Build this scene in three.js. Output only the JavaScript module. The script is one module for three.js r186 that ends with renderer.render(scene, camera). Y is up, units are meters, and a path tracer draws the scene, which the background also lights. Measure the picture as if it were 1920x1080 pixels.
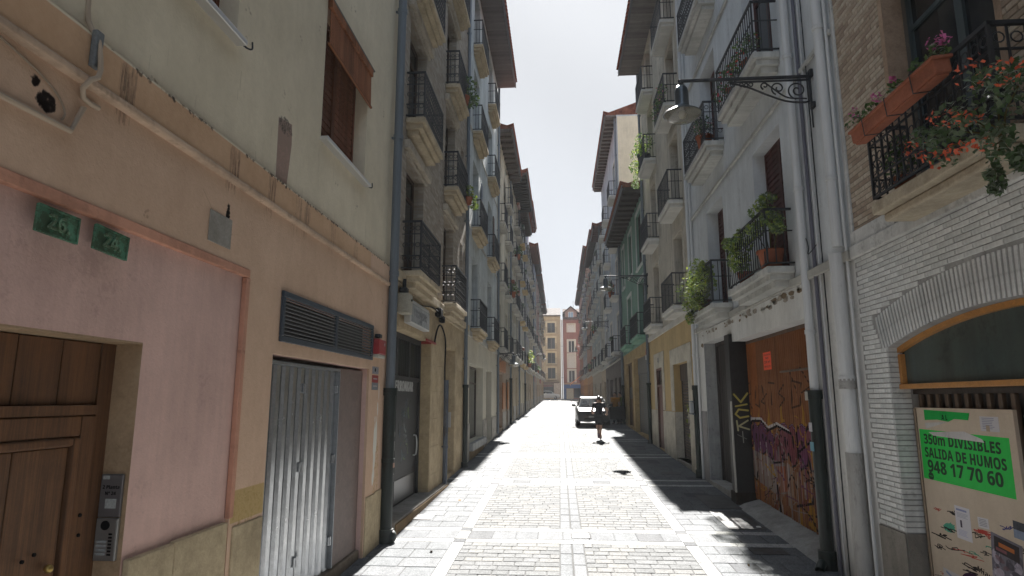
import * as THREE from 'three';
import { mergeGeometries, toCreasedNormals } from 'three/addons/utils/BufferGeometryUtils.js';
import { RoundedBoxGeometry } from 'three/addons/geometries/RoundedBoxGeometry.js';
import { MarchingCubes } from 'three/addons/objects/MarchingCubes.js';

// ------------------------------------------------------------------ camera, sky, sun, exposure
const scene = new THREE.Scene();
const camera = new THREE.PerspectiveCamera(49.18, 16 / 9, 0.05, 3000);
camera.rotation.order = 'YXZ';
camera.position.set(0, 2.5, 0);
camera.rotation.set(THREE.MathUtils.degToRad(9.997), THREE.MathUtils.degToRad(4.296), 0);
scene.add(camera);
const renderer = new THREE.WebGLRenderer({ antialias: true });
renderer.setSize(1024, 576);
renderer.toneMapping = THREE.LinearToneMapping;
renderer.toneMappingExposure = 5.9;
renderer.shadowMap.enabled = true;

const SUN_EL = THREE.MathUtils.degToRad(40.5), SUN_AZ = THREE.MathUtils.degToRad(1.8);
const sunDir = new THREE.Vector3(Math.sin(SUN_AZ) * Math.cos(SUN_EL), Math.sin(SUN_EL), -Math.cos(SUN_AZ) * Math.cos(SUN_EL));
function makeSky() {                                   // hazy bright summer sky: white round the sun, pale blue away from it
  const W = 512, H = 256, data = new Float32Array(W * H * 4), v = new THREE.Vector3();
  for (let j = 0; j < H; j++) for (let i = 0; i < W; i++) {
    const phi = (i + 0.5) / W * 2 * Math.PI - Math.PI, th = (j + 0.5) / H * Math.PI - Math.PI / 2;
    v.set(Math.cos(th) * Math.cos(phi), Math.sin(th), Math.cos(th) * Math.sin(phi));
    const c = Math.max(0, v.dot(sunDir)), up = Math.max(0, v.y);
    const glow = 0.55 * Math.pow(c, 3) + 0.5 * Math.pow(c, 40), hor = Math.pow(1 - up, 4);
    const base = [0.106 + 0.044 * hor, 0.134 + 0.028 * hor, 0.174];
    const haze = 1 + 0.07 * Math.sin(v.x * 7 + 2.2 * Math.sin(v.y * 5 + v.z * 3)) * Math.sin(v.y * 9 + v.z * 4 + 1.3 * Math.sin(v.x * 6)) - 0.06 * v.y;   // faint veils of high cloud
    const k = (j * W + i) * 4, w = Math.min(1, 0.9 * Math.pow(c, 1.6));
    const white = [0.116, 0.117, 0.1195];
    for (let n = 0; n < 3; n++) data[k + n] = v.y < -0.02 ? 0.1 : (base[n] * (1 - w) + white[n] * w + 0.03 * glow) * haze;
    data[k + 3] = 1;
  }
  const t = new THREE.DataTexture(data, W, H, THREE.RGBAFormat, THREE.FloatType);
  t.mapping = THREE.EquirectangularReflectionMapping; t.magFilter = t.minFilter = THREE.LinearFilter; t.needsUpdate = true;
  return t;
}
scene.background = makeSky();
scene.environment = scene.background;
const sun = new THREE.DirectionalLight(new THREE.Color().setRGB(1, 0.965, 0.91), 5);
sun.position.copy(sunDir).multiplyScalar(120); sun.target.position.set(0, 0, -40);
sun.position.add(sun.target.position);
sun.castShadow = true; sun.shadow.mapSize.set(4096, 4096);
Object.assign(sun.shadow.camera, { left: -40, right: 40, top: 90, bottom: -90, near: 1, far: 400 });
scene.add(sun, sun.target);
scene.fog = new THREE.FogExp2(0xdfe4ea, 0.00035);

// ------------------------------------------------------------------ helpers
let seed = 12345;
const rnd = () => { seed = (seed + 0x6d2b79f5) | 0; let t = Math.imul(seed ^ (seed >>> 15), 1 | seed); t = (t + Math.imul(t ^ (t >>> 7), 61 | t)) ^ t; return ((t ^ (t >>> 14)) >>> 0) / 4294967296; };
const rr = (a, b) => a + (b - a) * rnd(), pick = (a) => a[Math.floor(rnd() * a.length)];
const WL = -2.85, WR = 3.6;                            // the two building lines
const gy = (d) => d < 36 ? 0.031 * d : d < 114 ? 1.116 + (d - 36) * 0.0172 : 2.4576;   // the street climbs
const slope = (d) => d < 36 ? 0.031 : d < 114 ? 0.0172 : 0;
const used = {};
function numbered(n) { const k = used[n] = (used[n] ?? -1) + 1; return k ? n + '_' + String(k).padStart(3, '0') : n; }
function tag(o, label, category, group, kind) { if (label) o.userData.label = label; if (category) o.userData.category = category; if (group) o.userData.group = group; if (kind) o.userData.kind = kind; return o; }
function sh(m) { m.castShadow = m.receiveShadow = true; return m; }
function thing(name, label, category, pos = [0, 0, 0], turn = 0, group) {
  const g = new THREE.Group(); g.name = numbered(name); g.position.set(...pos); g.rotation.y = turn; scene.add(g);
  return tag(g, label, category, group);
}
function part(name, geo, m, parent, label) { const o = sh(new THREE.Mesh(Array.isArray(geo) ? merge(geo) : geo, m)); o.name = name; parent.add(o); if (label) o.userData.label = label; return o; }
function struct(name, geo, m) { const o = sh(new THREE.Mesh(Array.isArray(geo) ? merge(geo) : geo, m)); o.name = numbered(name); o.userData.kind = 'structure'; scene.add(o); return o; }
function prep(g) { const h = g.index ? g.toNonIndexed() : g; for (const k of Object.keys(h.attributes)) if (!['position', 'normal', 'uv'].includes(k)) h.deleteAttribute(k); if (!h.attributes.normal) h.computeVertexNormals(); if (!h.attributes.uv) boxUV(h); return h; }
function merge(list) { const l = list.map(prep); return l.length === 1 ? l[0] : mergeGeometries(l); }
function boxUV(g, off = 0) {                           // uv in metres, chosen per face from the side it looks to
  const h = g.index ? g.toNonIndexed() : g; if (!h.attributes.normal) h.computeVertexNormals();
  const p = h.attributes.position, n = h.attributes.normal, uv = new Float32Array(p.count * 2);
  for (let i = 0; i < p.count; i += 3) {
    const ax = Math.abs(n.getX(i) + n.getX(i + 1) + n.getX(i + 2)), ay = Math.abs(n.getY(i) + n.getY(i + 1) + n.getY(i + 2)), az = Math.abs(n.getZ(i) + n.getZ(i + 1) + n.getZ(i + 2));
    for (let k = i; k < i + 3; k++) {
      const x = p.getX(k), y = p.getY(k), z = p.getZ(k);
      const [u, v] = az >= ax && az >= ay ? [x, y] : ax >= ay ? [z, y] : [x, z];
      uv[k * 2] = u + off; uv[k * 2 + 1] = v + off * 0.7;
    }
  }
  h.setAttribute('uv', new THREE.BufferAttribute(uv, 2)); return h;
}
function box(x0, x1, y0, y1, z0, z1) { const g = new THREE.BoxGeometry(Math.abs(x1 - x0), Math.abs(y1 - y0), Math.abs(z1 - z0)); g.translate((x0 + x1) / 2, (y0 + y1) / 2, (z0 + z1) / 2); return boxUV(g); }
function rbox(x0, x1, y0, y1, z0, z1, r = 0.01, s = 2) { const g = new RoundedBoxGeometry(Math.abs(x1 - x0), Math.abs(y1 - y0), Math.abs(z1 - z0), s, r); g.translate((x0 + x1) / 2, (y0 + y1) / 2, (z0 + z1) / 2); return boxUV(g); }
function tube(pts, r, seg = 24, rad = 8, closed = false) { const c = new THREE.CatmullRomCurve3(pts.map((p) => new THREE.Vector3(...p)), closed, 'centripetal'); return new THREE.TubeGeometry(c, seg, r, rad, closed); }
function rod(a, b, r, rad = 8, r2 = r) {
  const A = new THREE.Vector3(...a), B = new THREE.Vector3(...b), d = B.clone().sub(A), g = new THREE.CylinderGeometry(r2, r, d.length(), rad);
  g.applyQuaternion(new THREE.Quaternion().setFromUnitVectors(new THREE.Vector3(0, 1, 0), d.normalize())); g.translate((A.x + B.x) / 2, (A.y + B.y) / 2, (A.z + B.z) / 2); return g;
}
const lathe = (pts, n = 24) => new THREE.LatheGeometry(pts.map((p) => new THREE.Vector2(...p)), n);
const move = (g, x, y, z) => { g.translate(x, y, z); return g; };

// ------------------------------------------------------------------ textures (tileable noise) and materials
function lattice(n, s) { const a = new Float32Array(n * n); let q = s * 7919 + 17; for (let i = 0; i < n * n; i++) { q = (Math.imul(q, 1664525) + 1013904223) | 0; a[i] = (q >>> 8) / 16777216; } return a; }
function noiseField(size, octaves, s, sx = 1, sy = 1) {   // octaves: [[period, weight], ...]
  const out = new Float32Array(size * size); let tot = 0;
  for (const [per, w] of octaves) {
    const nx = Math.max(1, Math.round(per * sx)), ny = Math.max(1, Math.round(per * sy)), n = Math.max(nx, ny), L = lattice(n, s + per); tot += w;
    for (let j = 0; j < size; j++) {
      const y = j / size * ny, y0 = Math.floor(y), fy = y - y0, ty = fy * fy * (3 - 2 * fy), ya = (y0 % ny) * n, yb = ((y0 + 1) % ny) * n;
      for (let i = 0; i < size; i++) {
        const x = i / size * nx, x0 = Math.floor(x), fx = x - x0, tx = fx * fx * (3 - 2 * fx), xa = x0 % nx, xb = (x0 + 1) % nx;
        out[j * size + i] += w * ((L[ya + xa] * (1 - tx) + L[ya + xb] * tx) * (1 - ty) + (L[yb + xa] * (1 - tx) + L[yb + xb] * tx) * ty);
      }
    }
  }
  for (let i = 0; i < out.length; i++) out[i] /= tot;
  return out;
}
function texFrom(size, metres, fn, srgb = true) {
  const d = new Uint8Array(size * size * 4);
  for (let i = 0; i < size * size; i++) { const c = fn(i, i % size, Math.floor(i / size)); for (let k = 0; k < 3; k++) d[i * 4 + k] = Math.max(0, Math.min(255, Array.isArray(c) ? c[k] : c)); d[i * 4 + 3] = 255; }
  const t = new THREE.DataTexture(d, size, size); t.wrapS = t.wrapT = THREE.RepeatWrapping; t.magFilter = THREE.LinearFilter; t.minFilter = THREE.LinearMipmapLinearFilter; t.generateMipmaps = true;
  t.repeat.set(1 / metres, 1 / metres); if (srgb) t.colorSpace = THREE.SRGBColorSpace; t.needsUpdate = true; return t;
}
const N1 = noiseField(1024, [[4, 1], [9, 0.9], [21, 0.7], [50, 0.5], [120, 0.4], [300, 0.45]], 1);
const N2 = noiseField(1024, [[6, 1], [15, 0.8], [40, 0.7], [110, 0.6], [260, 0.6]], 2);
const NV = noiseField(1024, [[3, 1], [8, 1], [24, 0.8], [60, 0.6]], 3, 3, 0.34);        // streaks running down
const NF = noiseField(512, [[64, 1], [128, 1], [256, 1]], 4);
const sm = (a, b, x) => { const t = Math.max(0, Math.min(1, (x - a) / (b - a))); return t * t * (3 - 2 * t); };
const T = {};
T.plaster = texFrom(1024, 3.7, (i) => 241 + 44 * (N1[i] - 0.5) + 34 * (NV[i] - 0.5) - 14 * sm(0.60, 0.74, N2[i]));
T.plasterOld = texFrom(1024, 4.6, (i) => 236 + 74 * (N1[i] - 0.5) + 70 * (NV[i] - 0.5) - 26 * sm(0.57, 0.7, N2[i]));
T.plasterBump = texFrom(512, 1.3, (i) => 128 + 200 * (NF[i] - 0.5), false);
T.stone = texFrom(1024, 2.3, (i) => { const a = 234 + 90 * (N2[i] - 0.5) + 60 * (N1[i] - 0.5); return [a + 4, a, a - 7]; });
T.granite = texFrom(512, 0.9, (i) => 200 + 130 * (NF[i] - 0.5) + 80 * (N1[i * 2 % 1048576] - 0.5));
T.wood = (() => { const a = noiseField(1024, [[2, 1], [6, 1], [18, 1], [64, 0.9], [150, 0.8]], 9, 4, 0.12); return texFrom(1024, 1.6, (i) => 205 + 190 * (a[i] - 0.5) + 60 * (N2[i] - 0.5)); })();
T.rust = texFrom(1024, 1.9, (i) => { const r = sm(0.48, 0.62, N2[i]), v = 190 + 120 * (N1[i] - 0.5) + 60 * (NV[i] - 0.5); return [v - 40 * r, v - 60 * r, v - 70 * r]; });
T.metal = texFrom(512, 0.8, (i, x, y) => 214 + 50 * (NF[i] - 0.5) + 60 * (N2[(y * 2) * 1024 + x * 2] - 0.5));
T.rough = texFrom(512, 1.1, (i, x, y) => 150 + 150 * (N1[(y * 2) * 1024 + x * 2] - 0.5), false);
const clampc = (v) => Math.max(0, Math.min(1, v));
function M(rgb, o = {}) {
  const dull = !o.phys && !o.m && (o.r ?? 0.9) >= 0.8; const m = new (o.phys || dull ? THREE.MeshPhysicalMaterial : THREE.MeshStandardMaterial)({ roughness: o.r ?? 0.9, metalness: o.m ?? 0 });
  m.color.setRGB(...rgb.map(clampc));
  if (dull) m.specularIntensity = 0.3; if (o.map) m.map = o.map; if (o.bump) { m.bumpMap = o.bump; m.bumpScale = o.bs ?? 0.003; }
  if (o.side) m.side = o.side; if (o.rm) m.roughnessMap = o.rm; if (o.phys) Object.assign(m, o.phys); if (o.vc) m.vertexColors = true;
  return m;
}
const plaster = (rgb, old) => M(rgb, { map: old ? T.plasterOld : T.plaster, bump: T.plasterBump, bs: old ? 0.005 : 0.003, r: 0.93 });
const stone = (rgb) => M(rgb, { map: T.stone, bump: T.plasterBump, bs: 0.004, r: 0.9 });
const wood = (rgb, r = 0.7) => M(rgb, { map: T.wood, bump: T.wood, bs: 0.0015, r });
const paint = (rgb, r = 0.5) => M(rgb, { map: T.metal, r });
const MAT = {
  iron: M([0.018, 0.02, 0.024], { r: 0.55 }), ironGreen: M([0.018, 0.034, 0.03], { map: T.rust, r: 0.5 }), zinc: M([0.20, 0.235, 0.27], { map: T.metal, r: 0.5, m: 0.1 }),
  glass: M([0.022, 0.026, 0.03], { r: 0.06 }), glassPale: M([0.16, 0.17, 0.18], { r: 0.1 }), white: paint([0.68, 0.68, 0.66]), brown: wood([0.10, 0.055, 0.032]), redBrown: wood([0.15, 0.055, 0.04], 0.65),
  slab: M([0.50, 0.48, 0.43], { map: T.plasterOld, bump: T.plasterBump, r: 0.9 }), slabDark: stone([0.46, 0.38, 0.28]), tile: M([0.28, 0.10, 0.06], { map: T.rust, r: 0.85 }),
  rafter: wood([0.10, 0.08, 0.07]), soffit: wood([0.17, 0.14, 0.13]), black: M([0.006, 0.006, 0.007], { r: 0.8 }), rubber: M([0.012, 0.012, 0.013], { r: 0.85 }),
};
const shut = { grey: paint([0.30, 0.31, 0.32]), brown: wood([0.12, 0.07, 0.045]), green: paint([0.07, 0.13, 0.10]), white: paint([0.62, 0.63, 0.6]), dark: wood([0.045, 0.035, 0.032]), blue: paint([0.10, 0.16, 0.24]) };
// ------------------------------------------------------------------ house kit.  d = metres up the street from the camera, h = world height, o = metres out from the building line
const HOUSES = [];
function frameOf(side, d0, d1, y0) {                   // local x along the street, y up, z out of the wall
  return { side, d0, d1, y0, X: (d) => side < 0 ? d - d0 : d1 - d, pos: [side < 0 ? WL : WR, y0, side < 0 ? -d0 : -d1], turn: side < 0 ? Math.PI / 2 : -Math.PI / 2 };
}
const hb = (F, a, b, h0, h1, o0, o1) => box(F.X(a), F.X(b), h0 - F.y0, h1 - F.y0, o0, o1);
const hr = (F, a, b, h0, h1, o0, o1, r, s) => rbox(F.X(a), F.X(b), h0 - F.y0, h1 - F.y0, o0, o1, r, s);
const hp = (F, d, h, o) => [F.X(d), h - F.y0, o];
function wallThing(name, label, category, side, d, h, o = 0, group) { return thing(name, label, category, [side < 0 ? WL + o : WR - o, h, -d], side < 0 ? Math.PI / 2 : -Math.PI / 2, group); }
const WALL_T = 0.42;
function facadeGeo(F, a, b, h0, h1, holes, thick = WALL_T, o = 0) {
  const s = new THREE.Shape(), q = (d, h) => [F.X(d), h - F.y0];
  s.moveTo(...q(a, h0)); s.lineTo(...q(b, h0)); s.lineTo(...q(b, h1)); s.lineTo(...q(a, h1)); s.closePath();
  for (const k of holes) { const p = new THREE.Path(); if (k.path) k.path(p, q); else { p.moveTo(...q(k.d0, k.h0)); p.lineTo(...q(k.d1, k.h0)); p.lineTo(...q(k.d1, k.h1)); p.lineTo(...q(k.d0, k.h1)); p.closePath(); } s.holes.push(p); }
  const g = new THREE.ExtrudeGeometry(s, { depth: thick, bevelEnabled: false, curveSegments: 24 }); g.translate(0, 0, o - thick); return boxUV(g);
}
function railing(F, b0, b1, hs, o, rh, style) {
  const L = [], x0 = Math.min(F.X(b0), F.X(b1)) + 0.03, x1 = Math.max(F.X(b0), F.X(b1)) - 0.03, z = o - 0.03, y = hs - F.y0, t = 0.007;
  const bar = (x, zz, r = t) => L.push(box(x - r, x + r, y + 0.05, y + rh, zz - r, zz + r));
  const step = style === 'far' ? 0.16 : 0.115, n = Math.max(2, Math.round((x1 - x0) / step)), m = Math.max(1, Math.round(z / step));
  for (let i = 0; i <= n; i++) bar(x0 + (x1 - x0) * i / n, z, i === 0 || i === n ? 0.013 : t);
  for (let k = 1; k < m; k++) { bar(x0, z * k / m); bar(x1, z * k / m); }
  for (const [yy, r] of [[0.05, 0.012], [rh, 0.017], ...(style === 'plain' ? [[rh * 0.62, 0.008]] : style === 'ornate' ? [[rh * 0.3, 0.008], [rh * 0.74, 0.008]] : [])]) {
    L.push(box(x0 - r, x1 + r, y + yy - r, y + yy + r, z - r, z + r)); L.push(box(x0 - r, x0 + r, y + yy - r, y + yy + r, 0, z)); L.push(box(x1 - r, x1 + r, y + yy - r, y + yy + r, 0, z));
  }
  if (style === 'ornate') {
    const ring = (x, yy, zz, R, side) => { const g = new THREE.TorusGeometry(R, 0.007, 4, 10); if (side) g.rotateY(Math.PI / 2); g.translate(x, yy, zz); L.push(g); };
    for (let i = 0; i < n; i++) { const x = x0 + (x1 - x0) * (i + 0.5) / n; for (const f of [0.15, 0.4, 0.56, 0.86]) ring(x, y + rh * f, z, 0.042); }
    for (let k = 0; k < m; k++) for (const xx of [x0, x1]) for (const f of [0.25, 0.52, 0.86]) ring(xx, y + rh * f, z * (k + 0.5) / m, 0.042, 1);
  }
  return L;
}
function balcony(F, g, b0, b1, hs, o, p = {}) {
  const lo = Math.min(b0, b1), hi = Math.max(b0, b1), L = [hr(F, lo, hi, hs - 0.11, hs, 0.003, o, 0.02), hb(F, lo + 0.06, hi - 0.06, hs - 0.20, hs - 0.112, 0.003, o - 0.06)];
  if (p.thick) L.push(hb(F, lo + 0.14, hi - 0.14, hs - 0.30, hs - 0.202, 0.003, o - 0.15));
  const b = part('balcony', L, p.mat ?? MAT.slab, g);
  part('railing', railing(F, lo, hi, hs, o, p.rh ?? 0.92, p.style ?? 'plain'), p.rail ?? MAT.iron, b);
  return b;
}
function opening(F, g, s) {                            // fills a hole: s = {d0,d1,h0,h1,kind,r,m}
  const r = s.r ?? 0.2, { d0, d1, h0, h1 } = s, w = d1 - d0, mid = (d0 + d1) / 2, fm = s.m ?? MAT.brown, f = 0.055;
  const fr = (a, b, c, d, z0 = -r, z1 = -r + 0.05) => hb(F, a, b, c, d, z0, z1);
  if (s.kind === 'french' || s.kind === 'window') {
    const L = [fr(d0, d0 + f, h0, h1), fr(d1 - f, d1, h0, h1), fr(d0 + f, d1 - f, h1 - f, h1), fr(d0 + f, d1 - f, h0, h0 + f * 1.5), fr(mid - f, mid + f, h0 + f * 1.5, h1 - f)];
    const trans = s.kind === 'french' ? h0 + (h1 - h0) * 0.78 : 0, kick = s.kind === 'french' ? h0 + 0.55 : h0 + f * 1.5;
    if (s.kind === 'french') for (const [a, b] of [[d0 + f, mid - f], [mid + f, d1 - f]]) L.push(fr(a, b, trans - 0.025, trans + 0.025), hb(F, a, b, h0 + f * 1.5, kick, -r + 0.005, -r + 0.03));
    const o = part(s.kind === 'french' ? 'balcony_door' : 'window', L, fm, g);
    for (const [a, b] of [[d0 + f, mid - f], [mid + f, d1 - f]]) for (const [c, d] of s.kind === 'french' ? [[kick, trans - 0.025], [trans + 0.025, h1 - f]] : [[kick, h1 - f]]) part('pane', hb(F, a, b, c, d, -r + 0.012, -r + 0.02), rnd() < 0.25 ? MAT.glassPale : MAT.glass, o);
    return o;
  }
  if (s.kind === 'shutter') {                         // a pair of louvred leaves
    const o = part('shutter', [fr(d0, d0 + f, h0, h1), fr(d1 - f, d1, h0, h1), fr(d0 + f, d1 - f, h1 - f, h1), fr(d0 + f, d1 - f, h0, h0 + f), fr(mid - f, mid + f, h0 + f, h1 - f), hb(F, d0 + f, d1 - f, h0 + f, h1 - f, -r, -r + 0.015)], fm, g);
    const n = Math.round((h1 - h0) / 0.11), L = [];
    for (let i = 0; i < n; i++) { const y = h0 + f + (h1 - h0 - 2 * f) * (i + 0.5) / n; for (const [a, b] of [[d0 + f, mid - f], [mid + f, d1 - f]]) { const q = hb(F, a, b, y - 0.035, y + 0.035, -r + 0.02, -r + 0.035); L.push(q); } }
    tag(part('slat', L, fm, o), null, null, null, 'stuff'); return o;
  }
  if (s.kind === 'roller') {                          // roller shutter of narrow slats under a box
    const o = part('roller_shutter', [fr(d0, d0 + 0.05, h0, h1), fr(d1 - 0.05, d1, h0, h1), hb(F, d0 + 0.05, d1 - 0.05, h1 - (s.boxH ?? 0.35), h1, -r, -r + 0.08)], fm, g), L = [], top = h1 - (s.boxH ?? 0.35), n = Math.round((top - h0) / 0.085);
    for (let i = 0; i < n; i++) { const y0 = h0 + (top - h0) * i / n, y1 = h0 + (top - h0) * (i + 1) / n; L.push(hr(F, d0 + 0.05, d1 - 0.05, y0 + 0.004, y1 - 0.004, -r, -r + 0.03, 0.012, 1)); }
    if (s.solo) L.forEach((q) => part('slat', q, s.m2 ?? fm, o)); else tag(part('slat', L, s.m2 ?? fm, o), null, null, null, 'stuff'); return o;
  }
  if (s.kind === 'door') {                            // framed planked door, fanlight above when s.fan
    const top = s.fan ? h1 - 0.6 : h1, o = part('door', [fr(d0, d0 + 0.08, h0, h1, -r, -r + 0.09), fr(d1 - 0.08, d1, h0, h1, -r, -r + 0.09), fr(d0 + 0.08, d1 - 0.08, h1 - 0.08, h1, -r, -r + 0.09), ...(s.fan ? [fr(d0 + 0.08, d1 - 0.08, top - 0.08, top, -r, -r + 0.09)] : [])], fm, g);
    const a = d0 + 0.08, b = d1 - 0.08, n = Math.max(3, Math.round((b - a) / 0.18)), pt = s.fan ? top - 0.08 : top - 0.08;
    for (let i = 0; i < n; i++) part('plank', hr(F, a + (b - a) * i / n + 0.003, a + (b - a) * (i + 1) / n - 0.003, h0, pt, -r - 0.01, -r + 0.035, 0.008, 1), fm, o);
    if (s.fan) part('pane', hb(F, a, b, top, h1 - 0.08, -r, -r + 0.02), MAT.glass, o);
    part('handle', move(new THREE.SphereGeometry(0.03, 10, 8), ...hp(F, a + 0.12, h0 + 1.05, -r + 0.06)), M([0.35, 0.25, 0.1], { r: 0.35, m: 0.8 }), o); return o;
  }
  if (s.kind === 'shop') {                            // framed glass shopfront
    const o = part('shop_window', [fr(d0, d0 + f, h0, h1), fr(d1 - f, d1, h0, h1), fr(d0 + f, d1 - f, h1 - f, h1), fr(d0 + f, d1 - f, h0, h0 + f), fr(mid - f / 2, mid + f / 2, h0 + f, h1 - 0.6), fr(d0 + f, d1 - f, h1 - 0.6, h1 - 0.55)], fm, g);
    part('pane', hb(F, d0 + f, mid - f / 2, h0 + f, h1 - 0.6, -r + 0.01, -r + 0.02), MAT.glass, o); part('pane', hb(F, mid + f / 2, d1 - f, h0 + f, h1 - 0.6, -r + 0.01, -r + 0.02), MAT.glass, o); part('pane', hb(F, d0 + f, d1 - f, h1 - 0.55, h1 - f, -r + 0.01, -r + 0.02), MAT.glass, o);
    return o;
  }
}
function surround(F, g, s, w, m, proud = 0.03, sill = true) {
  const L = [hb(F, s.d0 - w, s.d0, s.h0, s.h1 + w, 0.001, proud), hb(F, s.d1, s.d1 + w, s.h0, s.h1 + w, 0.001, proud), hb(F, s.d0, s.d1, s.h1, s.h1 + w, 0.001, proud)];
  if (sill) L.push(hb(F, s.d0 - w, s.d1 + w, s.h0 - 0.09, s.h0 - 0.001, 0.001, proud + 0.04));
  return part('surround', L, m, g);
}
function roof(F, g, a, b, eave, o, p = {}) {           // pitched tiled roof, boarded eave with a rafter every half metre, gutter
  const y = eave - F.y0, D = 9.6, pr = [[o, y], [o, y + 0.1], [-D / 2, y + 0.1 + (D / 2 + o) * 0.36], [-D, y + 0.25], [-D, y]];
  const s = new THREE.Shape(pr.map(([z, yy]) => new THREE.Vector2(z, yy)));
  const x0 = Math.min(F.X(a), F.X(b)), x1 = Math.max(F.X(a), F.X(b));
  const e = new THREE.ExtrudeGeometry(s, { depth: x1 - x0, bevelEnabled: false }); e.rotateY(-Math.PI / 2); e.translate(x1, 0, 0);
  const r = part('roof', boxUV(e), MAT.tile, g);
  part('soffit', box(x0 + 0.01, x1 - 0.01, y - 0.032, y - 0.002, 0.004, o - 0.02), p.soffit ?? MAT.soffit, r);
  if (p.rafters !== 0) { const n = Math.max(3, Math.round((x1 - x0) / (p.step ?? 0.62))); for (let i = 0; i <= n; i++) { const x = x0 + 0.07 + (x1 - x0 - 0.14) * i / n; part('rafter', box(x - 0.05, x + 0.05, y - 0.15, y - 0.034, 0.004, o - 0.06), p.rafter ?? MAT.rafter, r); } }
  const gut = new THREE.CylinderGeometry(0.075, 0.075, x1 - x0, 8, 1, true, Math.PI / 2, Math.PI); gut.rotateZ(Math.PI / 2); gut.translate((x0 + x1) / 2, y + 0.02, o + 0.05);
  part('gutter', gut, M(p.gutter ?? [0.12, 0.13, 0.15], { r: 0.5, side: THREE.DoubleSide }), r);
  const tl = []; const n = Math.round((x1 - x0) / 0.24); for (let i = 0; i < n; i++) { const c = new THREE.CylinderGeometry(0.085, 0.1, 0.5, 6, 1, true, Math.PI / 2, Math.PI); c.rotateX(Math.PI / 2 - 0.345); c.translate(x0 + (i + 0.5) * (x1 - x0) / n, y + 0.17, o - 0.12); tl.push(c); }
  tag(part('roof_tile', tl, M([0.3, 0.11, 0.065], { map: T.rust, side: THREE.DoubleSide }), r), null, null, null, 'stuff');
  return r;
}
function core(F, a, b, top) { return hb(F, a + 0.004, b - 0.004, gy(a) - 0.6, top - 0.004, -9.4, -WALL_T); }
function pipe(F, g, d, h0, h1, r, m, o = 0.09, name = 'drainpipe') {
  const L = [rod(hp(F, d, h0, o), hp(F, d, h1, o), r, 12)];
  for (let h = h0 + 0.9; h < h1; h += 2.1) L.push(rod(hp(F, d, h - 0.03, o), hp(F, d, h + 0.03, o), r * 1.18, 12), hb(F, d - 0.02, d + 0.02, h - 0.015, h + 0.015, 0.002, o));
  return part(name, L, m, g);
}
function house(p) {                                    // p: side d0 d1 eave o wall ground gtop plinth holes[] ...
  const y0 = gy((p.d0 + p.d1) / 2), F = frameOf(p.side, p.d0, p.d1, y0), g = thing(p.name ?? 'townhouse', p.label, 'house', F.pos, F.turn);
  const base = Math.min(gy(p.d0), gy(p.d1)) - 0.5, up = p.holes.filter((h) => h.h0 >= p.gtop - 0.05), lowH = p.holes.filter((h) => h.h0 < p.gtop - 0.05);
  part('wall', [facadeGeo(F, p.d0, p.d1, p.gtop, p.eave, up), core(F, p.d0, p.d1, p.eave)], p.wall, g);
  part('ground_floor_wall', facadeGeo(F, p.d0, p.d1, base, p.gtop, lowH, WALL_T, p.go ?? 0), p.ground, g);
  for (const h of p.holes) {
    if (h.kind) opening(F, g, h);
    if (h.sur) surround(F, g, h, h.sur, p.sur ?? MAT.white, 0.035, h.h0 > p.gtop && !h.bal);
    if (h.bal) balcony(F, g, h.d0 - (h.bx ?? 0.2), h.d1 + (h.bx ?? 0.2), h.h0 - 0.0, p.bo ?? 0.4, { style: p.style, mat: p.slab, rh: p.rh, thick: p.thick, rail: p.rail });
  }
  if (p.bands) for (const [h0, h1, o] of p.bands) part('string_course', hr(F, p.d0 + 0.004, p.d1 - 0.004, h0, h1, 0.001, o, 0.015), p.bandMat ?? MAT.slab, g);
  if (p.plinth) {                                      // stone base between the openings
    const cut = lowH.map((h) => [h.d0, h.d1]).sort((a, b) => a[0] - b[0]); let x = p.d0 + 0.01; const L = [];
    for (const [a, b] of [...cut, [p.d1 - 0.01, 0]]) { if (a - x > 0.08) L.push(hr(F, x, a - 0.004, base, p.plinth, 0.001, 0.035, 0.012)); x = b + 0.004; }
    part('plinth', L, p.plinthMat ?? stone([0.36, 0.35, 0.33]), g);
  }
  roof(F, g, p.d0, p.d1, p.eave, p.o, p.roof);
  if (p.pipe) for (const [d, gh] of p.pipe) { pipe(F, g, d, gy(d) + gh, p.eave - 0.1, 0.055, MAT.zinc); if (gh > 0.3) part('pipe_guard', [rod(hp(F, d, gy(d) + 0.08, 0.1), hp(F, d, gy(d) + gh + 0.1, 0.1), 0.075, 12), rod(hp(F, d, gy(d), 0.1), hp(F, d, gy(d) + 0.14, 0.1), 0.1, 12), rod(hp(F, d, gy(d) + gh + 0.05, 0.1), hp(F, d, gy(d) + gh + 0.14, 0.1), 0.092, 12)], MAT.ironGreen, g); }
  g.userData.F = undefined; delete g.userData.F;
  HOUSES.push({ g, F, p });
  return { g, F };
}
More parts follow.
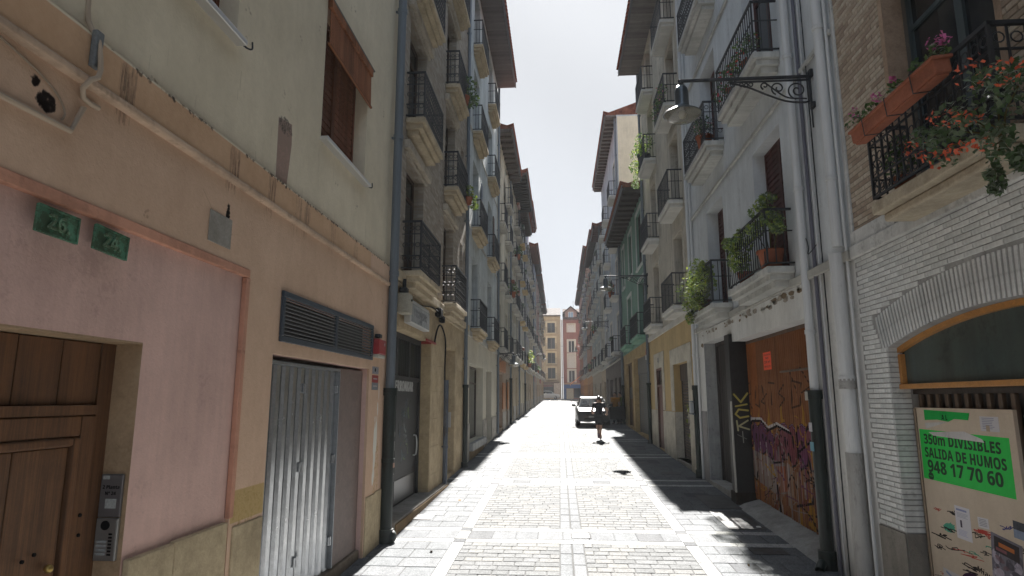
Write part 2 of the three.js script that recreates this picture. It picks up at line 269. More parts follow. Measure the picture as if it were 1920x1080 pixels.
function leaves(n, blobs, size, s0) {                  // leaf-sized folded faces spread through overlapping clumps
  const pos = [], nor = [], uv = []; const v = new THREE.Vector3(), q = new THREE.Quaternion(), e = new THREE.Euler();
  for (let i = 0; i < n; i++) {
    const [bx, by, bz, br, bh] = blobs[i % blobs.length]; let x, y, z, l;
    do { x = rr(-1, 1); y = rr(-1, 1); z = rr(-1, 1); l = x * x + y * y + z * z; } while (l > 1 || l < 0.12);
    const c = new THREE.Vector3(bx + x * br, by + y * (bh ?? br), bz + z * br), s = size * rr(0.6, 1.25); e.set(rr(-1.1, 1.1), rr(0, 6.28), rr(-1.1, 1.1)); q.setFromEuler(e);
    const P = [[-0.5, 0, 0], [0, 0.05, 0.32], [0.5, -0.04, 0], [0, 0.05, -0.32]].map((a) => v.set(...a).multiplyScalar(s).applyQuaternion(q).add(c).toArray()), nn = new THREE.Vector3(0, 1, 0).applyQuaternion(q).toArray();
    for (const k of [0, 1, 2, 0, 2, 3]) { pos.push(...P[k]); nor.push(...nn); uv.push(P[k][0], P[k][1]); }
  }
  const g = new THREE.BufferGeometry(); g.setAttribute('position', new THREE.Float32BufferAttribute(pos, 3)); g.setAttribute('normal', new THREE.Float32BufferAttribute(nor, 3)); g.setAttribute('uv', new THREE.Float32BufferAttribute(uv, 2)); return g;
}
const leafMat = (rgb) => M(rgb, { phys: { transmission: 0.35, thickness: 0 }, r: 0.85, side: THREE.DoubleSide });
const LEAF = { deep: leafMat([0.06, 0.12, 0.035]), mid: leafMat([0.13, 0.21, 0.05]), lime: leafMat([0.30, 0.38, 0.07]), grey: leafMat([0.12, 0.17, 0.09]) };
function plant(label, pos, turn, p) {                  // pot, stems, foliage, flowers
  const g = thing('potted_plant', label, 'plant', pos, turn, p.group);
  if (p.pot) { const [r, h] = p.pot; part('pot', lathe([[0, 0], [r * 0.72, 0], [r * 0.95, h * 0.86], [r * 1.08, h * 0.86], [r * 1.08, h], [r * 0.96, h], [r * 0.9, h * 0.9], [0, h * 0.9]], 18), p.potMat ?? M([0.30, 0.11, 0.065], { map: T.stone, r: 0.85 }), g); }
  const st = []; for (const b of p.blobs) { st.push(tube([[rr(-0.03, 0.03), p.pot ? p.pot[1] * 0.85 : 0, 0], [b[0] * 0.5 + rr(-0.04, 0.04), b[1] * 0.55, b[2] * 0.5], [b[0], b[1], b[2]]], 0.007, 6, 5)); }
  part('stem', st, M([0.10, 0.085, 0.035]), g);
  p.leaf.forEach((m, i) => tag(part('foliage', leaves(Math.round(p.n / p.leaf.length), p.blobs, p.size), LEAF[m], g), null, null, null, 'stuff'));
  if (p.flower) tag(part('flower', leaves(p.flower[1], p.fblobs ?? p.blobs, p.flower[2] ?? 0.05), M(p.flower[0], { side: THREE.DoubleSide, r: 0.7 }), g), null, null, null, 'stuff');
  return g;
}
// ------------------------------------------------------------------ ground, street, pavements: every stone a piece of its own near the camera
function ribbon(x0, x1, a, b, dy, step = 4) {
  const pos = [], idx = []; let n = 0;
  for (let d = a; ; d = Math.min(b, d + step)) { pos.push(x0, gy(d) + dy, -d, x1, gy(d) + dy, -d); if (n) idx.push(n * 2 - 2, n * 2 - 1, n * 2 + 1, n * 2 - 2, n * 2 + 1, n * 2); n++; if (d >= b) break; }
  const g = new THREE.BufferGeometry(); g.setAttribute('position', new THREE.Float32BufferAttribute(pos, 3)); g.setIndex(idx); g.computeVertexNormals(); return boxUV(g);
}
struct('ground', ribbon(-500, 500, -120, 900, -0.05, 12), M([0.16, 0.155, 0.15], { map: T.stone, r: 0.95 }));
const jointM = M([0.10, 0.10, 0.10], { map: T.granite, r: 0.95 });
const road = struct('road', ribbon(-1.5, 1.86, -6, 116, -0.008), jointM);
const pavL = struct('pavement', ribbon(-3.25, -1.501, -6, 116, -0.008), M([0.11, 0.11, 0.108], { map: T.granite, r: 0.95 }));
const pavR = struct('pavement', ribbon(1.861, 4.1, -6, 116, -0.008), M([0.11, 0.11, 0.108], { map: T.granite, r: 0.95 }));
const stoneMats = {}; 
const tones = { sett: [[0.185, 0.19, 0.195], [0.205, 0.205, 0.205], [0.16, 0.165, 0.17], [0.225, 0.225, 0.22], [0.19, 0.195, 0.202]], flag: [[0.185, 0.195, 0.207], [0.2, 0.208, 0.22], [0.172, 0.18, 0.193], [0.192, 0.2, 0.213]], strip: [[0.52, 0.52, 0.51], [0.47, 0.47, 0.465], [0.55, 0.55, 0.54]], dark: [[0.13, 0.135, 0.145], [0.11, 0.115, 0.125]] };
for (const k in tones) stoneMats[k] = tones[k].map((c) => M(c, { map: T.granite, bump: T.granite, bs: 0.002, r: 0.9 }));
const pieceGeos = new Map();
function pieceGeo(w, l, seedK) {                       // flat stone with a worn, chamfered edge; shared between stones of the same size class
  const key = w.toFixed(3) + l.toFixed(3) + seedK; if (pieceGeos.has(key)) return pieceGeos.get(key);
  const c = Math.min(0.011, w * 0.06), P = [], q = (a, b, cc, d) => P.push(...a, ...b, ...cc, ...a, ...cc, ...d), x = w / 2, z = l / 2, t = 0.0;
  const top = [[-x + c, t, z - c], [x - c, t, z - c], [x - c, t, -z + c], [-x + c, t, -z + c]], low = [[-x, t - 0.006, z], [x, t - 0.006, z], [x, t - 0.006, -z], [-x, t - 0.006, -z]], bot = low.map((v) => [v[0], -0.03, v[2]]);
  q(...top); for (let i = 0; i < 4; i++) { const k = (i + 1) % 4; q(low[i], low[k], top[k], top[i]); q(bot[i], bot[k], low[k], low[i]); }
  const g = new THREE.BufferGeometry(); g.setAttribute('position', new THREE.Float32BufferAttribute(P, 3)); g.computeVertexNormals(); const h = boxUV(g, seedK * 0.317 + 0.1); pieceGeos.set(key, h); return h;
}
const pieces = { road: [], pavL: [], pavR: [] };
function stoneAt(where, name, tone, x0, x1, a, b, gap = 0.007) {
  const w = Math.round((x1 - x0 - gap) * 100) / 100, l = Math.round((b - a - gap) * 100) / 100; if (w < 0.03 || l < 0.03) return;
  pieces[where].push({ name, tone, x: (x0 + x1) / 2, d: (a + b) / 2, w, l });
}
const BANDS = []; for (let k = -3; k < 20; k++) BANDS.push(10.2 + 5.38 * k);
const D0 = -1, D1 = 114.5, bw = 0.22, bg = 0.53;
for (const b of BANDS) {
  const cols = [['pavL', -2.95, -1.69], ['road', -1.5, 1.86], ['pavR', 2.05, 3.6]];
  for (const [wh, xa, xb] of cols) for (const dd of [b, b + bw + bg]) { for (let x = xa; x < xb - 0.05;) { const e = Math.min(xb, x + rr(0.55, 0.9)); stoneAt(wh, 'paving_slab', 'strip', x, e > xb - 0.2 ? xb : e, dd, dd + bw); x = e > xb - 0.2 ? xb : e; } }
  for (const [wh, xa, xb] of cols) for (let x = xa; x < xb - 0.05;) { const e = Math.min(xb, x + rr(0.32, 0.42)), f = e > xb - 0.15 ? xb : e; stoneAt(wh, 'paving_slab', rnd() < 0.05 ? 'dark' : 'flag', x, f, b + bw, b + bw + bg); x = f; }
  for (const [wh, xa, xb] of [['pavL', -1.69, -1.501], ['pavR', 1.861, 2.05]]) { stoneAt(wh, 'paving_slab', 'dark', xa, xb, b, b + bw); stoneAt(wh, 'paving_slab', 'strip', xa, xb, b + bw, b + bw + bg); stoneAt(wh, 'paving_slab', 'dark', xa, xb, b + bw + bg, b + 2 * bw + bg);
    const s0 = b + 2 * bw + bg, s1 = b + 5.38; for (let i = 0; i < 5; i++) stoneAt(wh, 'paving_slab', 'strip', xa, xb, s0 + (s1 - s0) * i / 5, s0 + (s1 - s0) * (i + 1) / 5); }
  const s0 = b + 2 * bw + bg, s1 = b + 5.38, rows = 22;
  for (let i = 0; i < rows; i++) {
    const a = s0 + (s1 - s0) * i / rows, e = s0 + (s1 - s0) * (i + 1) / rows;
    for (const [xa, xb] of [[-1.5, -0.03], [0.33, 1.86]]) { let x = xa, first = true; while (x < xb - 0.02) { let w = first && i % 2 ? 0.13 : pick([0.22, 0.25, 0.28, 0.3]); first = false; if (x + w > xb - 0.1) w = xb - x; stoneAt('road', 'sett', 'sett', x, x + w, a, e, 0.012); x += w; } }
  }
  for (let i = 0; i < 8; i++) for (const [xa, xb] of [[-0.025, 0.143], [0.157, 0.325]]) stoneAt('road', 'paving_slab', 'flag', xa, xb, s0 + (s1 - s0) * i / 8, s0 + (s1 - s0) * (i + 1) / 8);
  for (const [wh, xa, xb] of [['pavL', -2.95, -1.69], ['pavR', 2.05, 3.6]]) for (let i = 0; i < 10; i++) {
    let x = xa; const a = s0 + (s1 - s0) * i / 10, e = s0 + (s1 - s0) * (i + 1) / 10; let first = i % 2;
    while (x < xb - 0.02) { let w = first ? 0.22 : pick([0.35, 0.42, 0.5]); first = 0; if (x + w > xb - 0.18) w = xb - x; stoneAt(wh, 'paving_slab', rnd() < 0.025 ? 'dark' : 'flag', x, x + w, a, e); x += w; }
  }
}
for (const [wh, par] of [['road', road], ['pavL', pavL], ['pavR', pavR]]) {
  const vis = pieces[wh].filter((p) => p.d > 7.3 && p.d < D1).sort((a, b) => a.d - b.d), own = vis.slice(0, 298), rest = [...vis.slice(298), ...pieces[wh].filter((p) => p.d <= 7.3 && p.d > D0)];
  for (const p of own) {
    const m = new THREE.Mesh(pieceGeo(p.w, p.l, Math.floor(rnd() * 4)), pick(stoneMats[p.tone])); m.castShadow = m.receiveShadow = true; m.name = p.name;
    m.position.set(p.x, gy(p.d) + rr(-0.0015, 0.0025), -p.d); m.rotation.set(Math.atan(slope(p.d)) + rr(-0.004, 0.004), 0, rr(-0.004, 0.004)); par.add(m);
  }
  const gs = []; const mtx = new THREE.Matrix4(), eu = new THREE.Euler();
  for (const p of rest) { const g = pieceGeo(p.w, p.l, Math.floor(rnd() * 4)).clone(); mtx.makeRotationFromEuler(eu.set(Math.atan(slope(p.d)) + rr(-0.003, 0.003), 0, rr(-0.003, 0.003))).setPosition(p.x, gy(p.d) + rr(-0.0015, 0.0025), -p.d); g.applyMatrix4(mtx); const c = pick(tones[p.tone]), k = g.attributes.position.count, a = new Float32Array(k * 3); for (let i = 0; i < k; i++) a.set(c, i * 3); g.setAttribute('color', new THREE.BufferAttribute(a, 3)); gs.push(g); }
  const o = sh(new THREE.Mesh(mergeGeometries(gs), M([1, 1, 1], { map: T.granite, bump: T.granite, bs: 0.002, r: 0.9, vc: true }))); o.name = wh === 'road' ? 'sett' : 'paving_slab'; o.userData.kind = 'stuff'; par.add(o);
}
// cross street at the far end
struct('road', ribbon(-60, 60, 114.6, 121.6, 0.004), M([0.30, 0.30, 0.30], { map: T.granite, r: 0.85 }));
// ------------------------------------------------------------------ left side, first house: yellow over tan and pink render
const { FontLoader } = await import('three/addons/loaders/FontLoader.js');
const { TextGeometry } = await import('three/addons/geometries/TextGeometry.js');
const fontB = await new FontLoader().loadAsync('fonts/droid/droid_sans_bold.typeface.json');
function text3(s, size, depth = 0.004) { const g = new TextGeometry(s, { font: fontB, size, depth, curveSegments: 3, bevelEnabled: false }); g.computeBoundingBox(); const b = g.boundingBox; g.translate(-(b.max.x + b.min.x) / 2, -(b.max.y + b.min.y) / 2, 0); return boxUV(g); }
function canvasTex(w, h, draw) { const c = document.createElement('canvas'); c.width = w; c.height = h; const x = c.getContext('2d'); draw(x, w, h); const t = new THREE.CanvasTexture(c); t.colorSpace = THREE.SRGBColorSpace; t.anisotropy = 8; return t; }
function grain(x, w, h, amp, s) { const im = x.getImageData(0, 0, w, h), d = im.data; for (let j = 0; j < h; j++) for (let i = 0; i < w; i++) { const k = (j * w + i) * 4, n = (N1[((j * 0.5 * s | 0) & 1023) * 1024 + ((i * 0.5 * s | 0) & 1023)] - 0.5) * amp + (NV[((j * 0.5 * s | 0) & 1023) * 1024 + ((i * 0.5 * s | 0) & 1023)] - 0.5) * amp * 0.5 + (N2[((j * s | 0) & 1023) * 1024 + ((i * s | 0) & 1023)] - 0.5) * amp * 0.5; d[k] += n; d[k + 1] += n; d[k + 2] += n; } x.putImageData(im, 0, 0); }
const planeUV = (g, u0, v0, us, vs) => { const uv = g.attributes.uv; for (let i = 0; i < uv.count; i++) uv.setXY(i, (uv.getX(i) - u0) / us, (uv.getY(i) - v0) / vs); return g; };

const A = {};
A.p = { side: -1, d0: -13, d1: 10.28, eave: 12.6 }; A.y0 = gy(5); A.F = frameOf(-1, A.p.d0, A.p.d1, A.y0);
A.g = thing('townhouse', 'yellow rendered house with tan and pink lower walls, nearest on the left', 'house', A.F.pos, A.F.turn);
const MAPW = 9, MAPD = 1.6;                             // the drawn render covers d 1.6 to 10.6, h -0.4 to 8.6
const renderTex = canvasTex(2048, 2048, (x, w, h) => {
  const px = (d) => (d - MAPD) / MAPW * w, py = (hh) => h - (hh + 0.4) / MAPW * h, k = w / MAPW;
  x.fillStyle = '#dcd1b9'; x.fillRect(0, 0, w, h);
  x.fillStyle = '#d0b198'; x.fillRect(0, py(4.66), w, h);
  x.fillStyle = '#cba888'; x.fillRect(px(0), py(4.66), w, 0.3 * k);
  grain(x, w, h, 34, 1);
  const blob = (d, hh, rx, ry, col, n, al) => { for (let i = 0; i < n; i++) { x.globalAlpha = al * rnd(); x.fillStyle = col; const a = rnd() * 6.28, q = Math.sqrt(rnd()); x.beginPath(); x.ellipse(px(d + Math.cos(a) * q * rx), py(hh + Math.sin(a) * q * ry), rr(0.6, 3.4), rr(0.8, 5), rnd() * 3, 0, 6.3); x.fill(); } x.globalAlpha = 1; };
  const drip = (d, h0, h1, wd, col, n) => { for (let i = 0; i < n; i++) { x.globalAlpha = 0.25 * rnd(); x.fillStyle = col; const a = h0 + (h1 - h0) * Math.pow(rnd(), 1.5); x.fillRect(px(d + rr(-wd, wd)), py(a), rr(0.6, 2.6), rr(4, 46)); } x.globalAlpha = 1; };
  // patch scraped off the yellow render, grey over pink
  x.fillStyle = '#a08a7e'; x.beginPath(); [[5.88, 5.36], [6.2, 5.42], [6.22, 5.2], [6.16, 4.72], [5.9, 4.7]].forEach(([d, q], i) => i ? x.lineTo(px(d), py(q)) : x.moveTo(px(d), py(q))); x.fill(); blob(6.05, 5.33, 0.16, 0.09, '#5a544e', 260, 0.5); blob(6.04, 4.95, 0.15, 0.2, '#b5958a', 200, 0.5);
  // black crust and drips along the top of the band
  for (let d = 2.5; d < 10.2; d += 0.02) if (N1[(d * 90 | 0) & 1023] > 0.47) blob(d, 4.68 + rr(-0.015, 0.02), 0.02, 0.02, '#3c342e', 5, 0.7);
  for (const [d, n] of [[3.62, 90], [5.0, 150], [5.72, 120], [6.35, 70], [6.6, 110], [7.4, 40], [8.3, 60]]) drip(d, 4.66, 4.38, 0.08, '#4a3a32', n);
  drip(3.62, 4.66, 4.42, 0.07, '#57493f', 120); for (let i = 0; i < 60; i++) drip(rr(2.5, 10), rr(4.9, 6.5), 4.7, 0.02, '#8d8068', 3);
  blob(5.0, 4.03, 0.02, 0.12, '#171210', 160, 0.9); blob(3.05, 4.12, 0.06, 0.05, '#1d1614', 260, 0.9); blob(2.96, 4.2, 0.02, 0.02, '#1d1614', 60, 0.9);
  // yellow band and grime low on the wall, bare patch beside the garage
  x.globalAlpha = 0.8; x.fillStyle = '#b39a63'; x.fillRect(px(5.42), py(1.72), 0.6 * k, 0.27 * k); x.globalAlpha = 1; blob(5.7, 1.55, 0.3, 0.16, '#9c8552', 260, 0.4);
  blob(9.72, 1.4, 0.13, 0.5, '#a38a55', 500, 0.4);
  x.fillStyle = '#d9d6cb'; for (const [d, q, a, b] of [[9.62, 1.75, 0.07, 0.42], [9.68, 1.95, 0.05, 0.3], [9.6, 1.35, 0.06, 0.14], [9.72, 2.35, 0.03, 0.12], [9.6, 2.2, 0.02, 0.05], [9.76, 2.62, 0.02, 0.14]]) { x.beginPath(); for (let i = 0; i < 18; i++) { const t = i / 18 * 6.283, s = rr(0.65, 1.1); x.lineTo(px(d + Math.cos(t) * a * s), py(q + Math.sin(t) * b * s)); } x.fill(); }
  for (let i = 0; i < 30; i++) { const d = rr(2.5, 10), q = rr(2.8, 8); blob(d, q, 0.06, 0.06, '#6a5a48', 8, 0.35); }
  x.strokeStyle = '#6b574a'; x.lineWidth = 1; x.globalAlpha = 0.5; x.beginPath(); x.moveTo(px(4.6), py(4.15)); x.lineTo(px(4.85), py(3.95)); x.lineTo(px(5.1), py(3.9)); x.moveTo(px(8.8), py(4.3)); x.lineTo(px(9.3), py(4.0)); x.lineTo(px(9.5), py(3.5)); x.stroke(); x.globalAlpha = 1;
});
renderTex.wrapS = renderTex.wrapT = THREE.MirroredRepeatWrapping; renderTex.repeat.set(1 / MAPW, 1 / MAPW); renderTex.offset.set(-(MAPD - A.p.d0) / MAPW, (A.y0 + 0.4) / MAPW);
const renderM = M([1, 1, 1], { map: renderTex, bump: T.plasterBump, bs: 0.004, r: 0.93 }); renderM.color.setRGB(0.95, 0.95, 0.95);
const pinkM = plaster([0.68, 0.46, 0.40]), salmonM = plaster([0.62, 0.32, 0.22], 1), jambM = stone([0.40, 0.29, 0.19]);
{
  const { F, g } = A, D = { d0: 1.7, d1: 4.12, h0: -0.3, h1: 2.88 }, G = { d0: 6.02, d1: 9.22, h0: 0.22, h1: 2.94 }, LV = { d0: 6.16, d1: 9.23, h0: 3.11, h1: 3.55 }, W1 = { d0: 7.0, d1: 8.72, h0: 5.64, h1: 7.46 }, W0 = { d0: 3.25, d1: 4.97, h0: 5.67, h1: 7.46 };
  const rest = [-9.2, -5.4, -1.2].map((d) => ({ d0: d, d1: d + 1.7, h0: 5.65, h1: 7.46 })), up2 = [-9.2, -5.4, -1.2, 3.25, 7.0].map((d) => ({ d0: d, d1: d + 1.7, h0: 8.9, h1: 10.8 }));
  part('wall', [facadeGeo(F, A.p.d0, A.p.d1, 4.68, A.p.eave, [W0, W1, ...rest, ...up2]), core(F, A.p.d0, A.p.d1, A.p.eave)], renderM, g);
  part('ground_floor_wall', facadeGeo(F, A.p.d0, A.p.d1, -1.2, 4.68, [D, G, LV]), pinkM, g);
  part('render_coat', facadeGeo(F, A.p.d0 + 0.003, A.p.d1 - 0.003, -1.1, 4.37, [{ d0: -3.1, d1: 5.4, h0: -1.08, h1: 3.6 }, { ...G, h0: -1.09 }, LV], 0.036, 0.037), renderM, g);
  part('render_edge', [hr(F, -3.1, 5.44, 3.585, 3.66, 0.001, 0.05, 0.01), hr(F, 5.385, 5.45, 1.5, 3.584, 0.001, 0.05, 0.01)], salmonM, g);
  part('string_course', [hb(F, A.p.d0 + 0.003, A.p.d1 - 0.003, 4.371, 4.676, 0.001, 0.06)], renderM, g);
  part('string_course', [hr(F, A.p.d0 + 0.003, A.p.d1 - 0.003, 4.338, 4.40, 0.002, 0.088, 0.022, 3)], plaster([0.60, 0.44, 0.32], 1), g);
  // stone base and jamb
  const pl = []; for (const [a, b, t] of [[4.13, 4.62, 1.47], [4.625, 5.36, 1.48], [5.46, 6.0, 1.42], [9.25, 9.7, 1.1], [9.705, 10.26, 1.12]]) pl.push(hr(F, a, b, -0.3, t, 0.002, 0.055, 0.012));
  pl.forEach((q) => part('plinth', q, stone([0.50, 0.42, 0.29]), g));
  part('door_jamb', [hb(F, 4.118, 4.135, -0.3, 2.88, -0.3, -0.001), hb(F, 1.7, 4.12, 2.868, 2.882, -0.3, -0.001)], jambM, g);
  // old brown street door: fixed boards above, wicket leaf below
  const dm = wood([0.17, 0.075, 0.028], 0.78), z = -0.2, door = part('door', [hb(F, 3.99, 4.118, -0.3, 2.866, z - 0.06, z + 0.012), hb(F, 1.7, 3.99, 2.40, 2.46, z - 0.05, z + 0.035), hb(F, 1.7, 4.117, -0.3, 2.865, z - 0.1, z - 0.061)], dm, g);
  for (let i = 0; i < 7; i++) part('plank', hr(F, 1.7 + i * 0.3271 + 0.003, 1.7 + (i + 1) * 0.3271 - 0.003, 2.463, 2.862, z - 0.055, z + 0.004, 0.006, 1), dm, door);
  const wk = part('wicket_door', [hr(F, 3.86, 3.985, -0.2, 2.395, z - 0.05, z + 0.03, 0.01), hr(F, 1.75, 3.855, 2.27, 2.395, z - 0.05, z + 0.03, 0.01), hr(F, 3.80, 3.856, -0.2, 2.262, z - 0.05, z + 0.045, 0.018), hr(F, 1.75, 3.796, 2.21, 2.264, z - 0.05, z + 0.045, 0.018)], dm, door);
  for (let i = 0; i < 5; i++) part('plank', hr(F, 1.75 + i * 0.409 + 0.003, 1.75 + (i + 1) * 0.409 - 0.004, -0.2, 2.206, z - 0.055, z + 0.012, 0.006, 1), wood([0.185, 0.085, 0.034], 0.72), wk);
  part('handle', move(new THREE.SphereGeometry(0.026, 12, 10), ...hp(F, 3.70, 1.52, z + 0.05)), M([0.42, 0.30, 0.1], { m: 0.9, r: 0.35 }), wk);
  for (const [d, h] of [[3.925, 1.78], [3.93, 1.66], [3.6, 1.62], [3.52, 1.6]]) { const c = new THREE.CylinderGeometry(0.011, 0.011, 0.012, 10); c.rotateX(Math.PI / 2); part('bolt', move(c, ...hp(F, d, h, z + 0.034)), MAT.black, wk); }
  // corrugated garage doors, brown side panel, gap above
  const gal = M([0.62, 0.64, 0.66], { m: 0.85, r: 0.38, map: T.metal, rm: T.rough });
  const corr = (a, b, h0, h1, per, dep, zz) => { const n = Math.round((b - a) / per), pts = []; for (let i = 0; i < n; i++) { const x = a + (b - a) * i / n, s = (b - a) / n; pts.push([x, 0], [x + s * 0.42, 0], [x + s * 0.5, dep], [x + s * 0.92, dep]); } pts.push([b, 0]); const P = []; for (let i = 0; i < pts.length - 1; i++) { const [xa, za] = pts[i], [xb, zb] = pts[i + 1], v = (x, h, q) => [F.X(x), h - F.y0, q]; P.push(...v(xa, h0, zz + za), ...v(xb, h0, zz + zb), ...v(xb, h1, zz + zb), ...v(xa, h0, zz + za), ...v(xb, h1, zz + zb), ...v(xa, h1, zz + za)); } const q = new THREE.BufferGeometry(); q.setAttribute('position', new THREE.Float32BufferAttribute(P, 3)); q.computeVertexNormals(); return boxUV(q); };
  const gd = part('garage_door', [hb(F, 6.03, 8.14, 2.855, 2.885, -0.12, -0.02), hb(F, 8.125, 8.15, 0.42, 2.85, -0.12, -0.02), hb(F, 6.02, 6.05, 0.3, 2.85, -0.12, -0.02)], M([0.4, 0.42, 0.44], { m: 0.7, r: 0.45, map: T.metal }), g);
  gal.side = THREE.DoubleSide;
  for (const [a, b] of [[6.055, 7.085], [7.095, 8.12]]) { const lf = part('door_leaf', corr(a, b, gy(7) + 0.18, 2.85, 0.206, 0.034, -0.10), gal, gd);
    for (const hh of [0.75, 1.75, 2.62]) part('hinge', [hr(F, b - 0.05, b + 0.045, hh - 0.05, hh + 0.05, -0.065, -0.045, 0.006), rod(hp(F, b, hh - 0.055, -0.045), hp(F, b, hh + 0.055, -0.045), 0.012)], gal, lf); }
  part('door_panel', hr(F, 8.155, 9.2, 0.4, 2.9, -0.12, -0.06, 0.006), paint([0.26, 0.19, 0.165], 0.6), g);
  part('inner_wall', hb(F, 6.02, 9.22, 0.1, 2.94, -0.4, -0.36), stone([0.2, 0.19, 0.18]), g);
  part('threshold', hr(F, 6.02, 9.22, 0.0, gy(7.5) + 0.17, -0.2, -0.01, 0.02), stone([0.2, 0.17, 0.14]), g);
  // louvred grille of two bays
  const lm = paint([0.055, 0.075, 0.10], 0.45), lv = part('louvre', [hr(F, 6.12, 9.27, 3.53, 3.59, 0.037, 0.07, 0.008), hr(F, 6.12, 9.27, 3.07, 3.13, 0.037, 0.07, 0.008), hr(F, 6.12, 6.18, 3.13, 3.53, 0.037, 0.07, 0.008), hr(F, 9.21, 9.27, 3.13, 3.53, 0.037, 0.07, 0.008), hr(F, 7.66, 7.74, 3.13, 3.53, 0.037, 0.07, 0.008), ], lm, g); part('screen', hb(F, 6.17, 9.22, 3.12, 3.54, -0.1, -0.09), M([0.06, 0.06, 0.06], { r: 0.9 }), lv); const slatM = M([0.15, 0.15, 0.147], { map: T.metal, r: 0.6 });  // dark sheet added behind the slats, its colour standing in for interior shade
  for (let i = 0; i < 10; i++) for (const [a, b] of [[6.185, 7.655], [7.745, 9.205]]) { const s = box(0, Math.abs(b - a), -0.003, 0.003, -0.014, 0.014); s.rotateX(0.75); part('slat', move(s, F.X(a), 3.152 + i * 0.0398 - F.y0, 0.055), slatM, lv); }
  // upper windows with red-brown leaves, zinc sills, hanging blinds
  for (const [i, w] of [W0, W1, ...rest, ...up2].entries()) {
    opening(F, g, { ...w, kind: i < 2 ? 'shutter' : 'french', r: 0.24, m: wood([0.27, 0.115, 0.07], 0.8) });
    part('sill', [hr(F, w.d0 - 0.02, w.d1 + 0.02, w.h0 - 0.055, w.h0 - 0.002, -0.2, 0.10, 0.012)], M([0.6, 0.6, 0.6], { m: 0.7, r: 0.35 }), g);
    part('hook', tube([hp(F, w.d1 + 0.0, w.h0 - 0.03, 0.04), hp(F, w.d1 + 0.1, w.h0 - 0.03, 0.06), hp(F, w.d1 + 0.13, w.h0 - 0.02, 0.08), hp(F, w.d1 + 0.13, w.h0 + 0.05, 0.08)], 0.009, 12, 6), MAT.iron, g);
  }
  { // roll-down wooden blind hanging out over the lower leaf
    const bm = wood([0.36, 0.15, 0.075], 0.85), bl = part('blind', [hb(F, 7.0, 8.76, 7.36, 7.47, 0.002, 0.06)], bm, g), n = 11, sl = [];
    for (let i = 0; i < n; i++) sl.push(hr(F, 7.02, 8.74, 7.35 - (i + 1) * 0.044, 7.35 - i * 0.044 - 0.004, 0.024 + i * 0.001, 0.038 + i * 0.001, 0.005, 1)); sl.forEach((q) => part('slat', q, bm, bl));
    part('blind_roll', rod(hp(F, 7.0, 6.86, 0.042), hp(F, 8.76, 6.86, 0.042), 0.02, 12), bm, bl);
    part('trim', [hr(F, 6.93, 8.82, 7.468, 7.49, 0.002, 0.07, 0.008)], paint([0.16, 0.14, 0.12]), bl);
  }
  // painted-over conduit looping round the band
  const cm = plaster([0.52, 0.42, 0.32]);
  part('conduit', [tube([hp(F, -6, 4.02, 0.06), hp(F, 3.22, 4.02, 0.06), hp(F, 3.27, 4.03, 0.06), hp(F, 3.285, 4.08, 0.06), hp(F, 3.285, 4.2, 0.06)], 0.017, 40, 8), tube([hp(F, 3.40, 4.25, 0.06), hp(F, 3.285, 4.25, 0.06), hp(F, 3.22, 4.27, 0.09), hp(F, 3.215, 4.33, 0.13), hp(F, 3.27, 4.375, 0.135), hp(F, 3.3, 4.42, 0.125), hp(F, 3.3, 4.66, 0.08), hp(F, 3.29, 4.75, 0.02), hp(F, 3.28, 5.6, 0.02), hp(F, 3.27, 8.2, 0.02)], 0.016, 60, 8)], cm, g);
  part('conduit_cover', hr(F, 3.27, 3.335, 4.46, 4.7, 0.061, 0.10, 0.01), paint([0.22, 0.24, 0.25]), g);
  part('cable', tube([hp(F, 2.7, 4.3, 0.06), hp(F, 3.0, 4.24, 0.045), hp(F, 3.12, 4.18, 0.045), hp(F, 3.17, 4.1, 0.05), hp(F, 3.15, 4.06, 0.05)], 0.006, 24, 6), plaster([0.42, 0.33, 0.25]), g);
  part('junction_box', [hr(F, 4.72, 5.06, 3.76, 4.02, 0.037, 0.05, 0.006)], stone([0.36, 0.35, 0.33]), g);
  roof(F, g, A.p.d0, A.p.d1, A.p.eave, 0.7);
}
// things fixed to the first house
for (const [txt, d, tilt, lab, lean] of [['26.', 3.205, -0.02, 'green relief house number plate reading 26 on the pink wall', 0.02], ['24.', 3.63, -0.05, 'green relief house number plate reading 24 right of plate 26', 0.05]]) {
  const p = wallThing('number_plate', lab, 'number plate', -1, d, 3.462, 0.05), gm = M([0.13, 0.36, 0.22], { map: T.rust, r: 0.6 }), w = txt === '26.' ? 0.3 : 0.3;
  p.rotation.z = tilt; p.rotation.order = 'YXZ';
  part('plate', [rbox(-w / 2, w / 2, -0.078, 0.078, 0, 0.016, 0.006), box(-w / 2, w / 2, 0.066, 0.078, 0.0161, 0.022), box(-w / 2, w / 2, -0.078, -0.066, 0.0161, 0.022), box(-w / 2, -w / 2 + 0.012, -0.066, 0.066, 0.0161, 0.022), box(w / 2 - 0.012, w / 2, -0.066, 0.066, 0.0161, 0.022)], gm, p);
  part('numeral', move(text3(txt, 0.085, 0.012), 0, 0, 0.0165), M([0.22, 0.44, 0.28], { map: T.rust, r: 0.6 }), p);
}
